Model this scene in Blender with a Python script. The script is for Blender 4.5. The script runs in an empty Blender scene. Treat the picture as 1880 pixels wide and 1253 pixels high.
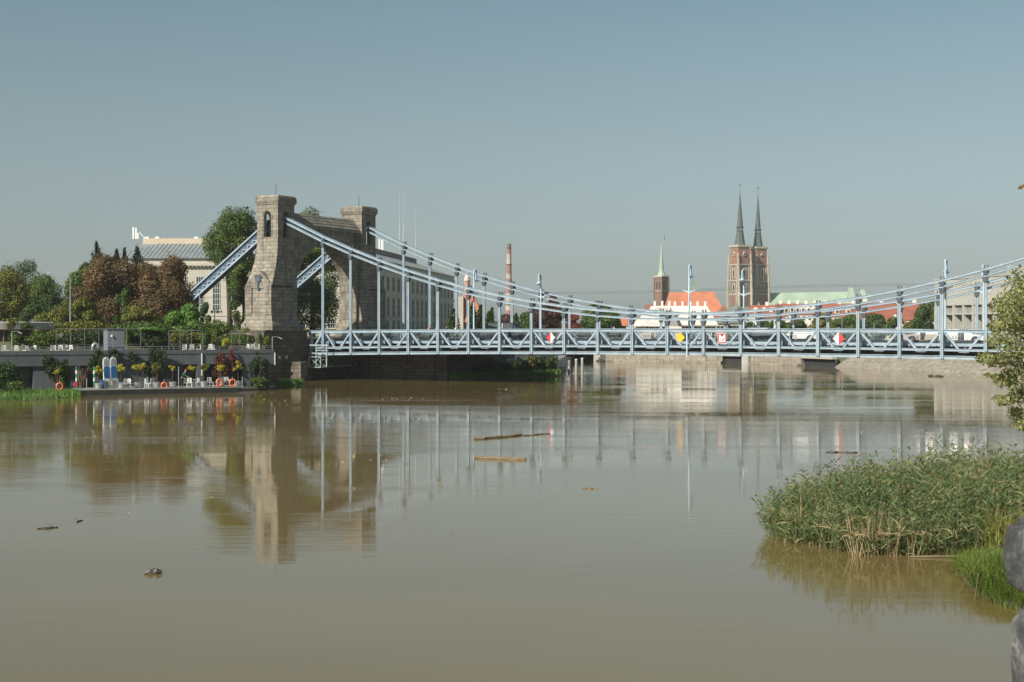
import bpy, math, random
import numpy as np
from mathutils import Vector, Matrix

scene = bpy.context.scene
COL = scene.collection
random.seed(7)
R = math.radians
# ------------------------------------------------------------------ camera
H, F, HY = 6.6, 2611.0, 601.0           # eye height above the river, focal length and horizon in photo pixels
cam_d = bpy.data.cameras.new("camera")
cam = bpy.data.objects.new("camera", cam_d); COL.objects.link(cam)
cam.location = (0, 0, H); cam.rotation_euler = (R(90), 0, 0)
cam_d.sensor_width = 36; cam_d.lens = 50.0; cam_d.shift_y = -0.01356
cam_d.clip_start = 0.1; cam_d.clip_end = 9000
cam_d.dof.use_dof = True; cam_d.dof.focus_distance = 170; cam_d.dof.aperture_fstop = 7.1
scene.camera = cam
# ------------------------------------------------------------------ light
SUN_AZ = math.atan2(-0.68, -0.73)       # direction towards the sun: left and behind the camera
SUN_EL = R(35)
w = bpy.data.worlds.new("World"); scene.world = w; w.use_nodes = True
nt = w.node_tree; nt.nodes.clear()
out = nt.nodes.new("ShaderNodeOutputWorld"); bg = nt.nodes.new("ShaderNodeBackground")
sky = nt.nodes.new("ShaderNodeTexSky"); sky.sky_type = 'NISHITA'; sky.sun_disc = False
sky.sun_elevation = SUN_EL; sky.sun_rotation = SUN_AZ; sky.air_density = 1.0; sky.dust_density = 1.3; sky.ozone_density = 1.2
hs = nt.nodes.new("ShaderNodeHueSaturation"); hs.inputs['Saturation'].default_value = 0.42
tint = nt.nodes.new("ShaderNodeMixRGB"); tint.blend_type = 'MULTIPLY'; tint.inputs[0].default_value = 1.0
tcs = nt.nodes.new("ShaderNodeTexCoord"); sps = nt.nodes.new("ShaderNodeSeparateXYZ"); nt.links.new(tcs.outputs['Generated'], sps.inputs[0])
rmp = nt.nodes.new("ShaderNodeValToRGB"); nt.links.new(sps.outputs[2], rmp.inputs[0])      # haze-dependent colour of the air by elevation
_e = rmp.color_ramp.elements; _e.new(0.08); _e.new(0.145)
for _k, (_p, _c) in enumerate([(0.0, (0.70, 0.83, 0.825)), (0.08, (0.775, 0.905, 0.93)), (0.145, (0.70, 0.86, 0.87)), (0.225, (0.59, 0.83, 0.89))]): _e[_k].position = _p; _e[_k].color = (*_c, 1)
nt.links.new(rmp.outputs[0], tint.inputs[2])
nt.links.new(sky.outputs[0], hs.inputs['Color']); nt.links.new(hs.outputs[0], tint.inputs[1])
nt.links.new(tint.outputs[0], bg.inputs[0]); nt.links.new(bg.outputs[0], out.inputs[0])
bg.inputs[1].default_value = 0.067
sun_d = bpy.data.lights.new("sun", 'SUN'); sun_d.energy = 5.0; sun_d.angle = R(0.55); sun_d.color = (1.0, 0.93, 0.82)
sun = bpy.data.objects.new("sun", sun_d); COL.objects.link(sun)
sdir = Vector((math.sin(SUN_AZ) * math.cos(SUN_EL), math.cos(SUN_AZ) * math.cos(SUN_EL), math.sin(SUN_EL)))
sun.rotation_euler = sdir.to_track_quat('Z', 'Y').to_euler(); sun.location = (-60, -40, 60)
scene.view_settings.view_transform = 'Standard'; scene.view_settings.look = 'None'
scene.view_settings.exposure = 0.34; scene.view_settings.gamma = 1.0
try:
    scene.cycles.max_bounces = 6; scene.cycles.transparent_max_bounces = 6
except Exception: pass

# ------------------------------------------------------------------ helpers
def at(px, py, Y): return Vector(((px - 940) / F * Y, Y, H - (py - HY) / F * Y))
def wx(px, Y): return (px - 940) / F * Y
def wz(py, Y): return H - (py - HY) / F * Y

class MB:
    def __init__(s): s.v = []; s.f = []
    def add(s, vs, fs):
        o = len(s.v); s.v += [tuple(p) for p in vs]; s.f += [tuple(i + o for i in f) for f in fs]; return s
    def box(s, x0, x1, y0, y1, z0, z1):
        return s.add([(x0,y0,z0),(x1,y0,z0),(x1,y1,z0),(x0,y1,z0),(x0,y0,z1),(x1,y0,z1),(x1,y1,z1),(x0,y1,z1)],
                     [(0,3,2,1),(4,5,6,7),(0,1,5,4),(1,2,6,5),(2,3,7,6),(3,0,4,7)])
    def bar(s, p, q, w, h, up=(0, 0, 1)):
        p, q = Vector(p), Vector(q); d = (q - p).normalized(); up = Vector(up)
        if abs(d.dot(up)) > 0.98: up = Vector((0, 1, 0))
        a = d.cross(up).normalized() * (w / 2); b = a.cross(d).normalized() * (h / 2)
        vs = [p-a-b, p+a-b, p+a+b, p-a+b, q-a-b, q+a-b, q+a+b, q-a+b]
        return s.add(vs, [(0,3,2,1),(4,5,6,7),(0,1,5,4),(1,2,6,5),(2,3,7,6),(3,0,4,7)])
    def tube(s, pts, r, n=8):
        pts = [Vector(p) for p in pts]; rs = r if isinstance(r, (list, tuple)) else [r] * len(pts)
        o = len(s.v); prev = None
        for i, p in enumerate(pts):
            d = (pts[min(i+1, len(pts)-1)] - pts[max(i-1, 0)]).normalized()
            if prev is None:
                a = d.cross(Vector((0, 0, 1)));
                if a.length < 0.1: a = d.cross(Vector((0, 1, 0)))
            else: a = prev - d * prev.dot(d)
            a.normalize(); prev = a; b = d.cross(a)
            for k in range(n):
                t = 2 * math.pi * k / n
                s.v.append(tuple(p + (a * math.cos(t) + b * math.sin(t)) * rs[i]))
        for i in range(len(pts) - 1):
            for k in range(n):
                k2 = (k + 1) % n
                s.f.append((o+i*n+k, o+i*n+k2, o+(i+1)*n+k2, o+(i+1)*n+k))
        s.f.append(tuple(o + k for k in range(n))[::-1]); s.f.append(tuple(o + (len(pts)-1)*n + k for k in range(n)))
        return s
    def prism(s, poly, a, b, ax='y'):
        n = len(poly)
        def m(p, c):
            if ax == 'y': return (p[0], c, p[1])
            if ax == 'x': return (c, p[0], p[1])
            return (p[0], p[1], c)
        vs = [m(p, a) for p in poly] + [m(p, b) for p in poly]
        fs = [tuple(range(n)), tuple(range(2*n-1, n-1, -1))] + [(i, i+n, (i+1) % n + n, (i+1) % n) for i in range(n)]
        return s.add(vs, fs)
    def loft(s, secs):   # secs: list of (z, x0, x1, y0, y1)
        o = len(s.v)
        for z, x0, x1, y0, y1 in secs: s.v += [(x0,y0,z),(x1,y0,z),(x1,y1,z),(x0,y1,z)]
        for i in range(len(secs) - 1):
            for k in range(4):
                k2 = (k + 1) % 4; s.f.append((o+4*i+k, o+4*i+k2, o+4*i+4+k2, o+4*i+4+k))
        s.f.append((o+3, o+2, o+1, o)); t = o + 4*(len(secs)-1); s.f.append((t, t+1, t+2, t+3)); return s
    def lathe(s, prof, n=16, c=(0, 0, 0), sx=1, sy=1):
        o = len(s.v)
        for r, z in prof:
            for k in range(n):
                t = 2 * math.pi * k / n; s.v.append((c[0] + r*sx*math.cos(t), c[1] + r*sy*math.sin(t), c[2] + z))
        for i in range(len(prof) - 1):
            for k in range(n):
                k2 = (k + 1) % n; s.f.append((o+i*n+k, o+i*n+k2, o+(i+1)*n+k2, o+(i+1)*n+k))
        s.f.append(tuple(o + k for k in range(n))[::-1]); s.f.append(tuple(o + (len(prof)-1)*n + k for k in range(n)))
        return s
    def ring(s, c, R1, r, ax='y', n=24, m=8, sx=1):
        o = len(s.v)
        for i in range(n):
            a = 2*math.pi*i/n
            for j in range(m):
                b = 2*math.pi*j/m; q = R1 + r*math.cos(b); h = r*math.sin(b)
                p = (q*math.cos(a)*sx, h, q*math.sin(a)) if ax == 'y' else (h, q*math.cos(a), q*math.sin(a)) if ax == 'x' else (q*math.cos(a), q*math.sin(a), h)
                s.v.append((c[0]+p[0], c[1]+p[1], c[2]+p[2]))
        for i in range(n):
            for j in range(m):
                i2, j2 = (i+1) % n, (j+1) % m; s.f.append((o+i*m+j, o+i2*m+j, o+i2*m+j2, o+i*m+j2))
        return s
    def build(s, name, mat, parent=None, smooth=False, M=None, bevel=0):
        vs = s.v if M is None else [tuple(M @ Vector(p)) for p in s.v]
        me = bpy.data.meshes.new(name); me.from_pydata(vs, [], s.f)
        return link(me, name, mat, parent, smooth, bevel)

def link(me, name, mat, parent=None, smooth=False, bevel=0):
    import bmesh
    bm = bmesh.new(); bm.from_mesh(me); bmesh.ops.recalc_face_normals(bm, faces=bm.faces); bm.to_mesh(me); bm.free()
    o = bpy.data.objects.new(name, me); COL.objects.link(o)
    if mat: me.materials.append(mat)
    if smooth:
        for p in me.polygons: p.use_smooth = True
    if bevel:
        b = o.modifiers.new("bevel", 'BEVEL'); b.width = bevel; b.segments = 2; b.limit_method = 'ANGLE'; b.angle_limit = R(40)
    if parent: o.parent = parent
    return o

def raw(name, V, Fq, mat, parent=None):      # fast mesh from numpy arrays: V (n,3), Fq (m,4)
    me = bpy.data.meshes.new(name); n, m, k = len(V), len(Fq), Fq.shape[1]
    me.vertices.add(n); me.vertices.foreach_set("co", np.ascontiguousarray(V, dtype=np.float32).ravel())
    me.loops.add(m * k); me.loops.foreach_set("vertex_index", Fq.astype(np.int32).ravel())
    me.polygons.add(m); me.polygons.foreach_set("loop_start", np.arange(m, dtype=np.int32) * k)
    me.polygons.foreach_set("loop_total", np.full(m, k, dtype=np.int32)); me.update(calc_edges=True)
    me.materials.append(mat)
    o = bpy.data.objects.new(name, me); COL.objects.link(o)
    if parent: o.parent = parent
    return o

def thing(name, label, cat, loc=(0, 0, 0), rz=0, group=None):
    o = bpy.data.objects.new(name, None); COL.objects.link(o); o.location = loc; o.rotation_euler = (0, 0, rz)
    o.empty_display_size = 0.3
    return tag(o, label, cat, group)
def tag(o, label=None, cat=None, group=None, kind=None):
    if label: o["label"] = label
    if cat: o["category"] = cat
    if group: o["group"] = group
    if kind: o["kind"] = kind
    return o
def setat(o, loc, rz=0): o.location = loc; o.rotation_euler = (0, 0, rz); return o
def dup(root, loc, rz, label, group=None, sc=None):
    r = root.copy(); COL.objects.link(r); r.location = loc; r.rotation_euler = (0, 0, rz); r["label"] = label
    if group: r["group"] = group
    if sc: r.scale = (sc, sc, sc)
    for ch in list(root.children):
        c = ch.copy(); COL.objects.link(c); c.parent = r
        for g in list(ch.children):
            d = g.copy(); COL.objects.link(d); d.parent = c
    return r
def dupchild(o, parent, loc, sc=None, rz=None):
    c = o.copy(); COL.objects.link(c); c.parent = parent; c.location = loc
    if sc: c.scale = sc
    if rz is not None: c.rotation_euler = (0, 0, rz)
    for g in list(o.children):
        d = g.copy(); COL.objects.link(d); d.parent = c
    return c

# ------------------------------------------------------------------ materials
def nodes(name):
    m = bpy.data.materials.new(name); m.use_nodes = True; t = m.node_tree
    return m, t, t.nodes["Principled BSDF"]
def ramp(t, fac, stops):
    r = t.nodes.new("ShaderNodeValToRGB"); t.links.new(fac, r.inputs[0]); e = r.color_ramp.elements
    while len(e) < len(stops): e.new(0.5)
    for i, (p, c) in enumerate(stops): e[i].position = p; e[i].color = (*c, 1)
    return r.outputs[0]
def noise(t, vec, scale, detail=4, rough=0.6):
    n = t.nodes.new("ShaderNodeTexNoise"); n.inputs['Scale'].default_value = scale; n.inputs['Detail'].default_value = detail
    n.inputs['Roughness'].default_value = rough; t.links.new(vec, n.inputs['Vector']); return n.outputs[0]
def coord(t, scale=(1, 1, 1), world=False):
    if world:
        g = t.nodes.new("ShaderNodeNewGeometry"); src = g.outputs['Position']
    else:
        c = t.nodes.new("ShaderNodeTexCoord"); src = c.outputs['Object']
    mp = t.nodes.new("ShaderNodeMapping"); mp.inputs['Scale'].default_value = scale; t.links.new(src, mp.inputs[0]); return mp.outputs[0]
def mix(t, a, b, fac, mode='MIX'):
    n = t.nodes.new("ShaderNodeMixRGB"); n.blend_type = mode
    for i, x in ((0, fac), (1, a), (2, b)):
        if isinstance(x, (int, float)): n.inputs[i].default_value = x
        elif isinstance(x, tuple): n.inputs[i].default_value = (*x, 1)
        else: t.links.new(x, n.inputs[i])
    return n.outputs[0]
def bump(t, h, b, strength=0.4, dist=0.05):
    n = t.nodes.new("ShaderNodeBump"); n.inputs['Strength'].default_value = strength; n.inputs['Distance'].default_value = dist
    t.links.new(h, n.inputs['Height']); t.links.new(n.outputs[0], b.inputs['Normal'])
_C = {}
def mat(name, c1, c2=None, rough=0.7, scale=1.0, metal=0.0, bmp=0.0, detail=5, stretch=(1, 1, 1), spec=0.5, streak=0.0):
    if name in _C: return _C[name]
    m, t, b = nodes(name); c2 = c2 or tuple(x * 0.8 for x in c1)
    v = coord(t, stretch); f = noise(t, v, scale, detail)
    col = ramp(t, f, [(0.35, c2), (0.62, c1)])
    if streak:
        f2 = noise(t, coord(t, (1.6, 1.6, 0.12)), 1.3, 5, 0.7)
        col = mix(t, col, tuple(x * (1 - streak) for x in c1), ramp(t, f2, [(0.5, (0, 0, 0)), (0.75, (1, 1, 1))]))
    t.links.new(col, b.inputs['Base Color'])
    b.inputs['Roughness'].default_value = rough; b.inputs['Metallic'].default_value = metal
    if 'Specular IOR Level' in b.inputs: b.inputs['Specular IOR Level'].default_value = spec
    if bmp: bump(t, noise(t, v, scale * 6, 4), b, bmp, 0.03)
    _C[name] = m; return m
def masonry(name, c1, c2, mortar, bw=0.9, bh=0.42, rough=0.9, msize=0.02, bmp=0.7, dist=0.06, stain=0.35, off=0.5):
    m, t, b = nodes(name)
    c = t.nodes.new("ShaderNodeTexCoord"); sep = t.nodes.new("ShaderNodeSeparateXYZ"); t.links.new(c.outputs['Object'], sep.inputs[0])
    ad = t.nodes.new("ShaderNodeMath"); ad.operation = 'ADD'; t.links.new(sep.outputs[0], ad.inputs[0]); t.links.new(sep.outputs[1], ad.inputs[1])
    cb = t.nodes.new("ShaderNodeCombineXYZ"); t.links.new(ad.outputs[0], cb.inputs[0]); t.links.new(sep.outputs[2], cb.inputs[1])
    br = t.nodes.new("ShaderNodeTexBrick"); t.links.new(cb.outputs[0], br.inputs['Vector'])
    br.inputs['Color1'].default_value = (*c1, 1); br.inputs['Color2'].default_value = (*c2, 1); br.inputs['Mortar'].default_value = (*mortar, 1)
    br.inputs['Scale'].default_value = 1.0; br.inputs['Mortar Size'].default_value = msize; br.inputs['Brick Width'].default_value = bw
    br.inputs['Row Height'].default_value = bh; br.offset = off; br.inputs['Bias'].default_value = 0.0; br.inputs['Mortar Smooth'].default_value = 0.3
    f = noise(t, c.outputs['Object'], 1.1, 6, 0.7)
    col = mix(t, br.outputs[0], ramp(t, f, [(0.3, (0.36, 0.345, 0.33)), (0.65, (1.1, 1.08, 1.05))]), min(1, stain * 2), 'MULTIPLY')
    f3 = noise(t, c.outputs['Object'], 9, 5, 0.7)
    col = mix(t, col, ramp(t, f3, [(0.3, (0.7, 0.7, 0.7)), (0.7, (1.15, 1.15, 1.15))]), 0.8, 'MULTIPLY')
    f2 = noise(t, coord(t, (1.2, 1.2, 0.1)), 1.5, 4, 0.6)
    col = mix(t, col, mix(t, col, (0.4, 0.38, 0.35), 1.0, 'MULTIPLY'), ramp(t, f2, [(0.56, (0, 0, 0)), (0.72, (1, 1, 1))]))
    t.links.new(col, b.inputs['Base Color']); b.inputs['Roughness'].default_value = rough
    hh = mix(t, br.outputs[1], f3, 0.35)
    inv = t.nodes.new("ShaderNodeMath"); inv.operation = 'SUBTRACT'; inv.inputs[0].default_value = 1.0; t.links.new(hh, inv.inputs[1])
    bump(t, inv.outputs[0], b, bmp, dist); return m
def leafmat(name, cols, trans=0.16, var=0.5, rough=0.55, nscale=0.25):
    m, t, b = nodes(name)
    g = t.nodes.new("ShaderNodeNewGeometry")
    n = len(cols); f = noise(t, coord(t), nscale, 3)
    mm = t.nodes.new("ShaderNodeMath"); mm.operation = 'MULTIPLY_ADD'; t.links.new(g.outputs['Random Per Island'], mm.inputs[0])
    mm.inputs[1].default_value = var; fs = t.nodes.new("ShaderNodeMath"); fs.operation = 'MULTIPLY_ADD'; t.links.new(f, fs.inputs[0])
    fs.inputs[1].default_value = 2.6 * (1 - var); fs.inputs[2].default_value = -0.8 * (1 - var)
    t.links.new(fs.outputs[0], mm.inputs[2])
    col = ramp(t, mm.outputs[0], [(i / max(1, n - 1), c) for i, c in enumerate(cols)])
    t.links.new(col, b.inputs['Base Color']); b.inputs['Roughness'].default_value = rough
    b.inputs['Specular IOR Level'].default_value = 0.3
    if trans:
        tr = t.nodes.new("ShaderNodeBsdfTranslucent"); ms = t.nodes.new("ShaderNodeMixShader"); ms.inputs[0].default_value = trans
        t.links.new(mix(t, col, (1.5, 1.6, 0.8), 1.0, 'MULTIPLY'), tr.inputs[0])
        o = t.nodes["Material Output"]; t.links.new(b.outputs[0], ms.inputs[1]); t.links.new(tr.outputs[0], ms.inputs[2]); t.links.new(ms.outputs[0], o.inputs[0])
    return m
PAINT = mat("bridge_paint", (0.325, 0.405, 0.47), (0.24, 0.315, 0.375), 0.45, 0.9, bmp=0.05, streak=0.3)
_t = PAINT.node_tree; _b = _t.nodes["Principled BSDF"]; _src = _b.inputs['Base Color'].links[0].from_socket        # rust runs and grime
_rm = ramp(_t, noise(_t, coord(_t, (1, 1, 0.35)), 1.7, 6, 0.75), [(0.62, (0, 0, 0)), (0.74, (0.8, 0.8, 0.8))])
_t.links.new(mix(_t, _src, (0.17, 0.115, 0.075), _rm), _b.inputs['Base Color'])
PAINT_D = mat("bridge_paint_dark", (0.055, 0.075, 0.095), (0.035, 0.05, 0.065), 0.5, 2.0)
PAINT_L = mat("lamp_paint", (0.42, 0.53, 0.62), (0.35, 0.46, 0.55), 0.4, 2.0)
ASPH = mat("asphalt", (0.07, 0.07, 0.068), (0.045, 0.045, 0.045), 0.9, 2.0)
DARKM = mat("dark_steel", (0.05, 0.055, 0.06), (0.03, 0.035, 0.04), 0.6, 3.0)
GALV = mat("galvanised_steel", (0.55, 0.57, 0.58), (0.42, 0.44, 0.45), 0.35, 6.0, metal=0.6)
STEELP = mat("pale_painted_steel", (0.32, 0.38, 0.38), (0.25, 0.30, 0.30), 0.5, 3.0)
WHITE = mat("white_paint", (0.78, 0.78, 0.76), (0.66, 0.66, 0.64), 0.5, 3.0)
GLASS = mat("window_glass", (0.04, 0.05, 0.055), (0.025, 0.03, 0.035), 0.22, 2.0)
STONE = masonry("tower_granite", (0.36, 0.325, 0.265), (0.255, 0.228, 0.185), (0.13, 0.115, 0.095), 1.05, 0.47, msize=0.025)
STONE_D = masonry("abutment_stone", (0.20, 0.175, 0.14), (0.12, 0.105, 0.085), (0.07, 0.06, 0.05), 1.1, 0.5, msize=0.03, bmp=1.0, dist=0.1)
BARK = mat("bark", (0.10, 0.075, 0.05), (0.05, 0.04, 0.03), 0.95, 3.0, bmp=0.8, stretch=(1, 1, 0.3))
CONC = mat("concrete", (0.42, 0.40, 0.36), (0.31, 0.30, 0.27), 0.85, 0.35, bmp=0.15, streak=0.35)
CONC_G = mat("grey_render", (0.095, 0.105, 0.112), (0.07, 0.077, 0.083), 0.85, 0.5, bmp=0.1, streak=0.35)
ORANGE = mat("lifebuoy_orange", (0.75, 0.16, 0.045), (0.6, 0.12, 0.04), 0.45, 4)
RED = mat("red_paint", (0.62, 0.04, 0.05), (0.5, 0.03, 0.04), 0.45, 4)
YEL = mat("yellow_paint", (0.85, 0.46, 0.01), (0.75, 0.38, 0.01), 0.45, 4)
L_GREEN = leafmat("leaf_green", [(0.018, 0.04, 0.009), (0.065, 0.11, 0.018), (0.15, 0.185, 0.032)])
L_DARK = leafmat("leaf_dark_green", [(0.022, 0.045, 0.013), (0.05, 0.09, 0.022), (0.09, 0.13, 0.03)])
L_YG = leafmat("leaf_yellow_green", [(0.05, 0.07, 0.012), (0.13, 0.14, 0.02), (0.24, 0.19, 0.03)])
L_BROWN = leafmat("leaf_chestnut_brown", [(0.045, 0.065, 0.014), (0.10, 0.068, 0.026), (0.145, 0.085, 0.036), (0.25, 0.16, 0.075)], trans=0.15)
L_COPPER = leafmat("leaf_copper", [(0.035, 0.018, 0.014), (0.08, 0.035, 0.025), (0.12, 0.055, 0.035)], trans=0.15)
L_BRIGHT = leafmat("leaf_bright_green", [(0.05, 0.12, 0.015), (0.10, 0.2, 0.03), (0.15, 0.27, 0.045)])
L_NEEDLE = leafmat("leaf_spruce", [(0.018, 0.032, 0.024), (0.035, 0.055, 0.04), (0.075, 0.07, 0.045)], trans=0.05)
L_YELLOW = leafmat("leaf_yellow", [(0.20, 0.18, 0.015), (0.40, 0.35, 0.03), (0.55, 0.49, 0.10)], trans=0.3)
L_IVY = leafmat("leaf_ivy", [(0.012, 0.025, 0.010), (0.03, 0.055, 0.018), (0.07, 0.10, 0.025)], trans=0.1)
L_IVYR = leafmat("leaf_ivy_red", [(0.03, 0.03, 0.012), (0.12, 0.02, 0.02), (0.2, 0.12, 0.02)], trans=0.15)
L_REED = leafmat("reed_leaf", [(0.055, 0.08, 0.035), (0.095, 0.15, 0.055), (0.15, 0.20, 0.075), (0.36, 0.29, 0.14)], trans=0.2, var=0.8)
L_DRY = leafmat("reed_dry", [(0.22, 0.16, 0.09), (0.36, 0.27, 0.15), (0.50, 0.40, 0.24)], trans=0.15, var=0.9)
L_PLUME = leafmat("reed_plume", [(0.14, 0.105, 0.06), (0.25, 0.19, 0.11), (0.38, 0.30, 0.18)], trans=0.2, var=0.9)
L_GRASS = leafmat("grass_blade", [(0.04, 0.075, 0.012), (0.10, 0.165, 0.024), (0.18, 0.24, 0.04), (0.34, 0.31, 0.11)], trans=0.3, var=0.7)
L_OLIVE = leafmat("leaf_olive", [(0.07, 0.085, 0.025), (0.16, 0.18, 0.06), (0.29, 0.30, 0.13), (0.44, 0.39, 0.2)], trans=0.35, var=0.8)

# ------------------------------------------------------------------ foliage
def leaves(P, N, size, rng, droop=0.0, asp=0.55):
    n = len(P)
    T = rng.normal(size=(n, 3)); T[:, 2] -= droop; T -= (T * N).sum(1)[:, None] * N * 0.7
    T /= np.linalg.norm(T, axis=1)[:, None] + 1e-9
    B = np.cross(N, T); B /= np.linalg.norm(B, axis=1)[:, None] + 1e-9
    s = size * rng.uniform(0.6, 1.35, size=(n, 1))
    a = P - T * s * 0.5; c = P + T * s * 0.5; b = P - B * s * asp * 0.5 + T * s * 0.05; d = P + B * s * asp * 0.5 + T * s * 0.05
    V = np.stack([a, b, c, d], 1).reshape(-1, 3)
    return V, np.arange(4 * n).reshape(n, 4)
def cloud(blobs, n, rng, fill=0.45):
    """points spread over lumpy clumps; returns positions and outward normals"""
    b = np.array(blobs, dtype=float)                   # x y z rx ry rz
    wgt = b[:, 3] * b[:, 5] + b[:, 3] * b[:, 4]; wgt /= wgt.sum()
    k = rng.choice(len(b), size=n, p=wgt)
    d = rng.normal(size=(n, 3)); d /= np.linalg.norm(d, axis=1)[:, None]
    rad = np.where(rng.random(n) < fill, rng.random(n) ** 0.4, 1.0 + rng.normal(size=n) * 0.09)
    P = b[k, :3] + d * b[k, 3:] * rad[:, None]
    Nn = d + rng.normal(size=(n, 3)) * 0.5 + np.array([0, 0, 0.25]); Nn /= np.linalg.norm(Nn, axis=1)[:, None]
    return P, Nn
def crown_blobs(h0, h1, rx, ry, nb, rng, shape=1.0):
    bl = []
    cz, rz = (h0 + h1) / 2, (h1 - h0) / 2
    for i in range(nb):
        d = rng.normal(size=3); d /= np.linalg.norm(d); q = rng.uniform(0.4, 0.95)
        zz = d[2] * q
        wid = 1.0 if zz < 0 else (1 - 0.35 * zz * shape)
        s = rng.uniform(0.26, 0.42)
        bl.append((d[0]*q*rx*wid, d[1]*q*ry*wid, cz + zz*rz, rx*s, ry*s, min(rz, rx)*s*0.85))
    B_ = np.array(bl); 
    for ax, r_ in ((0, rx), (1, ry)):
        e = max((B_[:, ax] + B_[:, 3+ax]).max(), (-(B_[:, ax] - B_[:, 3+ax])).max()); hi = (B_[:, ax] + B_[:, 3+ax]).max(); lo = (B_[:, ax] - B_[:, 3+ax]).min()
        B_[:, ax] = (B_[:, ax] - (hi+lo)/2) * (2*r_/(hi-lo)); B_[:, 3+ax] *= 2*r_/(hi-lo)
    hi = (B_[:, 2] + B_[:, 5]).max(); lo = (B_[:, 2] - B_[:, 5]).min(); k = (h1-h0)/(hi-lo); B_[:, 2] = h0 + (B_[:, 2]-lo)*k; B_[:, 5] *= k
    return [tuple(b) for b in B_]
def trunk_mb(h, r, blobs, rng, n_l=7):
    m = MB(); j = [(0, 0, 0)]
    lean = rng.normal(size=2) * 0.02 * h
    pts = [(lean[0]*t*t, lean[1]*t*t, h*t) for t in (0, 0.3, 0.6, 1.0)]
    m.tube(pts, [r*1.25, r, r*0.85, r*0.45], 8)
    for q in rng.choice(len(blobs), size=min(n_l, len(blobs)), replace=False):
        b = blobs[q]; t = rng.uniform(0.45, 0.95); p0 = Vector((lean[0]*t*t, lean[1]*t*t, h*t)); p1 = Vector(b[:3])
        mid = (p0 + p1) / 2 + Vector((0, 0, -0.1 * (p1 - p0).length))
        m.tube([p0, mid, p1], [r*0.4, r*0.25, r*0.08], 6)
    return m
def tree(label, x, y, z, h, rx, leaf, n=5000, size=0.4, nb=22, ry=None, h0=0.25, seed=1, name="tree", cat="tree", group=None, shape=1.0, trunk=True, fill=0.45):
    rng = np.random.default_rng(seed); ry = ry or rx
    root = thing(name, label, cat, (x, y, z), 0, group)
    bl = crown_blobs(h * h0, h, rx, ry, nb, rng, shape)
    top = max(b[2] + b[5] for b in bl); k = h / top
    bl = [(b[0], b[1], b[2]*k, b[3], b[4], b[5]*k) for b in bl]
    P, N = cloud(bl, n, rng, fill)
    # loose outer twigs
    q = rng.random(n) < 0.10; P[q] += N[q] * rng.random((q.sum(), 1)) * 0.2 * rx
    V, Fq = leaves(P, N, size, rng)
    raw("crown", V, Fq, leaf, root)
    if trunk: trunk_mb(h * 0.62, max(0.12, h * 0.018), bl, rng).build("trunk", BARK, root, smooth=True)
    return root
def ptree(label, px, top, wpx, D, leaf, zb=5.2, **kw):
    hh = wz(top, D) - zb
    return tree(label, wx(px, D), D, zb, hh, wpx / F * D / 2, leaf, **kw)
def spruce(label, px, top, wpx, D, zb=5.2, n=2600, seed=1, leaf=None, group=None, size=0.4, layers=13, frac=1.0, name="spruce"):
    rng = np.random.default_rng(seed); hh = wz(top, D) - zb; r = wpx / F * D / 2
    root = thing(name, label, "tree", (wx(px, D), D, zb), 0, group)
    P = []; N = []
    m = MB().tube([(0, 0, 0), (0, 0, hh * 0.97)], [hh * 0.018 + 0.05, 0.02], 6)
    nb = 0
    for L in range(layers):
        t = (L + 0.3) / layers; zz = hh * (0.12 + 0.88 * t); rr = r * (1 - t) ** 0.7 + 0.06
        nbr = max(4, int(9 * (1 - t) + 4))
        for k in range(nbr):
            a = 2 * math.pi * (k + rng.random()) / nbr; L2 = rr * rng.uniform(0.7, 1.15)
            cnt = max(8, int(n / layers / nbr * (1.5 - t)))
            s = rng.random(cnt) ** 0.6; side = rng.normal(size=cnt) * 0.16 * L2 * (1 - s * 0.6)
            px_ = np.cos(a) * s * L2 - np.sin(a) * side; py_ = np.sin(a) * s * L2 + np.cos(a) * side
            pz_ = zz - 0.42 * L2 * s + 0.2 * L2 * s * s + rng.normal(size=cnt) * hh / layers * 0.35
            P.append(np.stack([px_, py_, pz_], 1)); nn = np.zeros((cnt, 3)); nn[:, 2] = 1; nn += rng.normal(size=(cnt, 3)) * 0.5
            N.append(nn / np.linalg.norm(nn, axis=1)[:, None])
    P = np.concatenate(P); N = np.concatenate(N)
    V, Fq = leaves(P, N, size, rng, 0.3, 0.5); raw("crown", V, Fq, leaf or L_NEEDLE, root); m.build("trunk", BARK, root); return root
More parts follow.
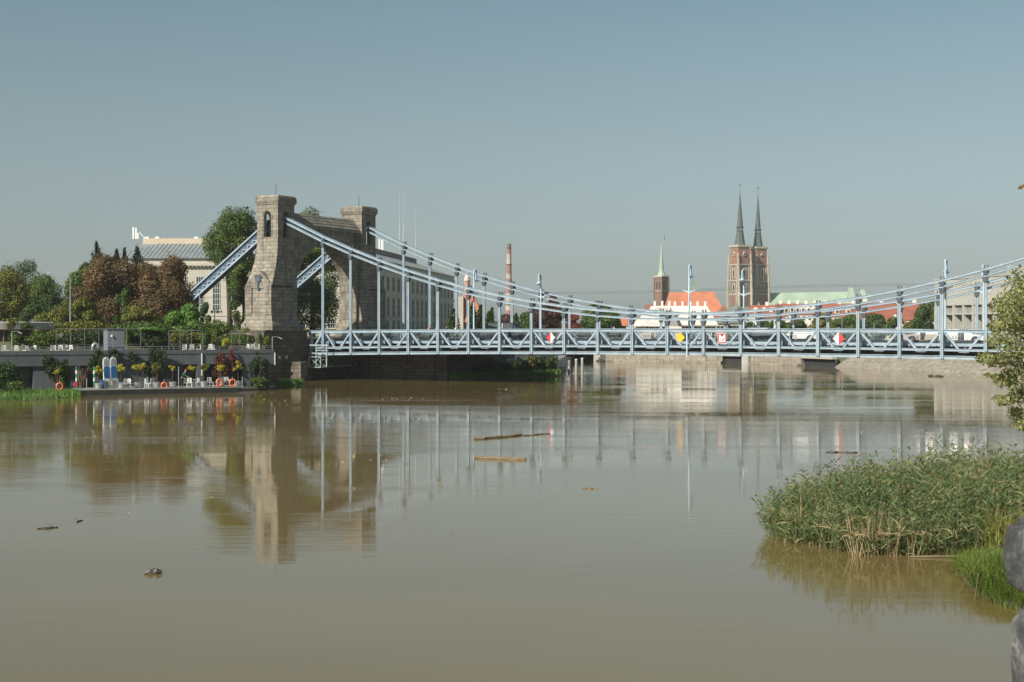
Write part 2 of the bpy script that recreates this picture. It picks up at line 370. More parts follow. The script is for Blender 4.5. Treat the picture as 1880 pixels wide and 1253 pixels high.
def bush(label, px, py, wpx, hpx, D, leaf, n=1200, size=0.25, seed=3, name="shrub", cat="shrub", nb=8, depth=None, group=None, fill=0.4, sr=(0.3, 0.5), qr=(0.2, 0.7)):
    """leafy mass whose middle is at pixel (px, py); its base is at the bottom of the mass"""
    rng = np.random.default_rng(seed); c = at(px, py, D); rx, rz = wpx/F*D/2, hpx/F*D/2; ry = depth or rx * 0.6
    root = thing(name, label, cat, (c.x, c.y, c.z - rz), 0, group)
    bl = []
    for i in range(nb):
        d = rng.normal(size=3); d /= np.linalg.norm(d); q = rng.uniform(*qr); s = rng.uniform(*sr)
        bl.append((d[0]*q*rx, d[1]*q*ry, rz + d[2]*q*rz, rx*s, ry*s, rz*s))
    B_ = np.array(bl)
    for ax, (a_, b_) in enumerate(((-rx, rx), (-ry, ry), (0.0, 2*rz))):
        hi = (B_[:, ax] + B_[:, 3+ax]).max(); lo = (B_[:, ax] - B_[:, 3+ax]).min(); k = (b_-a_)/(hi-lo); B_[:, ax] = a_ + (B_[:, ax]-lo)*k; B_[:, 3+ax] *= k
    bl = [tuple(b) for b in B_]
    P, N = cloud(bl, n, rng, fill); P[:, 2] = np.maximum(P[:, 2], 0.02)
    V, Fq = leaves(P, N, size, rng); raw("foliage", V, Fq, leaf, root)
    m = MB()
    for b in bl[:5]: m.tube([(b[0]*0.4, b[1]*0.4, 0), (b[0], b[1], b[2])], [0.05, 0.02], 5)
    m.build("stem", BARK, root); return root

# ------------------------------------------------------------------ bridge frame
X0, Y0 = -23.4914, 178.108
UX, UY = 0.87969, -0.475545
TH = math.atan2(UY, UX); P_ = 4.2
def B(u, v, z): return Vector((X0 + u*UX - v*UY, Y0 + u*UY + v*UX, z))
def upx(px, v=0.0):            # u of the point of plane v that shows at photo column px
    t = (px - 940) / F
    return (t * (Y0 + v*UX) - X0 + v*UY) / (UX - t*UY)
WV = 18.6
def zc(u): i = u / P_; return 7.73 + 0.0749 * (i - 11.45) ** 2
def zt(u): i = u / P_; return 6.42 - 0.0018 * (i - 11.45) ** 2
def zb(u): i = u / P_; return 3.55 - 0.0036 * (i - 11.45) ** 2

# ------------------------------------------------------------------ ground and water
def sheet(name, poly, ztop, zbot, m, **kw):
    o = MB().prism(poly, zbot, ztop, 'z').build(name, m); tag(o, kind='structure', **kw); return o
def water_mat():
    m, t, b = nodes("river_water")
    b.inputs['Base Color'].default_value = (0.18, 0.145, 0.085, 1); b.inputs['Roughness'].default_value = 0.02
    b.inputs['IOR'].default_value = 1.52; b.inputs['Specular IOR Level'].default_value = 0.5
    P = coord(t, (1, 1, 1), True)
    f0 = noise(t, coord(t, (1, 1.6, 1), True), 0.035, 3, 0.55)
    col = ramp(t, f0, [(0.3, (0.150, 0.108, 0.040)), (0.7, (0.190, 0.140, 0.054))]); t.links.new(col, b.inputs['Base Color'])
    patch = ramp(t, noise(t, coord(t, (0.6, 1.8, 1), True), 0.045, 4, 0.6), [(0.42, (0.07,)*3), (0.68, (0.8,)*3)])
    a = noise(t, coord(t, (0.3, 1.5, 1), True), 1.3, 3, 0.5)
    c = noise(t, coord(t, (0.3, 1.4, 1), True), 5.5, 3, 0.6)
    d = noise(t, coord(t, (0.5, 1.0, 1), True), 0.22, 2, 0.5)
    h = mix(t, mix(t, a, c, 0.25), d, 0.25)
    hm = t.nodes.new("ShaderNodeBump"); t.links.new(h, hm.inputs['Height']); hm.inputs['Distance'].default_value = 0.045
    sy = t.nodes.new("ShaderNodeSeparateXYZ"); gg = t.nodes.new("ShaderNodeNewGeometry"); t.links.new(gg.outputs['Position'], sy.inputs[0])
    mr = t.nodes.new("ShaderNodeMapRange"); t.links.new(sy.outputs[1], mr.inputs[0]); mr.inputs[1].default_value = 45; mr.inputs[2].default_value = 85; mr.inputs[3].default_value = 0.45; mr.inputs[4].default_value = 1.1   # the current runs rougher out in the stream
    stk = ramp(t, noise(t, coord(t, (0.05, 0.9, 1), True), 0.55, 4, 0.65), [(0.42, (0.45,)*3), (0.62, (1.35,)*3)]); patch = mix(t, patch, stk, 1.0, 'MULTIPLY')
    mu = t.nodes.new("ShaderNodeMath"); mu.operation = 'MULTIPLY'; t.links.new(patch, mu.inputs[0]); t.links.new(mr.outputs[0], mu.inputs[1]); t.links.new(mu.outputs[0], hm.inputs['Strength']); t.links.new(hm.outputs[0], b.inputs['Normal'])
    return m
WATER = water_mat()
GRND = mat("ground_soil", (0.13, 0.14, 0.07), (0.09, 0.09, 0.05), 0.95, 0.5)
PAVE = mat("paving", (0.30, 0.29, 0.27), (0.22, 0.21, 0.2), 0.9, 0.5)
o = MB().add([(-500, -60, 0), (500, -60, 0), (500, 700, 0), (-500, 700, 0)], [(0, 1, 2, 3)]).build("river_water", WATER); tag(o, kind='structure')
# left bank: street level behind the restaurant, up to the far end of the bend
lb = [(-400, 156), (-52, 153), (wx(425, 162), 162)] + [tuple(B(-8, -9, 0))[:2], tuple(B(-2.6, -9, 0))[:2], tuple(B(-2.6, 22, 0))[:2], tuple(B(6, 24, 0))[:2], (wx(845, 212), 212), (wx(1036, 240), 240), (wx(1036, 285), 285), (wx(990, 600), 600), (-400, 600)]
sheet("left_bank_ground", lb, 5.0, -2, GRND)
tag(MB().prism([(wx(812, 184), 184), (wx(830, 186), 186), (wx(1028, 203), 203), (wx(1040, 238), 238), (wx(900, 232), 232), (-12, 200)], -2, 1.9, 'z').build("promenade", PAVE), kind='structure')
# far bank
fb = [(wx(1036, 286), 286), (wx(1330, 264.5), 264.5), (wx(1386, 258.5), 258.5), (wx(1476, 245.5), 245.5), (wx(1536, 236.5), 236.5), (wx(1540, 240), 240), (wx(1724, 216), 216), (wx(1915, 196), 196), (160, 150), (900, 120), (2500, 2600), (-2500, 2600), (-400, 590), (wx(960, 560), 560)]
sheet("far_bank_ground", fb, 1.2, -2, GRND)
sheet("near_bank_ground", [(-400, 4.6), (3.2, 4.6), (3.6, -60), (-400, -60)], 4.9, -2, PAVE)
o = MB().add([(-2500, 2590, 4.0), (2500, 2590, 4.0), (3200, 3400, 4.0), (-3200, 3400, 4.0)], [(0, 1, 2, 3)]).build("distant_ground", GRND); tag(o, kind='structure')
# right bank slope under reeds and tree
E_ = [(3.2, 4.6), (7.4, 17), (9.9, 26.5), (11.6, 31), (11.5, 34), (11.2, 37.5), (12.2, 40.5), (17, 46), (24, 58), (60, 80), (160, 120)]
vs = []; fs = []
for i, (x, y) in enumerate(E_):
    vs += [(x, y, -0.5), (x + 0.8, y - 0.3, 0.12), (x + 5, y - 2, 2.2), (x + 14, y - 6, 4.8), (x + 160, y - 60, 5.0)]
for i in range(len(E_) - 1):
    for k in range(4): a = i*5 + k; fs.append((a, a+1, a+6, a+5))
tag(MB().add(vs, fs).build("right_bank_ground", GRND), kind='structure')

# ------------------------------------------------------------------ the suspension bridge
BR = thing("suspension_bridge", "pale blue suspension bridge with stone portal towers across the brown river", "bridge", (X0, Y0, 0), TH)
def arched(w, z0, z1, aw, zs):
    """outline of a wall w wide with an arched opening aw wide from its foot, springing at zs"""
    r = aw / 2; p = [(-w/2, z0), (-r, z0), (-r, zs)]
    p += [(-r*math.cos(math.pi*k/12), zs + r*math.sin(math.pi*k/12)) for k in range(1, 12)]
    return p + [(r, zs), (r, z0), (w/2, z0), (w/2, z1), (-w/2, z1)]
def tower(u0, v0, s, root):
    def V(a, b): return (v0 + a, v0 + b) if s < 0 else (v0 - b, v0 - a)       # a = outer (negative), b = inner
    secs = [(z, u0 - h, u0 + h, *V(-o_, i_)) for z, h, o_, i_ in
            [(4.2, 2.5, 3.9, 1.95), (6.9, 2.5, 3.9, 1.95), (7.35, 2.2, 3.65, 1.85), (8.2, 2.05, 3.5, 1.8), (11.9, 2.05, 3.42, 1.8),
             (12.5, 2.0, 3.15, 1.8), (13.1, 1.93, 2.85, 1.8), (14, 1.84, 2.45, 1.78), (15, 1.76, 2.12, 1.75), (16, 1.70, 1.90, 1.72), (17, 1.66, 1.76, 1.7), (18.02, 1.65, 1.7, 1.7)]]
    m = MB().loft(secs)
    a, b = V(-3.56, 0.5)
    m.prism([(u0-2.05, 11.5), (u0+2.05, 11.5), (u0+2.05, 11.95), (u0+0.25, 13.65), (u0-0.25, 13.65), (u0-2.05, 11.95)], a, b, 'y')
    for e in (-1, 1):
        a, b = V(-3.62, 0); m.box(*sorted((u0 + e*2.08, u0 + e*1.0)), a, b, 8.15, 11.52)
    a, b = V(-4.05, 2.05); m.box(u0-2.62, u0+2.62, a, b, 4.2, 5.9)
    tb = m.build("tower_shaft", STONE, root, bevel=0.05)
    m = MB()
    for e in (-1, 1):
        poly = [(u0 + p, z) for p, z in arched(3.3, 18.0, 22.2, 1.15, 20.7)]
        m.prism(poly, *sorted((v0 + e*1.7, v0 + e*1.15)), 'y')
        poly = [(v0 + p, z) for p, z in arched(2.3, 18.0, 22.2, 1.15, 20.75)]
        m.prism(poly, *sorted((u0 + e*1.647, u0 + e*1.1)), 'x')
        m.tube([(u0 - 0.72, v0 + e*1.72, 18.0), (u0 - 0.72, v0 + e*1.72, 20.7)] + [(u0 - 0.72*math.cos(math.pi*k/10), v0 + e*1.72, 20.7 + 0.72*math.sin(math.pi*k/10)) for k in range(1, 10)] + [(u0 + 0.72, v0 + e*1.72, 20.7), (u0 + 0.72, v0 + e*1.72, 18.0)], 0.07, 6)
    m.build("belfry", STONE, root)
    m = MB().loft([(22.15, u0-1.70, u0+1.70, v0-1.75, v0+1.75), (22.42, u0-1.80, u0+1.80, v0-1.85, v0+1.85), (22.44, u0-1.88, u0+1.88, v0-1.92, v0+1.92),
                   (23.0, u0-1.88, u0+1.88, v0-1.92, v0+1.92), (23.3, u0-1.72, u0+1.72, v0-1.76, v0+1.76), (23.36, u0-1.2, u0+1.2, v0-1.2, v0+1.2)])
    m.build("cornice", STONE, root, bevel=0.04)
    MB().tube([(u0, v0, 23.3), (u0, v0, 25.0)], [0.05, 0.025], 6).build("lightning_rod", DARKM, root)
    m = MB()
    for k in range(5): m.box(u0-0.75, u0+0.75, v0-0.45, v0+0.45, 18.1 + k*0.5, 18.3 + k*0.5)
    m.box(u0-0.6, u0+0.6, v0-0.3, v0+0.3, 18.05, 20.4); m.bar((u0-0.9, v0, 18.3), (u0+0.9, v0, 20.2), 0.8, 0.12)
    m.build("cable_saddle", PAINT, root)
    if s < 0:      # blue ornament on the river face
        m = MB(); y = v0 - 3.62
        m.lathe([(0.05, 0.0), (0.22, 0.1), (0.25, 0.6), (0.4, 1.3), (0.3, 1.75), (0.14, 1.9), (0.2, 2.1), (0.02, 2.25)], 10, (u0, y, 10.9), 1, 0.5); ON = m
        for e in (-1, 1):
            m.bar((u0 + e*0.2, y, 12.3), (u0 + e*0.75, y - 0.05, 13.0), 0.16, 0.3); m.bar((u0 + e*0.25, y, 12.0), (u0 + e*0.7, y - 0.05, 12.4), 0.12, 0.25)
            m.bar((u0 + e*0.2, y, 12.6), (u0 + e*0.45, y - 0.05, 13.3), 0.14, 0.22)
        m.box(u0-0.3, u0+0.3, y-0.12, y+0.1, 10.55, 10.9)
        m.v = [(u0+(x-u0)*0.68, y+(q-y)*0.8, 11.35+(z-10.6)*0.68) for x, q, z in m.v]; m.build("ornament", mat("verdigris_blue", (0.09, 0.135, 0.16), (0.04, 0.065, 0.08), 0.6, 4), root)
def portal(u0):
    root = bpy.data.objects.new("stone_portal", None); COL.objects.link(root); root.parent = BR
    tower(u0, 0, -1, root); tower(u0, WV, 1, root)
    r, vm, zs = 6.95, WV/2, 10.6
    poly = [(1.2, 4.2), (vm - r, 4.2), (vm - r, zs)] + [(vm - r*math.cos(math.pi*k/28), zs + r*math.sin(math.pi*k/28)) for k in range(1, 28)] + \
           [(vm + r, zs), (vm + r, 4.2), (WV - 1.2, 4.2), (WV - 1.2, 19.6), (1.2, 19.6)]
    m = MB().prism(poly, u0 - 1.25, u0 + 1.2, 'x')
    w_ = m.build("arch_wall", masonry("arch_granite", (0.36, 0.325, 0.265), (0.23, 0.21, 0.17), (0.12, 0.105, 0.09), 0.62, 0.95, msize=0.03, off=0.3), root, bevel=0.03)
    m = MB(); m_b = MB()
    for k in range(31):          # voussoirs
        a0, a1 = math.pi*(k+0.04)/31, math.pi*(k+0.96)/31
        ps = [(vm - q*math.cos(a), zs + q*math.sin(a)) for q, a in ((r+0.02, a0), (r+0.95, a0), (r+0.95, a1), (r+0.02, a1))]
        m.prism(ps, u0 + 1.15, u0 + 1.26, 'x'); m_b.prism(ps, u0 - 1.31, u0 - 1.2, 'x')
    m.build("voussoir_ring", STONE, w_); m_b.build("voussoir_ring", STONE, w_)
    m = MB(); m.box(u0-1.5, u0+1.45, 1.0, WV-1.0, 19.45, 19.85)
    pr = []
    for k in range(4): w_ = 1.44 - 0.35*k; z_ = 19.85 + 0.40*k; pr += [(w_, z_), (w_, z_+0.07), (w_-0.31, z_+0.40)]
    m.prism([(u0-p_, z_) for p_, z_ in pr][::-1] + [(u0+p_, z_) for p_, z_ in pr], 1.1, WV-1.1, 'y')
    m.build("coping", STONE, root, bevel=0.05)
portal(-7.6); portal(11.45*2*P_ + 7.6)
UL, UR = -2.15, 11.45*2*P_ + 2.15
CEN = 11.45 * P_
def side_cables(v):
    m = MB(); m2 = MB()
    us = [-7.6] + [i * P_ for i in range(0, 24)] + [11.45*2*P_ + 7.6]
    us = sorted(set(us))
    for a, b in zip(us[:-1], us[1:]):
        for dz, hh in ((0.31, 0.24), (-0.33, 0.18)):
            m.bar((a, v, zc(a) + dz), (b + 0.02, v, zc(b) + dz), 0.62, hh)
            m.bar((a, v, zc(a) + dz + hh/2 + 0.015), (b, v, zc(b) + dz + hh/2 + 0.015), 0.74, 0.035)
    c = m.build("main_cable", PAINT, BR)
    # backstays
    for s, u0 in ((-1, -7.6), (1, 11.45*2*P_ + 7.6)):
        m = MB(); a = Vector((u0 + s*0.5, v, 19.8)); b = Vector((u0 + s*21.8, v, 5.1)); d = (b - a).normalized(); n = Vector((-d.z, 0, d.x)) * (1 if d.x < 0 else -1)
        n = n if n.z > 0 else -n
        m.bar(a + n*0.55, b + n*0.55, 0.95, 0.2); m.bar(a - n*0.6, b - n*0.6, 0.95, 0.24)
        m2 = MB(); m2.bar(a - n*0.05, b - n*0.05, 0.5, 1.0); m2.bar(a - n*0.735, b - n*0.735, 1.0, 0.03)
        L = (b - a).length; k = 0
        while k < L - 1.0:
            p = a + d*k
            for e in (-0.44, 0.44):
                o = Vector((0, e, 0)); m.bar(p + o - n*0.5, p + o + d*0.5 - n*0.05, 0.05, 0.12); m.bar(p + o + d*0.5 - n*0.05, p + o + d*1.0 - n*0.5, 0.05, 0.12)
            k += 1.0
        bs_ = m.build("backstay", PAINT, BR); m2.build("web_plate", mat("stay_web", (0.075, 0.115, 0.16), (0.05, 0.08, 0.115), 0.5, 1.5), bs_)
side_cables(0.0); side_cables(WV)
proto = {}
for v in (0.0, WV):
    for i in range(0, 23):
        u = i * P_; m = MB(); top = zc(u) - 0.4; bot = zb(u) + 0.05
        for e in (-0.105, 0.105): m.box(u + e - 0.05, u + e + 0.05, v - 0.40, v - 0.2, bot, top)
        m.box(u - 0.06, u + 0.06, v - 0.33, v - 0.27, bot, top)
        h = m.build("hanger", PAINT, BR)
        m = MB(); zt_ = zc(u)
        m.box(u-0.2, u+0.2, v-0.42, v+0.4, zt_-0.24, zt_+0.19); m.box(u-0.28, u+0.28, v-0.4, v+0.38, zt_+0.0, zt_+0.17)
        m.prism([(u-0.3, zt_-0.45), (u+0.3, zt_-0.45), (u+0.16, zt_-0.95), (u-0.16, zt_-0.95)], v-0.5, v-0.05, 'y')
        for e in (-1, 1): m.box(u+e*0.16-0.05, u+e*0.16+0.05, v-0.1, v+0.1, zt_+0.45, zt_+0.72)
        m.build("cable_clamp", PAINT_D, h)
def polyline_bar(m, f, u0, u1, v, w_, h_, dz, n=24):
    for k in range(n):
        a = u0 + (u1 - u0)*k/n; b = u0 + (u1 - u0)*(k+1)/n
        m.bar((a, v, f(a) + dz), (b + 0.003, v, f(b) + dz), w_, h_)
for side, v in (("near", 0.0), ("far", WV)):
    s = 1 if side == "near" else -1
    G = bpy.data.objects.new("truss_girder", None); COL.objects.link(G); G.parent = BR
    m = MB(); polyline_bar(m, zt, UL, UR, v, 0.55, 0.30, -0.17); polyline_bar(m, zt, UL, UR, v, 0.75, 0.05, 0.0, 22); m.build("top_chord", PAINT, G)
    m = MB(); polyline_bar(m, zb, UL, UR, v, 0.5, 0.3, 0.16); polyline_bar(m, zb, UL, UR, v, 0.7, 0.05, 0.33, 22)
    polyline_bar(m, zb, UL, UR, v + s*1.0, 0.3, 0.3, 0.16); m.build("bottom_chord", PAINT, G)
    m = MB(); polyline_bar(m, zb, UL, UR, v, 0.35, 0.22, 0.92); polyline_bar(m, zb, UL, UR, v, 0.5, 0.04, 1.05, 22); m.build("middle_chord", PAINT, G)
    nd = 0
    for i in range(-1, 23):
        a, b = i * P_, (i + 1) * P_
        if i == -1: a = UL
        mid = (a + b) / 2 if i > -1 else UL + 0.15
        nodes_ = [(b - 0.25, mid + 0.45)] + ([(a + 0.25, mid - 0.45)] if i > -1 else [])
        m = MB()
        for up_, lo in nodes_:
            m.bar((up_, v - s*0.05, zt(up_) - 0.3), (lo, v - s*0.05, zb(lo) + 0.95), 0.2, 0.24, (0, 1, 0))
            q = 0.55; pu, pz = up_ + (lo-up_)*q, zt(up_) - 0.3 + (zb(lo) + 0.95 - zt(up_) + 0.3)*q
            m.bar((pu, v + s*0.25, pz + 0.2), (pu + (lo-up_)*0.2, v + s*0.25, pz - 0.28), 0.1, 0.2, (0, 1, 0))
        m.build("diagonal_bracing", PAINT, G)
        if i > -1:
            m = MB()
            m.prism([(mid-0.75, zb(mid)+0.98), (mid+0.75, zb(mid)+0.98), (mid+0.45, zb(mid)+0.68), (mid-0.45, zb(mid)+0.68)], v-0.06, v+0.06, 'y')
            for k in range(6): m.box(mid-0.5+k*0.2-0.03, mid-0.5+k*0.2+0.03, v-s*0.1-0.03, v-s*0.1+0.03, zb(mid)+0.74, zb(mid)+0.8)
            m.build("gusset_plate", PAINT, G)
        m = MB(); m.box(b-0.07, b+0.07, v + s*0.88, v + s*1.06, zb(b)+0.3, zt(b)-0.3); m.box(b-0.13, b+0.13, v-0.05, v+0.3*s, zb(b)-0.05, zt(b)-0.25) if s > 0 else m.box(b-0.13, b+0.13, v-0.3, v+0.05, zb(b)-0.05, zt(b)-0.25)
        m.build("post", PAINT, G)
    m = MB(); m.box(UL-0.01, UL+0.28, v-0.2, v+0.2, zb(UL), zt(UL)-0.3); m.build("end_post", PAINT, G)
# deck
def deck_z(u): return 5.02 - 0.0016 * ((u/P_ - 11.45) ** 2) * 0.8
m = MB()
for k in range(24):
    a, b = UL-0.4 + (UR-UL+0.8)*k/24, UL-0.4 + (UR-UL+0.8)*(k+1)/24
    za, zb_ = deck_z(a), deck_z(b)
    for v0, v1, d1, d0 in ((1.3, 3.4, 0.12, -0.35), (3.4, WV-3.4, 0.0, -0.35), (WV-3.4, WV-1.3, 0.12, -0.35)):
        vs = [(a,v0,za+d0),(b,v0,zb_+d0),(b,v1,zb_+d0),(a,v1,za+d0),(a,v0,za+d1),(b,v0,zb_+d1),(b,v1,zb_+d1),(a,v1,za+d1)]
        m.add(vs, [(0,3,2,1),(4,5,6,7),(0,1,5,4),(2,3,7,6)])
dk = m.build("deck", ASPH, BR)
m = MB(); polyline_bar(m, deck_z, UL, UR, 1.24, 0.1, 0.42, -0.1); polyline_bar(m, deck_z, UL, UR, WV-1.24, 0.1, 0.42, -0.1); m.build("edge_beam", PAINT, dk)
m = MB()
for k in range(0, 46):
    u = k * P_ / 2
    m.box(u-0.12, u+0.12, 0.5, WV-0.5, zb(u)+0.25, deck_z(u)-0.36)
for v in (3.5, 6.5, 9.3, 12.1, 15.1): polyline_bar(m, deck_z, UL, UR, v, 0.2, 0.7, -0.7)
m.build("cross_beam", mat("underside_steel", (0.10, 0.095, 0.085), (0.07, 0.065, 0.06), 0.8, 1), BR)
for v in (1.42, WV-1.42):
    m = MB(); n = 0
    polyline_bar(m, deck_z, UL, UR, v, 0.07, 0.06, 1.12); polyline_bar(m, deck_z, UL, UR, v, 0.05, 0.05, 0.25); polyline_bar(m, deck_z, UL, UR, v, 0.04, 0.04, 0.95)
    u = UL
    while u < UR:
        z = deck_z(u); ph = (u / P_) % 1.0
        if 0.12 < ph < 0.34:                     # latticed panel
            m.bar((u, v, z+0.25), (u+0.3, v, z+0.95), 0.03, 0.03); m.bar((u+0.3, v, z+0.25), (u, v, z+0.95), 0.03, 0.03); m.ring((u+0.15, v, z+0.6), 0.13, 0.015, 'y', 8, 4); u += 0.3
        else: m.box(u-0.011, u+0.011, v-0.011, v+0.011, z+0.2, z+1.1); u += 0.17
    m.build("railing", mat("railing_paint", (0.20, 0.25, 0.28), (0.14, 0.18, 0.2), 0.5, 2), BR)
# abutment with its ledges
m = MB()
m.box(-40, -2.2, -9.3, 26, -1.5, 4.9); m.box(-40, -2.05, -9.45, 26.1, 4.9, 5.15)
m.box(-3.1, -2.2, -9.3, -0.6, 5.15, 6.12); m.box(-12, -3.1, -9.3, -8.5, 5.15, 6.12)
m.box(-2.25, 0.3, -5.3, -3.9, -1.5, 2.35)
ab = m.build("abutment", STONE_D, BR, bevel=0.04)
MB().box(-2.25, upx(820, 8.0), 8.0, 26, -1.5, 3.3).build("pier_wall", masonry("pier_stone", (0.17, 0.145, 0.115), (0.11, 0.095, 0.08), (0.06, 0.05, 0.04), 1.2, 0.45, msize=0.03, bmp=1.0), ab)
m = MB().box(-3.2, -1.95, -9.4, -0.4, 6.05, 6.25); m.box(-12, -3.2, -9.4, -8.4, 6.05, 6.25); m.build("parapet_coping", STONE_D, ab)
m = MB(); m.box(UR-5+5.2, UR+40, -9, 26, -1.5, 5.0); m.build("abutment", STONE_D, BR)
# overhead tram wires
m = MB()
for v, z in ((6.5, 11.0), (7.4, 10.9), (11.0, 11.0), (11.9, 10.9)):
    pts = [(-60 + k*10, v, z + 0.25*math.cos(k)) for k in range(18)]
    m.tube(pts, 0.007, 4)
tag(m.build("overhead_wires", DARKM, None, M=Matrix.Translation((X0, Y0, 0)) @ Matrix.Rotation(TH, 4, 'Z')), "thin dark overhead tram wires running above the bridge roadway", "wires")

# travelling maintenance gantry hung under the deck
g = thing("maintenance_gantry", "pale steel inspection gantry slung beneath the left end of the bridge", "gantry", B(-0.9, -1.6, 0), TH)
m = MB()
def frame2(m, x0, x1, y, z0, z1, t=0.07):
    m.bar((x0,y,z0),(x1,y,z0),t,t); m.bar((x0,y,z1),(x1,y,z1),t,t); m.bar((x0,y,z0),(x0,y,z1),t,t); m.bar((x1,y,z0),(x1,y,z1),t,t)
for y in (0, 1.2): frame2(m, -0.3, 1.5, y, 1.6, 2.9, 0.1); m.bar((-0.3,y,1.6),(1.5,y,2.9),0.06,0.06); m.bar((-0.3,y,2.9),(1.5,y,1.6),0.06,0.06)
for x, z in ((-0.3,1.6),(1.5,1.6),(-0.3,2.9),(1.5,2.9)): m.bar((x,0,z),(x,1.2,z),0.08,0.08)
m.build("work_cage", STEELP, g)
m = MB()
m.bar((-0.5,0.3,3.35),(2.3,0.3,3.35),0.14,0.14); m.bar((0.5,0.3,3.7),(2.4,0.3,3.7),0.12,0.12); m.bar((0.6,0.3,1.6),(0.6,0.3,4.6),0.12,0.12); m.bar((2.2,0.3,1.7),(2.2,0.3,4.6),0.12,0.12)
m.bar((-0.4,0.3,4.35),(2.5,0.3,4.35),0.14,0.18); m.build("hanger_frame", STEELP, g)
m = MB()
for y in (1.3, 20.5):
    pass
for x in (0.0, 1.4):
    m.bar((x,1.2,1.6),(x,21,1.6),0.08,0.08); m.bar((x,1.2,2.9),(x,21,2.9),0.08,0.08)
    for k in range(14): y = 1.2 + k*1.4; m.bar((x,y,1.6),(x,y,2.9),0.05,0.05); m.bar((x,y,2.9),(x,y+1.4,1.6),0.05,0.05)
m.box(0.0, 1.4, 1.2, 21, 1.62, 1.66); m.build("lattice_walkway", mat("weathered_steel", (0.22, 0.24, 0.24), (0.14, 0.15, 0.15), 0.7, 2), g)

# lamps on the bridge
def bridge_lamp():
    r = thing("street_lamp", "x", "lamp"); 
    m = MB().lathe([(0.16, 0), (0.16, 0.7), (0.11, 0.9), (0.1, 4.5), (0.085, 7.2)], 10)
    m.build("pole", PAINT_L, r, smooth=True)
    pts = [(0, 0, 7.2)] + [(0, 0.3 - 0.3*math.cos(math.pi*k/8), 8.0 + 0.42*math.sin(math.pi*k/8)) for k in range(0, 9)] + [(0, 0.6, 7.6)]
    m = MB().tube(pts, [0.085]*3 + [0.1]*(len(pts)-3), 8)
    m.prism([(0.02, 6.6), (0.12, 7.2), (0.3, 8.3), (0.1, 8.2)], -0.03, 0.03, 'x'); m.build("curved_arm", PAINT_L, r, smooth=False)
    m = MB().lathe([(0.05, 0.42), (0.12, 0.36), (0.16, 0.2), (0.36, 0.08), (0.38, 0.02), (0.3, 0)], 14, (0, 0.62, 7.15)); hd = m.build("lamp_head", PAINT_L, r, smooth=True)
    MB().lathe([(0.28, 0.0), (0.2, -0.12), (0.05, -0.18)], 14, (0, 0.62, 7.15)).build("lens", WHITE, hd, smooth=True)
    m = MB()
    for e in (-1, 1): m.bar((0, 0, 5.35), (e*0.75, 0, 5.72), 0.06, 0.09); m.bar((0, 0, 5.55), (e*0.4, 0, 5.6), 0.05, 0.05)
    m.build("wire_bracket", PAINT_L, r); return r
L0 = bridge_lamp()
lamps = [(870, 1.15, 0, "hooked blue bridge lamp in front of the orange steep church roof"), (993, WV-1.15, 1, "hooked bridge lamp between the chimney and the copper beech"),
         (1265, 1.15, 0, "tall bridge lamp in front of the red church roof above the white building"), (1365.5, WV-1.15, 1, "bridge lamp standing against the twin-spired cathedral's nearer tower"),
         (1735.5, 1.15, 0, "tall bridge lamp before the left edge of the concrete building"), (1806, WV-1.15, 1, "bridge lamp with pale head above the concrete building's windows")]
for k, (px, v, far, lab) in enumerate(lamps):
    u = upx(px, v); z = 5.0; p = B(u, v, z)
    if k == 0: setat(L0, p, TH); L0["label"] = lab; L0["group"] = "hooked lamps along the bridge"
    else: dup(L0, p, TH + (math.pi if far else 0), lab, "hooked lamps along the bridge")

# navigation signs on the near truss
def text_obj(txt, size, mat_, name, parent, loc, rot, sx=1.0):
    c = bpy.data.curves.new(name, 'FONT'); c.body = txt; c.size = size; c.align_x = 'CENTER'; c.align_y = 'CENTER'; c.extrude = 0.004; c.offset = 0.008*size/0.3
    o = bpy.data.objects.new(name, c); COL.objects.link(o); o.location = loc; o.rotation_euler = rot; o.scale = (sx, 1, 1); c.materials.append(mat_); bpy.context.view_layer.update()
    me = bpy.data.meshes.new_from_object(o.evaluated_get(bpy.context.evaluated_depsgraph_get())); bpy.data.objects.remove(o); o = bpy.data.objects.new(name, me); COL.objects.link(o)
    o.location = loc; o.rotation_euler = rot; o.scale = (sx, 1, 1); o.parent = parent; return o
def diamond(px, py, r, kind, lab):
    v = -0.62; u = upx(px, v); p = B(u, v, 0); z = wz(py, p.y)
    t = thing("navigation_sign", lab, "sign", (p.x, p.y, z), TH, None)
    if kind == 'y':
        MB().prism([(-r,0),(0,-r*1.12),(r,0),(0,r*1.12)], -0.03, 0.03, 'y').build("sign_panel", YEL, t)
    else:
        cols = (RED, WHITE) if kind == 'rw' else (WHITE, RED)
        MB().prism([(-r,0),(0,-r*1.12),(0,r*1.12)], -0.03, 0.03, 'y').build("sign_panel", cols[0], t)
        MB().prism([(0,-r*1.12),(r,0),(0,r*1.12)], -0.03, 0.03, 'y').build("sign_panel", cols[1], t)
    MB().box(-0.04, 0.04, 0.03, 0.35, -r*0.9, r*0.9).build("bracket", DARKM, t)
diamond(1011, 620, 0.56, 'rw', "diamond navigation sign with red left half and white right half")
diamond(1540, 622, 0.62, 'wr', "diamond navigation sign with white left half and red right half")
diamond(1249, 620, 0.52, 'y', "plain yellow diamond navigation sign on the bridge truss")
v = -0.6; u = upx(1325.5, v); p = B(u, v, 0)
t = thing("clearance_sign", "square red-bordered white clearance sign with a top triangle and number", "sign", (p.x, p.y, wz(621.5, p.y)), TH)
MB().box(-0.47, 0.47, -0.02, 0.02, -0.53, 0.53).build("sign_panel", WHITE, t)
m = MB()
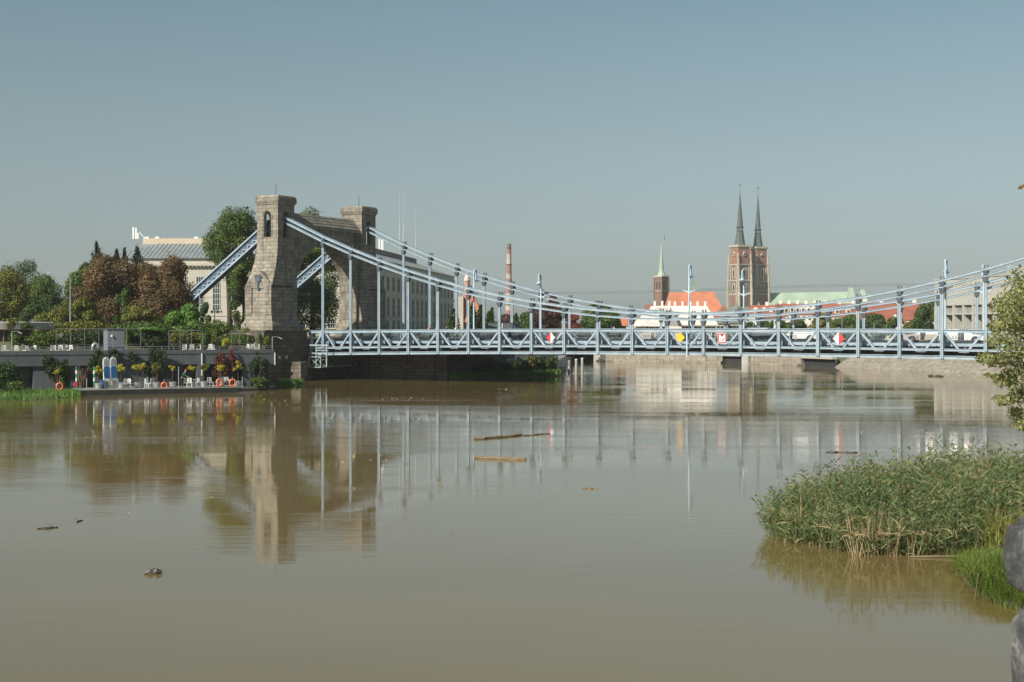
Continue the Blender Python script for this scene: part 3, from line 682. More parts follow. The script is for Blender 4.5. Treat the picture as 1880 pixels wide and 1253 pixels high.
for x0, x1, z0, z1 in ((-0.44,-0.32,-0.5,0.5),(0.32,0.44,-0.5,0.5),(-0.32,0.32,-0.5,-0.38),(-0.32,0.32,0.38,0.5)): m.box(x0, x1, -0.035, -0.019, z0, z1)
m.build("border", RED, t)
MB().prism([(-0.2, 0.4), (0.2, 0.4), (0, 0.13)], -0.042, -0.019, 'y').build("triangle_mark", DARKM, t)
text_obj("3,0", 0.42, DARKM, "number", t, (0, -0.024, -0.14), (R(90), 0, 0), 0.9)
MB().box(-0.03, 0.03, 0.02, 0.3, -0.4, 0.5).build("bracket", DARKM, t)
# thin gauge staff hung beside the yellow sign
v = -0.5; u = upx(1261, v); p = B(u, v, 0)
t = thing("gauge_staff", "thin pale vertical staff fixed to the truss right of the yellow diamond", "staff", (p.x, p.y, wz(656, p.y)), TH)
MB().box(-0.07, 0.07, -0.03, 0.03, 0, 2.85).build("board", PAINT_L, t); MB().box(-0.05, 0.05, 0.03, 0.3, 2.4, 2.5).build("bracket", DARKM, t)

# ------------------------------------------------------------------ riverside restaurant and pontoon
RX, RY = wx(0, 138.5), 138.5; RA = math.atan2(0.437, 0.8995); rc, rs = math.cos(RA), math.sin(RA)
def Rf(s, t, z): return Vector((RX + s*rc - t*rs, RY + s*rs + t*rc, z))
def spx(px, t=0.0):
    q = (px - 940) / F; return (q*(RY + t*rc) - RX + t*rs) / (rc - q*rs)
def rz(px, py, t): return wz(py, Rf(spx(px, t), t, 0).y)
TZ = 3.85
rest = thing("riverside_restaurant", "low grey flat-roofed riverside building with roof terrace left of the bridge", "building", Rf(0, 0, 0), RA)
s0, s1 = spx(-70), spx(503)
m = MB(); m.box(s0, s1, 0, 13, 2.75, TZ); m.box(s0, s1, 2.2, 13, -0.5, 2.75); m.box(s0, s1, -0.06, 0.3, TZ, 4.26)
m.build("upper_wall", CONC_G, rest)
for a, b in ((-70, 20), (62, 150), (176, 275), (362, 372), (403, 412), (447, 460)): MB().box(spx(a), spx(b), 0.01 if b-a < 60 else 0.25, 2.3, -0.5, 2.745).build("lower_wall", CONC_G, rest)
for a, b in ((20, 62), (150, 176), (275, 362), (372, 403), (412, 447), (460, 500)): MB().box(spx(a), spx(b), 1.6, 1.7, 0.3, 2.72).build("glazing", GLASS, rest)
for a in (24, 42, 60, 277, 300, 325, 345, 361, 430, 462, 480, 498): MB().box(spx(a)-0.05, spx(a)+0.05, 1.5, 1.6, 0.3, 2.7).build("mullion", DARKM, rest)
MB().box(s0, s1, -0.16, 0.0, 0.1, 0.42).build("plinth", CONC_G, rest)
m = MB(); m.tube([(s0, 0.35, 4.62), (s1, 0.35, 4.62)], 0.02, 5); m.tube([(s0, 0.35, 4.42), (s1, 0.35, 4.42)], 0.012, 5)
s = s0
while s < s1: m.box(s-0.015, s+0.015, 0.33, 0.37, 4.2, 4.63); s += 1.2
m.build("railing", GALV, rest)
for px in (370, 504): MB().box(spx(px)-0.045, spx(px)+0.045, -0.16, -0.07, 2.6 if px > 400 else 1.6, 3.9).build("drainpipe", WHITE, rest)
# high glazed screens and hedge frames on the terrace
def screen(pa, pb, top, t, lab, n=4):
    a, b = spx(pa, t), spx(pb, t); zt_ = rz(pa, top, t)
    r = thing("terrace_screen", lab, "screen", Rf(a, t, TZ), RA); L = b - a; hh = zt_ - TZ
    m = MB()
    for k in range(n + 1): x = L*k/n; m.box(x-0.022, x+0.022, -0.022, 0.022, 0, hh)
    m.bar((0,0,hh),(L,0,hh),0.04,0.05); m.bar((0,0,1.0),(L,0,1.0),0.025,0.025); m.build("frame", mat('dull_steel', (0.22,0.24,0.24), (0.16,0.175,0.175), 0.6, 3), r)
    return r
screen(103, 258, 604, 2.0, "long galvanised frame along the terrace left of the grey cabin", 6)
screen(310, 372, 607, 2.0, "shorter galvanised frame on the terrace right of the hedge", 3)
screen(425, 470, 607, 2.4, "small galvanised frame near the stone abutment", 3)
t = thing("grey_cabin", "plain mid-grey box cabin on the restaurant terrace", "cabin", Rf(spx(198, 3), 3, TZ), RA)
L = spx(228, 3) - spx(198, 3)
MB().box(0, L, 0, 2.5, 0, rz(210, 604, 3)-TZ).build("walls", mat("cabin_grey", (0.17, 0.185, 0.21), (0.14, 0.155, 0.175), 0.7, 1), t)
MB().box(-0.05, L+0.05, -0.05, 2.55, rz(210, 604, 3)-TZ, rz(210, 603, 3)-4.05).build("roof", DARKM, t); MB().lathe([(0.1,0),(0.1,0.15),(0.02,0.2)],8,(0.4,-0.08,1.75)).build("lamp", WHITE, t)
t = thing("ventilation_duct", "shiny silver hooked ventilation duct standing on the terrace", "duct", Rf(spx(170, 1.5), 1.5, TZ), RA)
MB().tube([(0,0,0),(0,0,0.7)] + [(0.27-0.27*math.cos(math.pi*k/7),0,0.75+0.32*math.sin(math.pi*k/7)) for k in range(8)] + [(0.54,0,0.6)], 0.14, 12).build("pipe", GALV, t, smooth=True)
MB().lathe([(0.2,0),(0.2,0.06),(0.15,0.08)],12).build("collar", GALV, t)
t = thing("round_pavilion", "round pavilion with a flat pale disc roof at the left edge", "pavilion", (wx(-12, 162), 162, TZ))
MB().lathe([(6.3,2.45),(6.6,2.5),(6.6,3.25),(6.3,3.35),(0.1,3.38)],48).build("disc_roof", CONC, t)
MB().lathe([(5.6,0),(5.6,2.46)],48).build("wall", mat("dark_timber", (0.10,0.075,0.055),(0.05,0.04,0.03),0.8,4,stretch=(3,3,0.3)), t)
m = MB()
for k in range(24): a = 2*math.pi*k/24; m.lathe([(0.08,0),(0.08,2.45)],6,(6.1*math.cos(a),6.1*math.sin(a),0))
m.build("column", mat("timber_posts",(0.22,0.16,0.09),(0.14,0.1,0.06),0.7,4), t)
# terrace lamp posts and white cabin frame
def terrace_lamp(px, t, top, arm, lab):
    p = Rf(spx(px, t), t, TZ); r = thing("terrace_lamp", lab, "lamp", p, RA); hh = rz(px, top, t) - TZ
    MB().tube([(0,0,0),(0,0,hh)], 0.04, 8).build("post", STEELP, r)
    a = MB().tube([(0,0,hh),(arm*0.5,0,hh+0.02),(arm,0,hh-0.12)], 0.035, 6).build("arm", STEELP, r)
    MB().bar((arm*0.75,0,hh-0.05),(arm*1.15,0,hh-0.2),0.14,0.07).build("lamp_head", WHITE, r); return r
terrace_lamp(500, 0.8, 619, 0.9, "terrace lamp with a bent arm beside the stone abutment")
terrace_lamp(22, 1.2, 609, 0.8, "terrace lamp with pale arm in front of the round pavilion")
for px, lab in ((516, "left of the three small spotlights on the abutment wall"), (530, "middle one of the three small spotlights on the abutment wall"), (544, "right of the three small spotlights on the abutment wall")):
    v = {516: -8.2, 530: -6.8, 544: -5.4}[px]; p = B(-2.2, v, 3.05)
    t = thing("wall_spotlight", lab, "spotlight", p, TH, "spotlights on the abutment wall")
    MB().box(0, 0.55, -0.16, 0.16, -0.03, 0.06).build("bracket", STEELP, t); MB().lathe([(0.16,0.0),(0.12,-0.25),(0.05,-0.3)],10,(0.42,0,-0.02)).build("lamp_head", WHITE, t)
m = MB()
ponton = thing("floating_pontoon", "long low dark floating pontoon carrying potted trees", "pontoon", Rf(spx(147, -5), -5, 0), RA)
PL = spx(447, -5) - spx(147, -5)
m = MB().prism([(0.9, -0.2), (PL-1.2, -0.2), (PL, 0.5), (0, 0.5)], 0, 4.6, 'y').build("hull", mat("pontoon_hull", (0.025,0.026,0.024),(0.015,0.015,0.014),0.6,1.5,streak=0.4), ponton)
MB().box(0, PL, 0, 4.6, 0.5, 0.58).build("deck", mat("deck_boards",(0.3,0.29,0.26),(0.2,0.2,0.18),0.8,3,stretch=(8,0.4,1)), ponton)
DZ = 0.58
def on_pontoon(px, t): return Rf(spx(px, t), t, DZ)
# potted topiary trees
def potted(px, t, crown_y, cw, leaf, lab, seed):
    rng = np.random.default_rng(seed); p = on_pontoon(px, t); r = thing("potted_tree", lab, "potted tree", p, RA, "potted trees along the pontoon")
    hz = wz(crown_y, p.y) - DZ; rr = cw / F * p.y / 2
    pot = MB().lathe([(0.24,0),(0.31,0.02),(0.36,0.52),(0.38,0.54),(0.38,0.57),(0.33,0.56),(0.32,0.5)],18).build("pot", GALV, r, smooth=False)
    MB().lathe([(0.32,0.49),(0.05,0.53)],12).build("soil", GRND, pot)
    MB().tube([(0,0,0.4),(rng.normal()*0.05,0,hz*0.5),(0,0,hz)],[0.045,0.035,0.03],6).build("trunk", BARK, r)
    bl = [(rng.normal()*rr*0.45, rng.normal()*rr*0.4, hz + rng.normal()*rr*0.34, rr*0.42, rr*0.4, rr*0.3) for k in range(9)]
    P, N = cloud(bl, 330, rng, 0.7); V, Fq = leaves(P, N, 0.17, rng); raw("crown", V, Fq, leaf, r)
for k, (px, t, cy, cw, lf, lab) in enumerate([
    (181, -4.2, 679, 17, L_YELLOW, "yellow-crowned potted tree just left of the paddle boards"),
    (223, -3.6, 676, 17, L_YELLOW, "flat yellow-crowned potted tree just right of the paddle boards"),
    (252, -3.2, 675, 18, L_YELLOW, "largest-crowned yellow potted tree with a low wide silver pot"),
    (263, -2.4, 671, 14, L_YELLOW, "taller yellow potted tree pressed behind the largest-crowned one"),
    (287, -4.0, 672, 22, L_YG, "loose pale green potted tree left of the middle lifebuoy"),
    (317, -4.1, 676, 13, L_YELLOW, "small yellow potted tree on a leaning stem left of the gardener"),
    (353, -3.8, 677, 14, L_YELLOW, "small yellow potted tree in front of the dark glazing right of the gardener"),
    (374, -4.2, 673, 17, L_YG, "sparse greenish potted tree right of the pale drainpipe"),
    (405, -4.3, 677, 18, L_YELLOW, "dense yellow potted tree behind the left of the paired lifebuoys"),
    (437, -4.0, 672, 17, L_YELLOW, "yellow potted tree at the right end of the pontoon")]): potted(px, t, cy, cw, lf, lab, 40 + k)
def lifebuoy(px, py, t, lab, z0=DZ, loc=None):
    p = loc or on_pontoon(px, t); r = thing("lifebuoy", lab, "lifebuoy", (p.x, p.y, p.z), RA, "orange lifebuoys on stands"); zc_ = wz(py, p.y) - p.z
    k = MB().ring((0, -0.12, zc_), 0.33, 0.095, 'y', 28, 8, 0.85).build("ring", ORANGE, r, smooth=True)
    m = MB()
    for q in range(4): a = math.pi/4 + q*math.pi/2; m.bar((0.24*0.85*math.cos(a),-0.12,zc_+0.24*math.sin(a)),(0.43*0.85*math.cos(a),-0.12,zc_+0.43*math.sin(a)),0.2,0.06,(0,1,0))
    m.build("band", WHITE, k)
    m = MB().tube([(0,0,0),(0,0,zc_+0.6)],0.03,6); m.bar((-0.1,0,zc_+0.35),(0.1,0,zc_+0.35),0.04,0.04); m.build("stand", GALV, r)
lifebuoy(109, 710, 0, "orange lifebuoy on a stand above the grassy bank, leftmost of all", loc=Rf(spx(109, -2.5), -2.5, 0.35))
lifebuoy(301, 709, -4.5, "orange lifebuoy in the middle of the pontoon beside the greenish potted tree")
lifebuoy(402, 703, -4.5, "left one of the two lifebuoys near the pontoon's right end")
lifebuoy(426.5, 703, -4.5, "right one of the two lifebuoys near the pontoon's right end")
def board(px, t, lean, lab, hh=3.1):
    p = on_pontoon(px, t); r = thing("paddle_board", lab, "paddle board", p, RA + 0.25, "paddle boards leaning on the pontoon"); r.rotation_euler[0] = -lean
    def outl(s_, z0, z1): 
        q = []
        for k in range(17):
            a = math.pi*k/16; q.append((s_*math.cos(a)*(1 if 1 else 1), z1 - 0.55 + 0.55*math.sin(a)))
        for k in range(9): a = math.pi*k/8; q.append((-s_*math.cos(a)*0.95, z0 + 0.25 - 0.25*math.sin(a)))
        return q
    bd = MB().prism(outl(0.36, 0, hh), 0, 0.12, 'y').build("hull", WHITE, r, bevel=0.03)
    MB().prism([(-0.27, hh*0.33),(0.27, hh*0.33),(0.3, hh*0.5),(0.3, hh*0.66),(0.15,hh*0.71),(-0.15,hh*0.71),(-0.3, hh*0.66),(-0.3, hh*0.5)], -0.015, 0.0, 'y').build("foot_pad", mat("pad_blue",(0.02,0.16,0.42),(0.02,0.12,0.34),0.6,3), r)
    MB().prism([(-0.28, hh*0.74),(0.28, hh*0.74),(0.24, hh*0.9),(0,hh*0.96),(-0.24, hh*0.9)], -0.012, 0.0, 'y').build("nose_panel", mat("pad_grey",(0.36,0.38,0.42),(0.3,0.32,0.36),0.6,3), r)
    MB().prism([(-0.16, hh*0.05),(0.16, hh*0.05),(0.2,hh*0.24),(-0.2,hh*0.24)], -0.012, 0.0, 'y').build("tail_pad", mat("pad_tail",(0.42,0.36,0.28),(0.3,0.27,0.22),0.6,3), r)
board(197, -3.5, 0.07, "left one of two upright white and blue paddle boards"); board(209.5, -3.3, 0.05, "right one of two upright white and blue paddle boards")
# cafe chairs
def chair_proto():
    r = thing("cafe_chair", "x", "chair")
    MB().box(-0.22, 0.22, -0.22, 0.22, 0.43, 0.47).build("seat", WHITE, r)
    m = MB(); 
    for x in (-0.17,-0.06,0.06,0.17): m.box(x-0.03,x+0.03,0.2,0.225,0.55,0.92)
    m.bar((-0.21,0.21,0.92),(0.21,0.21,0.92),0.03,0.05); m.build("backrest", WHITE, r)
    for sx in (-1, 1):
        for sy in (-1, 1): MB().bar((sx*0.19, sy*0.19, 0.93 if sy > 0 else 0.44), (sx*0.23, sy*0.24, 0), 0.035, 0.035).build("leg", WHITE, r)
    return r
CH = chair_proto(); first = True
def chair(p, rz_, lab, grp):
    global first
    if first: setat(CH, p, rz_); CH["label"] = lab; CH["group"] = grp; first = False
    else: dup(CH, p, rz_, lab, grp)
def table(p, lab, grp):
    r = thing("cafe_table", lab, "table", p, RA, grp)
    MB().lathe([(0.36,0.72),(0.36,0.75),(0.02,0.755)],18).build("tabletop", WHITE, r); MB().lathe([(0.2,0),(0.2,0.03),(0.03,0.05),(0.03,0.72)],10).build("pedestal", GALV, r)
G1 = "pale cafe chairs on the pontoon"
for px, t, rz_, lab in ((233, -3.9, 0.3, "white chair tipped close beside the flat yellow potted tree"), (241, -3.7, 2.0, "white chair between the flat yellow tree and the widest-crowned tree"), (271, -4.0, 1.0, "white chair right of the widest-crowned potted tree"),
    (278, -3.2, 3.5, "white chair half behind the loose green potted tree"), (343, -4.0, 0.6, "white chair in front of the gardener's right side"), (349, -4.2, 2.6, "white chair at the foot of the small tree by the dark glazing"),
    (361, -3.9, 4.0, "white chair left of the pale drainpipe"), (386, -4.0, 0.2, "white chair between the greenish tree and the paired lifebuoys"), (389, -3.5, 1.4, "white chair just behind the one left of the paired lifebuoys"),
    (411, -3.8, 0.4, "white chair between the two paired lifebuoys"), (416, -3.4, 3.0, "white chair partly behind the right paired lifebuoy"), (203, -2.6, 1.2, "white chair behind the paddle boards")):
    chair(on_pontoon(px, t), RA + rz_, lab, G1)
G2 = "white chairs along the terrace edge"
CL = [(8, "leftmost white chair on the terrace, cut close to the picture edge"), (14, "second white chair from the left end of the terrace"), (34, "white chair on the terrace just right of the left terrace lamp"), (47, "white chair left of the small table below the pavilion"), (62, "white chair right of the small table below the pavilion"),
 (100, "white chair at the left foot of the glazed terrace frame"), (106, "second white chair along the glazed terrace frame"), (113, "white chair just left of the small table before the glazed frame"), (121, "white chair just right of the small table before the glazed frame"), (128, "rightmost white chair before the glazed terrace frame"),
 (342, "left chair of the close three right of the large clipped hedge"), (347, "middle chair of the close three right of the large clipped hedge"), (352, "right chair of the close three right of the large clipped hedge"), (366, "lone white chair on the terrace above the pale drainpipe"), (388, "white chair below the upright green terrace shrub"), (394, "white chair left of the bright yellow terrace shrub"),
 (460, "left of three white chairs beside the stone abutment"), (466, "middle of three white chairs beside the stone abutment"), (472, "right of three white chairs beside the stone abutment")]
for k, (px, lab) in enumerate(CL): chair(Rf(spx(px, 1.1), 1.1 + 0.3*(k % 3), TZ), RA + k*1.3, lab, G2)
for px, t, lab in ((55, 1.4, "small round white table on the terrace below the round pavilion"), (117, 1.6, "small round white table on the terrace in front of the glazed frame")): table(Rf(spx(px, t), t, TZ), lab, None)
table(on_pontoon(238, -3.1), "small round white table behind the chairs near the flat yellow tree", None)
table(on_pontoon(355, -3.2), "small round white table right of the gardener", None)
# bollards and marker poles
for px, top, lab in ((159, 695, "thin grey mooring pole at the pontoon's left end"), (271, 693, "thin grey mooring pole beside the loose green potted tree"), (328, 673, "tall thin mooring pole just left of the gardener"), (217, 695, "thin grey mooring pole just right of the paddle boards"), (360, 697, "short thin mooring pole right of the small tree by the glazing"), (445, 692, "thin grey mooring pole at the pontoon's right end")):
    p = on_pontoon(px, -4.5); r = thing("mooring_pole", lab, "pole", p, RA, "mooring poles on the pontoon edge"); hh = wz(top, p.y) - DZ
    MB().tube([(0,0,0),(0,0,hh)],0.045,8).build("shaft", GALV, r); MB().lathe([(0.1,0),(0.1,0.03),(0.05,0.04)],8).build("base_plate", GALV, r)
for px, t, lab in ((140.5, -2.2, "green and white banded marker pole by the twig bundle"), (173, -3.0, "green and white banded marker pole left of the yellow potted tree")):
    p = Rf(spx(px, t), t, DZ); r = thing("marker_pole", lab, "pole", p, RA, "banded marker poles")
    for q in range(5): MB().lathe([(0.09, 0.35+q*0.36), (0.09, 0.35+(q+1)*0.36-0.01)], 8).build("band", WHITE if q % 2 else mat("sign_green",(0.02,0.25,0.13),(0.02,0.2,0.1),0.5,3), r)
    MB().lathe([(0.05,0),(0.05,0.36)],8).build("shaft", GALV, r)
p = Rf(spx(150, -1.0), -1.0, 0.3); t = thing("twig_bundle", "sheaf of tall brown dry branches leaning in the dark doorway", "branches", p, RA)
rng = random.Random(5); m = MB()
for k in range(22): a = rng.uniform(-0.5, 0.5); m.tube([(rng.uniform(-0.25,0.25),0,0),(a*0.6,rng.uniform(-.2,.2),1.2),(a*1.5+rng.uniform(-.2,.4),rng.uniform(-.3,.3),rng.uniform(1.9,2.6))],[0.03,0.025,0.01],5)
m.build("branches", mat("dry_branch",(0.22,0.13,0.08),(0.12,0.07,0.05),0.9,4), t); MB().lathe([(0.3,0),(0.3,0.1),(0.28,0.5),(0.31,0.52)],12).build("bucket", DARKM, t)
def crate(px, py, wpx, hpx, t, m_, lab, nm="storage_box"):
    p = Rf(spx(px, t), t, 0); z = wz(py + hpx/2, p.y); w_, h_ = wpx/F*p.y, hpx/F*p.y
    r = thing(nm, lab, "box", (p.x, p.y, z), RA)
    MB().box(-w_/2, w_/2, 0, w_*0.8, 0, h_*0.88).build("body", m_, r, bevel=0.02); MB().box(-w_/2-0.02, w_/2+0.02, -0.02, w_*0.8+0.02, h_*0.88, h_).build("lid", m_, r, bevel=0.01)
crate(139, 706, 6, 7, -3.0, mat("box_red",(0.75,0.07,0.05),(0.6,0.05,0.04),0.5,3), "bright red box on the bank by the twig bundle")
crate(188.5, 706, 6, 15, -3.8, mat("box_blue",(0.06,0.12,0.4),(0.05,0.1,0.3),0.5,3), "dark blue container standing left of the paddle boards")
crate(276, 706, 9, 12, -2.6, mat("box_green",(0.02,0.17,0.08),(0.02,0.12,0.06),0.6,3), "green chest behind the loose green potted tree")
crate(308, 706, 12, 20, -2.2, mat("box_bin",(0.03,0.045,0.045),(0.02,0.03,0.03),0.6,3), "dark bin right of the middle lifebuoy")
crate(133, 706, 5, 12, -2.8, mat("box_navy",(0.05,0.06,0.12),(0.04,0.05,0.1),0.6,3), "navy cabinet just left of the bright red box")
t = thing("wooden_planter", "long brown wooden planter on the terrace right of the yellow shrub", "planter", Rf(spx(423, 0.9), 0.9, 4.3), RA); L = spx(451, 0.9) - spx(423, 0.9)
MB().box(0, L, 0, 0.6, 0.0, 0.32).build("trough", mat("planter_wood",(0.12,0.08,0.05),(0.08,0.055,0.04),0.8,4,stretch=(1,1,6)), t); MB().box(0.05, L-0.05, 0.05, 0.55, 0.32, 0.35).build("soil", GRND, t)
# climbers hanging on the wall, shrubs and hedges of the terrace
for k, (px, py, w_, h_, D, lf, n, lab, nm) in enumerate([
    (102, 676, 48, 50, 141.5, L_IVY, 2600, "wide dark climber on the grey wall above the leftmost lifebuoy", "climbing_ivy"),
    (122, 692, 18, 34, 141.0, L_GREEN, 900, "narrow clipped green shrub between lifebuoy and red box", "clipped_shrub"),
    (107, 681, 9, 10, 140.0, L_YELLOW, 160, "small yellow tuft in front of the dark climber", "flowering_shrub"),
    (180, 668, 40, 54, 143.6, L_IVY, 2600, "dark climber on the wall behind the paddle boards", "climbing_ivy"),
    (212, 652, 30, 22, 144.2, L_IVY, 900, "thin ivy patch on the wall top right of the paddle boards", "climbing_ivy"),
    (285, 668, 42, 62, 145.4, L_IVY, 3000, "large dark climber on the wall above the middle of the pontoon", "climbing_ivy"),
    (245, 655, 22, 18, 144.6, L_IVY, 400, "faint ivy patch high on the wall above the widest-crowned tree", "climbing_ivy"),
    (405, 672, 30, 52, 148.0, L_IVYR, 1500, "reddish-brown climber above the paired lifebuoys", "climbing_ivy"),
    (425, 662, 12, 44, 148.0, leafmat("leaf_red", [(0.10,0.012,0.012),(0.25,0.03,0.03)]), 420, "narrow crimson creeper hanging from the terrace edge", "climbing_ivy"),
    (470, 676, 34, 62, 149.2, L_IVY, 2200, "dark climber near the right end of the grey wall", "climbing_ivy"),
    (478, 703, 36, 22, 149.0, L_GREEN, 800, "olive shrub at the foot of the right-hand climber", "shrub"),
    (8, 690, 70, 66, 133.5, L_DARK, 3000, "big dark shrub at the left edge on the grassy bank", "shrub"),
    (30, 708, 40, 16, 132.5, L_GREEN, 700, "low olive shrub spreading right of the big dark shrub", "shrub"),
    (30, 622, 30, 30, 147, L_GREEN, 900, "shrub on the terrace below the round pavilion", "shrub"),
    (22, 597, 18, 22, 147, L_YG, 420, "yellowish shrub rising over the pavilion roof edge", "shrub"),
    (49, 598, 22, 14, 148, L_GREEN, 420, "small round green shrub in front of the pavilion roof", "shrub"),
    (82, 622, 40, 38, 148, L_YG, 1600, "tall yellow-green shrub right of the pavilion", "shrub"),
    (152, 618, 18, 30, 150, L_IVY, 800, "dark hedge column left of the silver duct", "hedge"),
    (182, 620, 32, 34, 150, L_IVY, 1500, "dark hedge behind the silver duct", "hedge"),
    (236, 618, 20, 34, 151, L_GREEN, 900, "green hedge just right of the grey cabin", "hedge"),
    (283, 617, 54, 38, 151, L_IVY, 2600, "large clipped dark hedge in the middle of the terrace", "hedge"),
    (280, 604, 52, 8, 150.5, L_BRIGHT, 900, "bright green new growth on top of the large clipped hedge", "hedge"),
    (322, 622, 18, 26, 151, L_YG, 500, "yellowish shrub right of the large clipped hedge", "shrub"),
    (345, 622, 28, 30, 152, leafmat("leaf_mixed", [(0.05,0.09,0.02),(0.12,0.14,0.03),(0.18,0.05,0.03)]), 900, "mixed green and reddish shrub behind the shorter frame", "shrub"),
    (379, 621, 20, 34, 152, L_GREEN, 800, "upright green shrub in the middle of the right terrace", "shrub"),
    (395, 625, 14, 30, 151, L_YG, 400, "thin yellow-green shrub right of the upright green one", "shrub"),
    (415, 630, 12, 20, 151, L_YELLOW, 340, "bright yellow shrub left of the wooden planter", "shrub"),
    (440, 628, 30, 16, 153, L_GREEN, 500, "low green plants growing out of the wooden planter", "shrub"),
    (478, 625, 12, 34, 154, L_GREEN, 420, "slender green plant against the stone abutment", "shrub"),
    (490, 628, 10, 24, 154, L_YG, 240, "slender yellowish plant beside the abutment corner", "shrub"),
    (450, 606, 24, 8, 156, L_YG, 240, "yellow-green tuft below the tower foot", "shrub")]):
    if nm == 'climbing_ivy': D = Rf(spx(px), 0, 0).y - 0.35
    bush(lab, px, py, w_, h_, D, lf, int(n*1.3), 0.2, 100+k, nm, "climber" if nm == "climbing_ivy" else "hedge" if nm == "hedge" else "shrub", 26 if nm == "climbing_ivy" else 12, depth=0.35 if nm == "climbing_ivy" else 1.0, fill=0.6, **(dict(sr=(0.12, 0.3), qr=(0.2, 1.0)) if nm == "climbing_ivy" else {}))
# street-level hedge strip behind the terrace and pots
for k, (a, b, lf, lab) in enumerate([(100, 200, L_YG, "yellowish street hedge behind the left half of the terrace"), (200, 330, L_GREEN, "green street hedge behind the large clipped hedge"), (330, 440, L_GREEN, "green street hedge behind the right half of the terrace")]):
    bush(lab, (a+b)/2, 605, b-a, 30, 158, lf, 6500, 0.26, 300+k, "hedge", "hedge", 24, depth=1.5)

for k, (a, b, top, lf, lab) in enumerate([(40, 110, 610, L_GREEN, "long green hedge behind the terrace below the pavilion"), (105, 200, 607, L_IVY, "long dark hedge behind the glazed terrace frame"), (226, 320, 608, L_GREEN, "long green hedge directly behind the large clipped one"), (315, 390, 610, L_YG, "long yellowish hedge at the back of the right terrace"), (380, 470, 612, L_GREEN, "long green hedge at the back of the terrace near the abutment")]):
    bush(lab, (a+b)/2, (top+641)/2, b-a, 641-top, Rf(spx((a+b)/2, 8), 8, 0).y, lf, 8000, 0.22, 340+k, "hedge", "hedge", 26, depth=1.2, fill=0.5)

# ------------------------------------------------------------------ grass
def blades(name, pts, hgt, wid, rng, m_, label, lean=0.5, nseg=3, kind='stuff', dirx=None):
    n = len(pts); h = hgt * rng.uniform(0.55, 1.25, n); a = rng.uniform(0, 2*np.pi, n); ln = rng.uniform(0.1, 1.0, n) * lean
    T = np.stack([np.cos(a), np.sin(a), np.zeros(n)], 1); 
    if dirx is not None: T = T*0.7 + dirx; T /= np.linalg.norm(T, axis=1)[:, None] + 1e-6
    S = np.stack([-T[:, 1], T[:, 0], np.zeros(n)], 1)
    rows = []
    for k in range(nseg + 1):
        t = k / nseg; c = pts + T * (ln * h * t * t)[:, None]; c = c + np.array([0, 0, 1.0]) * (h * (t - 0.35 * ln * t * t))[:, None]
        w_ = wid * (1 - t ** 1.5) + 0.002; rows.append(c - S*w_/2); rows.append(c + S*w_/2)
    V = np.stack(rows, 1).reshape(-1, 3); K = 2*(nseg+1); base = (np.arange(n)*K)[:, None]
    Fq = np.concatenate([base + np.array([[2*k, 2*k+1, 2*k+3, 2*k+2]]) for k in range(nseg)], 0)
    o = raw(name, V, Fq, m_); return tag(o, label, None, None, kind) if kind else o
def scatter(poly, n, rng):
    poly = np.array(poly, float); lo, hi = poly.min(0), poly.max(0); out = []
    while len(out) < n:
        p = lo + rng.random(2) * (hi - lo); c = False; j = len(poly) - 1
        for i in range(len(poly)):
            if (poly[i,1] > p[1]) != (poly[j,1] > p[1]) and p[0] < (poly[j,0]-poly[i,0])*(p[1]-poly[i,1])/(poly[j,1]-poly[i,1]) + poly[i,0]: c = not c
            j = i
        if c: out.append(p)
    return np.array(out)
rng = np.random.default_rng(11)
gb = [(-70, 122), (wx(0, 126.5), 126.5), (wx(60, 127.5), 127.5), (wx(110, 130), 130), (wx(145, 135), 135), (wx(152, 141), 141), (-48, 139), (-70, 132)]
tag(MB().add([(x, y, -0.3) for x, y in gb] + [(-46.2 + (x+46)*0.75, 133.5 + (y-133)*0.45, 0.35) for x, y in gb], [tuple(range(7, -1, -1)), tuple(range(8, 16))] + [(i, (i+1) % 8, (i+1) % 8 + 8, i+8) for i in range(8)]).build("grassy_bank", GRND), kind='structure')
pt = scatter(gb, 9000, rng); P3 = np.c_[pt, np.full(len(pt), 0.05)]
blades("bank_grass", P3, 0.75, 0.06, rng, L_BRIGHT, "bright green grass on the left bank beside the pontoon", 0.8, 2)
gb2 = [(wx(507, 156), 156), (wx(556, 162), 162), (wx(556, 168), 168), (wx(515, 166), 166)]
tag(MB().prism(gb2, -0.3, 0.06, 'z').build("grass_islet_ground", GRND), kind='structure')
pt = scatter(gb2, 1400, rng); blades("grass", np.c_[pt, np.zeros(len(pt))], 0.7, 0.07, rng, L_BRIGHT, "bright green grass tuft at the foot of the stone abutment", 0.8, 2)

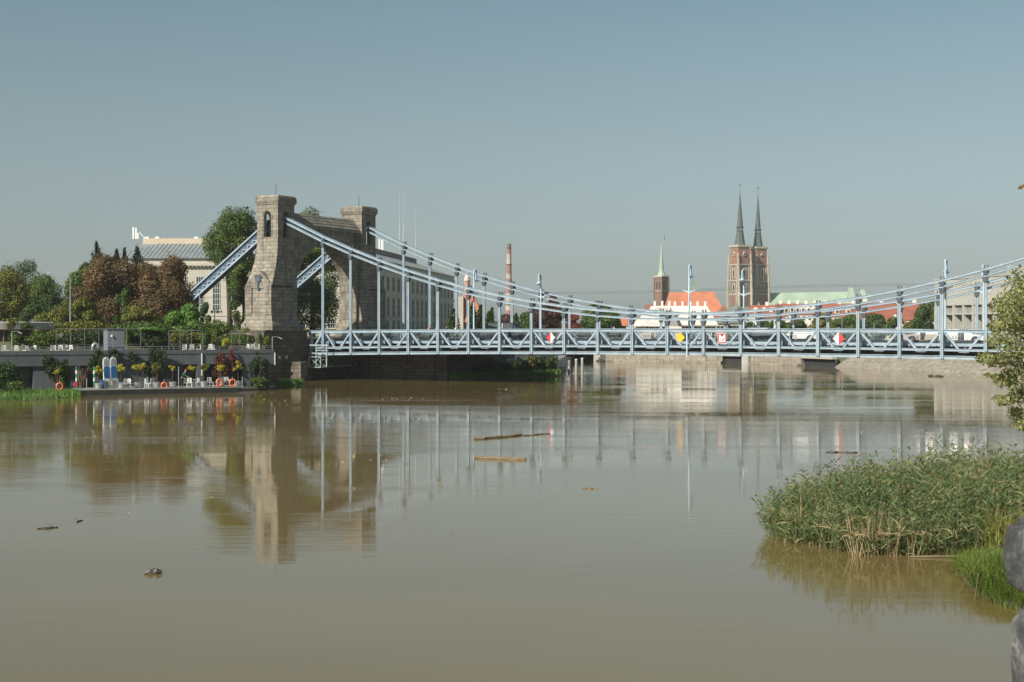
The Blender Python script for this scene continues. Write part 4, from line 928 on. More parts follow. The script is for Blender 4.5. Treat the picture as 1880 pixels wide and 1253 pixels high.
# ------------------------------------------------------------------ trees of the left bank
GL = "trees on the left bank"
T_ = [  # label px top wpx D leaf n nb
 ("tall dark green dome-topped tree at the far left", 46, 476, 92, 238, L_DARK, 9000, 26, {}),
 ("yellow-green tree cut by the left edge", 8, 494, 96, 205, L_YG, 8000, 24, {}),
 ("dull green tree right of the dome-topped tree", 92, 505, 76, 232, L_GREEN, 6500, 20, {}),
 ("dark bluish small tree behind the left street lamp", 96, 540, 52, 215, L_DARK, 4000, 14, {}),
 ("yellowish tree just right of the street lamp", 140, 512, 62, 204, L_YG, 6000, 18, {}),
 ("green tree crowned above the yellowish one", 156, 482, 46, 216, L_DARK, 4500, 16, {}),
 ("left brown-leaved chestnut tree", 210, 468, 146, 190, L_BROWN, 22000, 48, {}),
 ("right brown-leaved chestnut tree beside the cream building", 304, 471, 126, 189, L_BROWN, 20000, 46, {}),
 ("low yellow-green tree under the left chestnut", 165, 548, 60, 180, L_YG, 4000, 14, {}),
 ("small bright green tree between the two chestnuts", 226, 530, 30, 181, L_GREEN, 2600, 10, {}),
 ("round bright green small tree below the right chestnut", 338, 558, 66, 172, L_BRIGHT, 5000, 16, {}),
 ("third brown chestnut filling the gap between the two larger ones", 262, 480, 96, 193, L_BROWN, 12000, 30, {}),
 ("dark green broad tree left of the brown chestnuts", 160, 490, 74, 200, L_GREEN, 8000, 24, {}),
 ("slender dark green shrub tree by the cream facade", 373, 556, 30, 186, L_DARK, 2200, 8, {}),
 ("big tall green linden tree behind the near stone tower", 422, 378, 108, 204, L_GREEN, 15000, 44, {"h0": 0.42}),
 ("green linden tree seen through the stone arch", 574, 383, 118, 216, L_GREEN, 21000, 48, {"h0": 0.02}),
 ("leafy lower tree between the cream facade and the near tower", 447, 468, 60, 200, L_GREEN, 9000, 30, {}),
 ("low green tree at far left behind the pavilion", 66, 560, 60, 196, L_DARK, 3000, 10, {}),
 ("wide dull green tree filling the gap behind the left street lamp", 118, 536, 80, 240, L_GREEN, 5000, 18, {}), ("low yellow-green tree behind the clipped hedge", 262, 562, 70, 178, L_YG, 4000, 14, {}), ("low dark green tree between the pavilion and the lamp", 100, 566, 70, 192, L_YG, 4000, 14, {})]
for k, (lab, px, top, w_, D, lf, n, nb, kw) in enumerate(T_):
    kw.setdefault('h0', 0.08); ptree(lab, px, top, w_, D, lf, n=int(n*1.9), size=0.3, nb=nb, seed=500+k, group=GL, zb=5.0, **kw)
for k, (px, top, w_, lab) in enumerate([(177, 444, 56, "leftmost spruce tip rising above the brown chestnut"), (214, 457, 38, "second spruce tip from the left above the chestnuts"), (229, 455, 36, "third spruce tip from the left, with a forked top"), (252, 452, 56, "rightmost dark spruce in front of the grey metal roof")]):
    spruce(lab, px, top, w_*1.25, 214 + 2*k, 5.0, 7000, 600+k, group="spruces behind the chestnuts", size=0.34, layers=20)
# street lamp at left
def road_lamp(label, px, top, D, arm_px, zb=5.0, grp=None, col=STEELP, r0=0.11):
    p = at(px, HY, D); r = thing("street_lamp", label, "street lamp", (p.x, p.y, zb), 0, grp); hh = wz(top, D) - zb; a = arm_px / F * D
    MB().tube([(0,0,0),(0,0,hh*0.4),(0,0,hh*0.93)], [r0*0.9, r0*0.7, r0*0.4], 8).build("pole", col, r)
    MB().tube([(0,0,hh*0.92),(a*0.12,0,hh*0.965),(a*0.4,0,hh*0.985),(a*0.9,0,hh)], [r0*0.4, r0*0.35, r0*0.3, r0*0.25], 6).build("arm", col, r)
    MB().bar((a*0.85,0,hh),(a*1.05,0,hh+0.03),0.25,0.1).build("lamp_head", GALV, r); return r
road_lamp("tall pale street lamp with a long arm reaching left over the trees", 129, 501, 178, -40)
road_lamp("thin pale lamp pole in front of the cream building", 366.5, 540, 180, 0.1)
t = thing("double_street_lamp", "dark double-headed lantern post in front of the cream building", "street lamp", (wx(394, 185), 185, 5.0))
MB().tube([(0,0,0),(0,0,3.9)],[0.09,0.06],8).build("pole", DARKM, t)
m = MB()
for e in (-1, 1): m.tube([(0,0,3.7),(e*0.2,0,3.95),(e*0.38,0,3.8)],0.03,5)
m.build("arm", DARKM, t)
for e in (-1, 1): MB().lathe([(0.05,0.2),(0.18,0.05),(0.16,0),(0.05,-0.25)],8,(e*0.38,0,3.6)).build("lantern", DARKM, t)
t = thing("road_sign", "round blue road sign on a post right of the near tower foot", "sign", (wx(556, 186), 186, 5.0)); zz = wz(599, 186) - 5.0
MB().tube([(0,0.05,0),(0,0.05,zz)],0.035,6).build("post", GALV, t)
MB().prism([(0.3*math.cos(2*math.pi*k/20), zz+0.3*math.sin(2*math.pi*k/20)) for k in range(20)], -0.02, 0.02, 'y').build("disc", mat("sign_blue",(0.05,0.14,0.42),(0.04,0.12,0.36),0.4,2), t)
MB().prism([(-0.05,zz-0.17),(0.05,zz-0.17),(0.05,zz),(0.13,zz),(0,zz+0.18),(-0.13,zz),(-0.05,zz)], -0.03, -0.019, 'y').build("arrow", WHITE, t)

# ------------------------------------------------------------------ big cream office building
CREAM = mat("cream_render", (0.49, 0.46, 0.385), (0.41, 0.385, 0.325), 0.85, 0.3, bmp=0.1, streak=0.2)
CREAM2 = mat("cream_wing", (0.60, 0.575, 0.50), (0.52, 0.495, 0.43), 0.85, 0.3, bmp=0.1, streak=0.25)
MROOF = mat("metal_roof", (0.25, 0.28, 0.285), (0.20, 0.23, 0.235), 0.45, 0.6, streak=0.2)
OC = Vector((wx(682, 260), 260, 5.0))
off = thing("office_building", "long cream public building with grey metal roof behind the near tower", "building", OC)
e_ = 19.15 - 5.0; Lf = OC.x - wx(192, 260)
m = MB(); m.box(-Lf, 0, 0, 20, 0, e_ - 1.6); fw = m.build("front_wall", CREAM, off)
m = MB(); m.box(-Lf-0.25, 0.25, -0.25, 20, e_-1.6, e_-1.35); m.box(-Lf-0.7, 0.7, -0.7, 20, e_-1.35, e_-0.95); m.box(-Lf, 0.1, -0.1, 20, e_-0.95, e_-0.02)
k = -Lf
while k < 0: m.box(k, k+0.25, -0.55, -0.25, e_-1.6, e_-1.36); k += 0.7
m.box(-Lf-0.1, 0.1, -0.1, 0, 3.6, 3.8); m.build("cornice", CREAM, fw)
ANG = math.atan2(0.993, 0.114); WL = 97.0; MW = Matrix.Rotation(ANG, 4, 'Z')
m = MB(); m.box(0.1, WL, 0.01, 20, 0, e_ - 1.6); ww = m.build("wing_wall", CREAM2, off, M=MW)
m = MB(); m.box(-0.2, WL+0.3, -0.3, 20, e_-1.6, e_-1.3); m.box(-0.5, WL+0.8, -0.8, 20, e_-1.3, e_-0.9); m.box(0, WL, -0.1, 20, e_-0.9, e_-0.02)
m.box(0.1, WL, -0.2, 0.0, 7.9, 8.35); m.box(0.1, WL, -0.15, 0.0, 3.5, 3.7); m.build("wing_cornice", CREAM2, ww, M=MW)
# roofs
zr = 22.4 - 5.0
m = MB(); m.add([(-Lf-0.6, -0.6, e_), (0.6, -0.6, e_), (-8, 8.5, zr), (-Lf+5, 8.5, zr), (-Lf-0.6, 20.5, e_), (-Lf+5, 14, zr), (-8, 14, zr), (0.6, 20.5, e_)], [(0, 1, 2, 3), (0, 3, 5, 4), (4, 5, 6, 7), (1, 7, 6, 2), (3, 2, 6, 5), (0, 4, 7, 1)])
rf = m.build("roof", MROOF, off)
m = MB(); x = -Lf
while x < 0:
    q0 = max(0, min(1, (x + Lf)/8)); q1 = 1
    m.bar((x, -0.55, e_+0.04), (x + (0 if -Lf+8 < x < -8 else (8 - (x+Lf))*0.0), 8.4, zr+0.04) if -Lf+8 < x < -8 else ((-Lf + (x+Lf)), -0.55 + 9.0*min(1, (x+Lf)/8, -x/8), e_+0.04 + (zr-e_)*min(1, (x+Lf)/8, -x/8)), 0.06, 0.07); x += 0.8
m.build("roof_seam", MROOF, rf)
m = MB(); m.box(-Lf+4.9, -5.6, 8.2, 14.4, zr-0.1, 23.35-5.0); m.build("roof_parapet", mat("rusty_cream", (0.55,0.50,0.40),(0.50,0.36,0.22),0.85,0.12,streak=0.2), rf)
m = MB(); m.add([(-0.6,-0.6,e_),(WL+0.6,-0.6,e_),(WL-7,8.5,zr),(8,8.5,zr),(-0.6,20.5,e_),(8,14,zr),(WL-7,14,zr),(WL+0.6,20.5,e_)], [(0,1,2,3),(0,3,5,4),(4,5,6,7),(1,7,6,2),(3,2,6,5),(0,4,7,1)])
wr = m.build("roof", mat("wing_roof", (0.30, 0.32, 0.31), (0.24, 0.26, 0.25), 0.6, 0.5, streak=0.2), off, M=MW)
MB().box(7.6, WL-6.6, 8.2, 14.4, zr-0.1, 18.4).build("roof_parapet", mat("wing_parapet", (0.22,0.20,0.17),(0.17,0.155,0.13),0.85,0.3), wr, M=MW)
# windows
FR = mat("window_frame", (0.62, 0.62, 0.58), (0.55, 0.55, 0.5), 0.6, 3)
def win_mesh(w_, h_, fr, nx, nz, gl=GLASS, deep=0.0, sill=True):
    """window: surround with panes; origin at the bottom middle, facing -y"""
    r = MB(); t_ = 0.14
    r.box(-w_/2-t_, -w_/2, -0.1, 0.02, -0.05, h_+t_); r.box(w_/2, w_/2+t_, -0.1, 0.02, -0.05, h_+t_); r.box(-w_/2, w_/2, -0.1, 0.02, h_, h_+t_)
    if sill: r.box(-w_/2-0.3, w_/2+0.3, -0.25, 0.02, -0.25, -0.05)
    a = r.build("window", fr, None)
    g_ = MB().box(-w_/2, w_/2, -0.04, -0.02, -0.05, h_).build("pane", gl, a)
    b = MB()
    for k in range(1, nx): x = -w_/2 + w_*k/nx; b.box(x-0.035, x+0.035, -0.075, -0.041, 0, h_)
    for k in range(1, nz): z = h_*k/nz; b.box(-w_/2, w_/2, -0.075, -0.041, z-0.035, z+0.035)
    b.build("sash", FR, a); return a
WGL = mat('dim_window', (0.035,0.04,0.045), (0.02,0.024,0.028), 0.6, 0.4, spec=0.15)
wp = {"tall": win_mesh(1.15, 6.0, CREAM, 3, 6), "low": win_mesh(1.2, 1.5, CREAM, 3, 2), "w1": win_mesh(2.0, 2.5, CREAM2, 2, 2, WGL), "w2": win_mesh(2.0, 3.6, CREAM2, 2, 3, WGL), "w3": win_mesh(1.9, 1.8, CREAM2, 2, 2, WGL, sill=False)}
used = set()
def put(kind, parent, loc, rz_):
    o = wp[kind]
    if kind not in used: used.add(kind); o.parent = parent; o.location = loc; o.rotation_euler = (0, 0, rz_); return o
    return dupchild(o, parent, loc, None, rz_)
for k in range(16):
    x = wx(382 + 30.2*(k-5.5), 260) - OC.x
    if x > -1 or x < -Lf + 1: continue
    put("tall", off, (x, -0.001, 9.75-5), 0); put("low", off, (x, -0.001, 6.5-5), 0)
for k in range(18):
    for kd, z in (("w1", 13.8), ("w2", 8.75), ("w3", 6.1)):
        p = MW @ Vector((4.5 + 5.25*k, -0.001, z - 5)); put(kd, off, p, ANG)
# roof equipment
m = MB()
for dx, h_ in ((242, 3.6), (247, 3.4), (250.5, 1.8)): x = wx(dx, 268) - OC.x; MB().box(x-0.15, x+0.15, 9, 9.3, 18.3, 18.3 + h_*0.62).build('rooftop_antenna', WHITE, off)
x = wx(253, 268) - OC.x; m.bar((x, 9, 19.6), (x+1.1, 9, 18.4), 0.12, 0.12)
m.build('rooftop_antenna', WHITE, off)
for dx in (267, 286, 358): x = wx(dx, 268) - OC.x; MB().box(x-0.4, x+0.4, 9, 10, 18.3, 18.7).build('roof_vent', WHITE, off)
for sx in (38, 40, 43, 60, 62.5, 64): MB().box(sx-0.2, sx+0.2, 11, 11.3, 18.3, 21.5).build("rooftop_antenna", WHITE, off, M=MW)
MB().bar((33, 11, 18.5), (38, 11, 21), 0.12, 0.12).build("rooftop_antenna", WHITE, off, M=MW)
m = MB()
for px, top, yb in ((734, 349, 300), (742, 350, 300), (763.5, 380, 330)):
    x = wx(px, yb) - OC.x; zt_ = wz(top, yb) - 5
    m.tube([(x, yb-260, 18), (x, yb-260, zt_)], [0.09, 0.03], 4); m.tube([(x-0.35, yb-260, 18), (x, yb-260, 18+(zt_-18)*0.5)], 0.02, 3)
m.build("aerial_mast", mat("aerial_grey", (0.5,0.53,0.55)), off)

# ------------------------------------------------------------------ middle distance: chimney, steep church, trees
BR1 = masonry("brick_red", (0.42, 0.155, 0.095), (0.34, 0.125, 0.08), (0.32, 0.24, 0.19), 0.6, 0.25, msize=0.02, bmp=0.2, stain=0.25)
BR2 = masonry("brick_brown", (0.27, 0.15, 0.105), (0.205, 0.12, 0.09), (0.25, 0.19, 0.15), 0.6, 0.25, msize=0.02, bmp=0.2, stain=0.3)
def tilemat(name, c, sc=2.2, rough=0.8):
    m, t, b = nodes(name); v = coord(t); 
    wv = t.nodes.new("ShaderNodeTexWave"); wv.bands_direction = 'Z'; wv.inputs['Scale'].default_value = sc; wv.inputs['Distortion'].default_value = 0.3; t.links.new(v, wv.inputs[0])
    f = noise(t, v, 0.25, 6, 0.7); col = ramp(t, f, [(0.3, tuple(x*0.72 for x in c)), (0.5, c), (0.72, tuple(min(1, x*1.2) for x in c))])
    col = mix(t, col, ramp(t, wv.outputs[0], [(0, (0.8,)*3), (1, (1.05,)*3)]), 0.6, 'MULTIPLY')
    t.links.new(col, b.inputs['Base Color']); b.inputs['Roughness'].default_value = rough; return m
T_OR = tilemat("tile_orange", (0.50, 0.175, 0.09)); T_RD = tilemat("tile_red", (0.32, 0.11, 0.07)); T_WH = tilemat("tile_whitewashed", (0.74, 0.69, 0.62), 1.6)
COPPER = mat("copper_green", (0.37, 0.47, 0.35), (0.28, 0.37, 0.28), 0.7, 0.12, streak=0.25)
COPPER_D = mat("copper_dark", (0.085, 0.11, 0.095), (0.05, 0.065, 0.058), 0.6, 0.3, streak=0.25)
SLATE = mat("slate_green", (0.20, 0.25, 0.22), (0.14, 0.18, 0.16), 0.7, 0.4, streak=0.2)
WWALL = mat("white_render", (0.74, 0.70, 0.62), (0.66, 0.62, 0.55), 0.85, 0.25, streak=0.15)
SAND = mat("sandstone_trim", (0.48, 0.42, 0.33), (0.36, 0.31, 0.24), 0.85, 0.6)
# chimney
D = 640; c = at(934.5, 600, D); t = thing("factory_chimney", "tall round chimney with faded red and white bands", "chimney", (c.x, D, 4))
bands = [(600, 570, 'r'), (570, 538, 'w'), (538, 512, 'r'), (512, 503, 'w'), (503, 486, 'r'), (486, 467, 'w'), (467, 456, 'r'), (456, 448, 'g')]
CM = {'r': mat("faded_red", (0.34, 0.17, 0.14), (0.26, 0.13, 0.105), 0.85, 0.5, streak=0.3), 'w': mat("faded_white", (0.47, 0.41, 0.35), (0.37, 0.32, 0.27), 0.85, 0.5, streak=0.3), 'g': mat("sooty_top", (0.2, 0.16, 0.13), (0.15, 0.12, 0.1), 0.9, 0.5)}
def cr(y): return (3.7 + (y - 448)/152*3.2) / F * D
for a, b, k in bands:
    za, zb_ = wz(a, D) - 4, wz(b, D) - 4
    if a == 600: za = 0
    MB().lathe([(cr(a), za), (cr(b), zb_ - 0.01)], 20).build("stack_section", CM[k], t, smooth=False)
m = MB()
for y in (456, 486, 520, 560): m.lathe([(cr(y)+0.15, wz(y, D)-4-0.2), (cr(y)+0.15, wz(y, D)-4+0.2)], 20)
m.build("iron_hoop", DARKM, t)
# steep orange church roof
D = 390; q = D / F; t = thing("steep_roofed_church", "small church with a steep bright orange roof and a round turret", "church", (wx(868, D), D, 4.2))
x0, x1, xr = (848-868)*q, (895-868)*q, (862-868)*q; zr_ = wz(536, D) - 4.2; ze = wz(592, D) - 4.2
MB().box(x0, x1, 0, 16, 0, ze).build("wall", BR1, t)
MB().add([(x0,-0.5,ze),(x1,-0.5,ze),(x1,16.5,ze),(x0,16.5,ze),(xr-1.8,2.5,zr_),(xr+0.4,2.5,zr_),(xr+0.4,15,zr_),(xr-1.8,15,zr_)],[(0,1,5,4),(1,2,6,5),(2,3,7,6),(3,0,4,7),(4,5,6,7),(0,3,2,1)]).build("roof", T_OR, t)
tx = (856-868)*q; tw = MB().lathe([(0.72, 0), (0.72, wz(522, D)-4.2), (0.85, wz(520, D)-4.2), (0.85, wz(517.5, D)-4.2)], 16, (tx, 7, 0)).build("turret", mat("pink_render", (0.50,0.34,0.29),(0.42,0.28,0.24),0.8,0.5), t, smooth=False)
b_ = wz(517, D)-4.2; MB().lathe([(0.95, b_), (0.9, b_+0.7), (0.6, b_+1.6), (0.28, b_+2.3), (0.1, b_+3.0), (0.02, b_+3.4)], 16, (tx, 7, 0)).build("turret_cap", mat("pale_pink_cap", (0.62,0.47,0.42),(0.52,0.4,0.36),0.7,0.5), tw, smooth=True)
MB().box(x0-1.2, x0+0.4, -0.8, 2, 0, wz(545, D)-4.2).build("gable_wall", CREAM, t)
GM = "trees beyond the bridge"
M_ = [("bright conical tree left of the steep church", 833, 568, 32, 226, 's', L_GREEN), ("dark conical tree in front of the steep church", 868, 556, 30, 230, 's', L_DARK), ("pointed green conifer right of the steep church", 898, 572, 26, 236, 's', L_GREEN),
      ("broad dark conical tree under the orange roof", 882, 560, 26, 242, 's', L_DARK), ("slim dark conifer left of the chimney", 903, 566, 16, 240, 's', L_GREEN), ("dark conifer pair right of the chimney", 964, 573, 36, 246, 't', L_GREEN),
      ("brownish low tree in front of the chimney foot", 930, 578, 40, 300, 't', L_COPPER), ("narrow dark conifer touching the chimney's right side", 948, 576, 14, 250, 's', L_DARK),
      ("big copper-leaved beech tree", 1010, 556, 72, 262, 't', L_COPPER), ("upper loose copper crown above the big beech", 1014, 543, 36, 270, 't', L_COPPER), ("small copper tree left of the big beech", 986, 574, 36, 258, 't', L_COPPER),
      ("reddish tree right of the big beech", 1050, 575, 36, 280, 't', leafmat("leaf_reddish", [(0.12,0.03,0.02),(0.25,0.06,0.04),(0.35,0.12,0.06)])),
      ("tall bright green round tree left of the white building", 1104, 554, 72, 300, 't', L_GREEN), ("dark tree left of the tall round green tree", 1070, 586, 40, 300, 't', L_DARK), ("low green tree right of the tall round tree", 1136, 588, 28, 300, 't', L_GREEN),
      ("first small green tree right of the cathedral", 1400, 586, 42, 330, 't', L_GREEN), ("small dark tree right of the cathedral towers", 1432, 590, 30, 320, 't', L_DARK), ("green tree below the left red roofs", 1462, 584, 46, 320, 't', L_GREEN),
      ("olive tree in the middle below the red roofs", 1510, 576, 58, 320, 't', L_YG), ("wide green tree below the red roofs", 1560, 578, 66, 310, 't', L_GREEN), ("dark green tree left of the white gabled house", 1602, 577, 50, 300, 't', L_DARK),
      ("round green tree in front of the white gabled house", 1644, 582, 46, 285, 't', L_GREEN), ("tall dark green tree left of the concrete building", 1704, 553, 56, 270, 't', L_DARK), ("olive tree under the long red roof", 1672, 588, 40, 280, 't', L_YG), ("small dark tree beside the yellow houses", 1378, 592, 26, 340, 't', L_DARK)]
for k, (lab, px, top, w_, D, kd, lf) in enumerate(M_):
    if kd == 's': spruce(lab, px, top, w_, D, 4.8 if px < 1030 else 1.1, 1500, 700+k, lf, GM, 0.55, 9, name="conifer")
    else: ptree(lab, px, top, w_, D, lf, n=5000 if w_ < 50 else 9000, size=0.4 if D < 290 else 0.5, nb=14, seed=700+k, group=GM, zb=4.8 if px < 1030 else 1.1, h0=0.05 if px < 1030 else 0.3)
for k, (px, top, D, arm, lab) in enumerate([(1076, 575, 300, 3, "thin pale lamp post left of the tall round green tree"), (1114, 575, 300, 3, "thin pale lamp post in front of the tall round green tree"), (968, 563, 320, -6, "thin lamp post right of the chimney"), (908, 576, 340, -8, "thin lamp post left of the chimney"),
        (1383, 575, 260, 4, "thin lamp post right of the cathedral towers"), (1546, 577, 250, -7, "curved-arm lamp post before the wide green tree"), (1490, 584, 260, 3, "thin lamp post before the olive tree"), (1605, 592, 240, -5, "short curved lamp post left of the white gabled house"), (1627, 596, 250, 2, "short thin lamp post in front of the white gabled house")]):
    road_lamp(lab, px, top, D, arm, 4.9 if px < 1030 else 1.1, "lamp posts beyond the bridge", STEELP, 0.09)

# ------------------------------------------------------------------ promenade bank beyond the bridge
rng = np.random.default_rng(21)
p0, p1 = Vector((wx(812, 180), 180, 0)), Vector((wx(1028, 197), 197, 0)); dd = (p1 - p0)
t = thing("promenade_parapet", "pale low parapet wall with a white fence above the far grassy bank", "parapet", (p0.x, p0.y + 7.5, 1.9), math.atan2(dd.y, dd.x)); L = dd.length
MB().box(0, L, 0, 0.4, 0, 1.15).build("wall", mat("parapet_stone", (0.42,0.40,0.36),(0.3,0.29,0.26),0.85,0.8,streak=0.3), t); MB().box(-0.1, L+0.1, -0.1, 0.5, 1.15, 1.3).build("coping", CONC, t)
m = MB(); k = 0
while k < L: m.box(k, k+0.05, -2.45, -2.4, -0.9, 0.35); k += 0.22
m.box(0, L, -2.47, -2.38, 0.3, 0.38); m.build("fence", WHITE, t)
for k in range(15):
    f_ = (k + 0.5) / 15; px = 822 + 198*f_; D = 180 + 17*f_ + 1.5
    h_ = [40, 30, 32, 26, 30, 28, 34, 28, 26, 34, 30, 38, 34, 38, 36][k]
    lab = ["tall dark ivy-like bush against the pier wall", "dark bush second from the pier wall", "dark shrub below the parked white car", "small dark shrub under the white fence", "brownish green shrub under the white fence", "low dark shrub left of the olive one", "olive shrub in the middle of the far bank", "dark shrub right of the olive one",
           "small shrub just before the bank's midpoint gap", "rounded green shrub halfway along the far bank", "dark low shrub near the bend of the far bank", "yellow-green shrub near the end of the far bank", "dark shrub near the piles", "green tall shrub beside the leftmost pile", "shrub at the far bank's tip behind the piles"][k]
    bush(lab, px, 694 - h_/2 - 5*f_, 22 if k else 26, h_, D, [L_IVY, L_DARK, L_IVY, L_DARK, L_GREEN][k % 5] if k not in (6, 11) else L_YG, 1500, 0.26, 800+k, "bank_shrub", "shrub", 7, depth=1.0, group="shrubs on the far grassy bank")
gb3 = [(wx(826, 176.5), 177), (wx(1026, 191), 191), (wx(1030, 197), 197), (wx(826, 180.5), 181)]
tag(MB().prism(gb3, -0.4, 0.15, 'z').build("far_bank_verge", GRND), kind='structure')
pt = scatter(gb3, 3800, rng); blades("bank_grass", np.c_[pt, np.full(len(pt), 0.1)], 0.75, 0.09, rng, L_BRIGHT, "pale green grass fringe at the water under the far bank shrubs", 0.6, 2)
# mooring piles
for px, top, bot, lab in ((1031, 666, 684, "leftmost of the four pale round piles in the river"), (1045, 664, 685, "second from the left of the four pale river piles"), (1058, 661, 683, "third from the left of the four pale river piles"), (1069, 659, 682, "rightmost of the four pale round river piles")):
    D = H*F/(bot-HY); t = thing("mooring_pile", lab, "pile", (wx(px, D), D, -1), 0, "pale piles standing in the river")
    MB().lathe([(0.2, 0), (0.2, 1 + wz(top, D))], 14).build("shaft", CONC, t); MB().lathe([(0.21, 1+wz(top, D)), (0.21, 1.08+wz(top, D)), (0.15, 1.12+wz(top, D))], 14).build("cap", WHITE, t)
# far quay wall with culvert openings
QW = masonry("quay_stone", (0.36, 0.325, 0.265), (0.29, 0.26, 0.215), (0.24, 0.215, 0.18), 1.4, 0.5, msize=0.02, bmp=0.4)
qp = [(1036, 285), (1112, 276), (1330, 263), (1378, 258), (1474, 243), (1540, 233), (1720, 209), (1900, 190)]
def seg(pa, Da, pb, Db, z0, z1, th, m_, nm, par, base=0.0):
    a = Vector((wx(pa, Da), Da, 0)); b = Vector((wx(pb, Db), Db, 0)); d = (b-a); L = d.length; M = Matrix.Translation(a) @ Matrix.Rotation(math.atan2(d.y, d.x), 4, 'Z')
    return MB().box(0, L, base-th, base, z0, z1).build(nm, m_, par, M=M)
t = thing("quay_wall", "long pale stone quay wall along the far bank below the bridge", "wall", (0, 0, 0))
seg(1036, 284, 1056, 281, -1, 1.6, 0.9, QW, "wall_section", t); seg(1056, 281, 1104, 277, 1.3, 1.6, 0.9, QW, "lintel", t); seg(1104, 277, 1116, 275.5, -1, 1.6, 2.0, CONC, "pier", t)
seg(1116, 275.5, 1330, 262, -1, 1.6, 0.9, QW, "wall_section", t); seg(1330, 262, 1374, 257.5, 1.3, 1.6, 0.9, CONC, "lintel", t); seg(1374, 257.5, 1386, 256, -1, 1.6, 1.6, CONC, "pier", t)
seg(1386, 256, 1478, 243, -1, 1.6, 0.9, QW, "wall_section", t); seg(1478, 243, 1536, 234, 1.3, 1.7, 0.9, CONC, "lintel", t)
def bank(pa, Da, pb, Db):
    a = Vector((wx(pa, Da), Da, 0)); b = Vector((wx(pb, Db), Db, 0)); d = b-a; M = Matrix.Translation(a) @ Matrix.Rotation(math.atan2(d.y, d.x), 4, 'Z')
    MB().prism([(-1.5, -0.6), (0.5, -0.6), (7.0, -0.6), (7.0, 2.9), (4.5, 2.9)], 0, d.length, 'x').build("sloping_revetment", QW, t, M=M)
bank(1536, 234, 1722, 209); bank(1721.5, 209, 1912, 189)
fc = thing("quay_railing", "dark picket railing along the top of the far quay wall below the white-roofed building", "railing", (0, 0, 0))
m = MB(); qa, qb = Vector((wx(1118, 275), 275, 1.6)), Vector((wx(1328, 261.6), 261.6, 1.6)); nn = int((qb-qa).length/0.45)
for i in range(nn+1): q_ = qa + (qb-qa)*i/nn; m.bar(q_, q_ + Vector((0,0,1.1)), 0.06, 0.06)
m.bar(qa + Vector((0,0,1.1)), qb + Vector((0,0,1.1)), 0.06, 0.06); m.build("pickets", DARKM, fc)
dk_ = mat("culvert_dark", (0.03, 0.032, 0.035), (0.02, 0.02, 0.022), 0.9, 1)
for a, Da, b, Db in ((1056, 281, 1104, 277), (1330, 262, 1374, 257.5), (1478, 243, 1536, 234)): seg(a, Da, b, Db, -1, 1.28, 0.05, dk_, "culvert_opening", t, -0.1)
seg(1116, 275, 1330, 261.4, -0.6, 0.35, 1.6, QW, "ledge", t); seg(1386, 255, 1478, 242, -0.6, 0.3, 1.6, QW, "ledge", t)
# colourful mural strip painted on the quay
gcol = [(0.55,0.12,0.12),(0.6,0.55,0.5),(0.5,0.1,0.1),(0.65,0.6,0.55),(0.55,0.2,0.2)]
m_ = [mat("mural_%s" % n, c_) for n, c_ in (("red",(0.5,0.1,0.1)),("cream",(0.6,0.55,0.5)),("blue",(0.15,0.35,0.5)),("pink",(0.55,0.35,0.33)),("teal",(0.2,0.4,0.38)),("ochre",(0.5,0.32,0.12)))]
rr = random.Random(3); Dq = lambda px: 275.5 + (262-275.5)*(px-1116)/214
g_ = thing("quay_mural", "colourful painted strip of red, white and blue blocks low on the quay wall", "mural", (0, 0, 0)); px = 1196
while px < 1296:
    w_ = rr.choice([5, 7, 9] if px > 1262 else [14, 20, 24]); h_ = rr.uniform(0.55, 1.0)
    seg(px, Dq(px), px+w_-0.4, Dq(px+w_), 0.05, 0.35+h_*0.6, 0.03, m_[rr.choice([0,2,4,5,1]) if px > 1262 else rr.choice([1,3])], "painted_block", g_, -0.9)
    if px < 1262: seg(px, Dq(px), px+w_-0.4, Dq(px+w_), 1.0, 1.14, 0.03, m_[0], "painted_block", g_, -0.9)
    px += w_

# ------------------------------------------------------------------ whitewashed-roof building
D = 293; q = D / F; bx = wx(1240, D)
wb = thing("white_roofed_building", "large building with whitewashed hipped roofs and a row of white chimneys", "building", (bx, D, 1.2))
def X(px): return (px - 1240) * q
def Z(py, d=D): return wz(py, d) - 1.2
ze = Z(597); zr_ = Z(561)
MB().box(X(1209), X(1317), 2, 20, 0, ze).build("main_wall", WWALL, wb)
MB().box(X(1169), X(1236.5), -14, 2.2, 0, ze-0.3).build("wing_wall", WWALL, wb)
MB().add([(X(1200),1,ze),(X(1320),1,ze),(X(1320),21,ze),(X(1200),21,ze),(X(1206),9,zr_),(X(1309),9,zr_),(X(1309),13,zr_),(X(1206),13,zr_)],[(0,1,5,4),(1,2,6,5),(2,3,7,6),(3,0,4,7),(4,5,6,7),(0,3,2,1)]).build("main_roof", T_WH, wb)
# wing roof: hipped, ridge running towards the river
zw = zr_ - 0.4
MB().add([(X(1164),-15,ze-0.3),(X(1205),-15,ze-0.3),(X(1240),-6,ze-0.3),(X(1240),14,ze-0.3),(X(1166),14,ze-0.3),(X(1204),0,zw),(X(1236),4,zw),(X(1236),12,zw),(X(1204),12,zw)],
   [(0,1,5),(1,2,6,5),(2,3,7,6),(3,4,8,7),(4,0,5,8),(5,6,7,8),(0,4,3,2,1)]).build("wing_roof", T_WH, wb)
for k, px in enumerate((1204.5, 1218.5, 1231.5, 1248.5, 1262.5, 1277, 1291, 1305.5)):
    y = 9 if px > 1235 else 3; z0 = zr_-1.2; a = MB().box(X(px)-0.19, X(px)+0.19, y-0.3, y+0.3, z0, Z(554)).build("chimney", WHITE, wb)
    MB().box(X(px)-0.24, X(px)+0.24, y-0.35, y+0.35, Z(554), Z(552.6)).build("chimney_cap", WHITE, a)
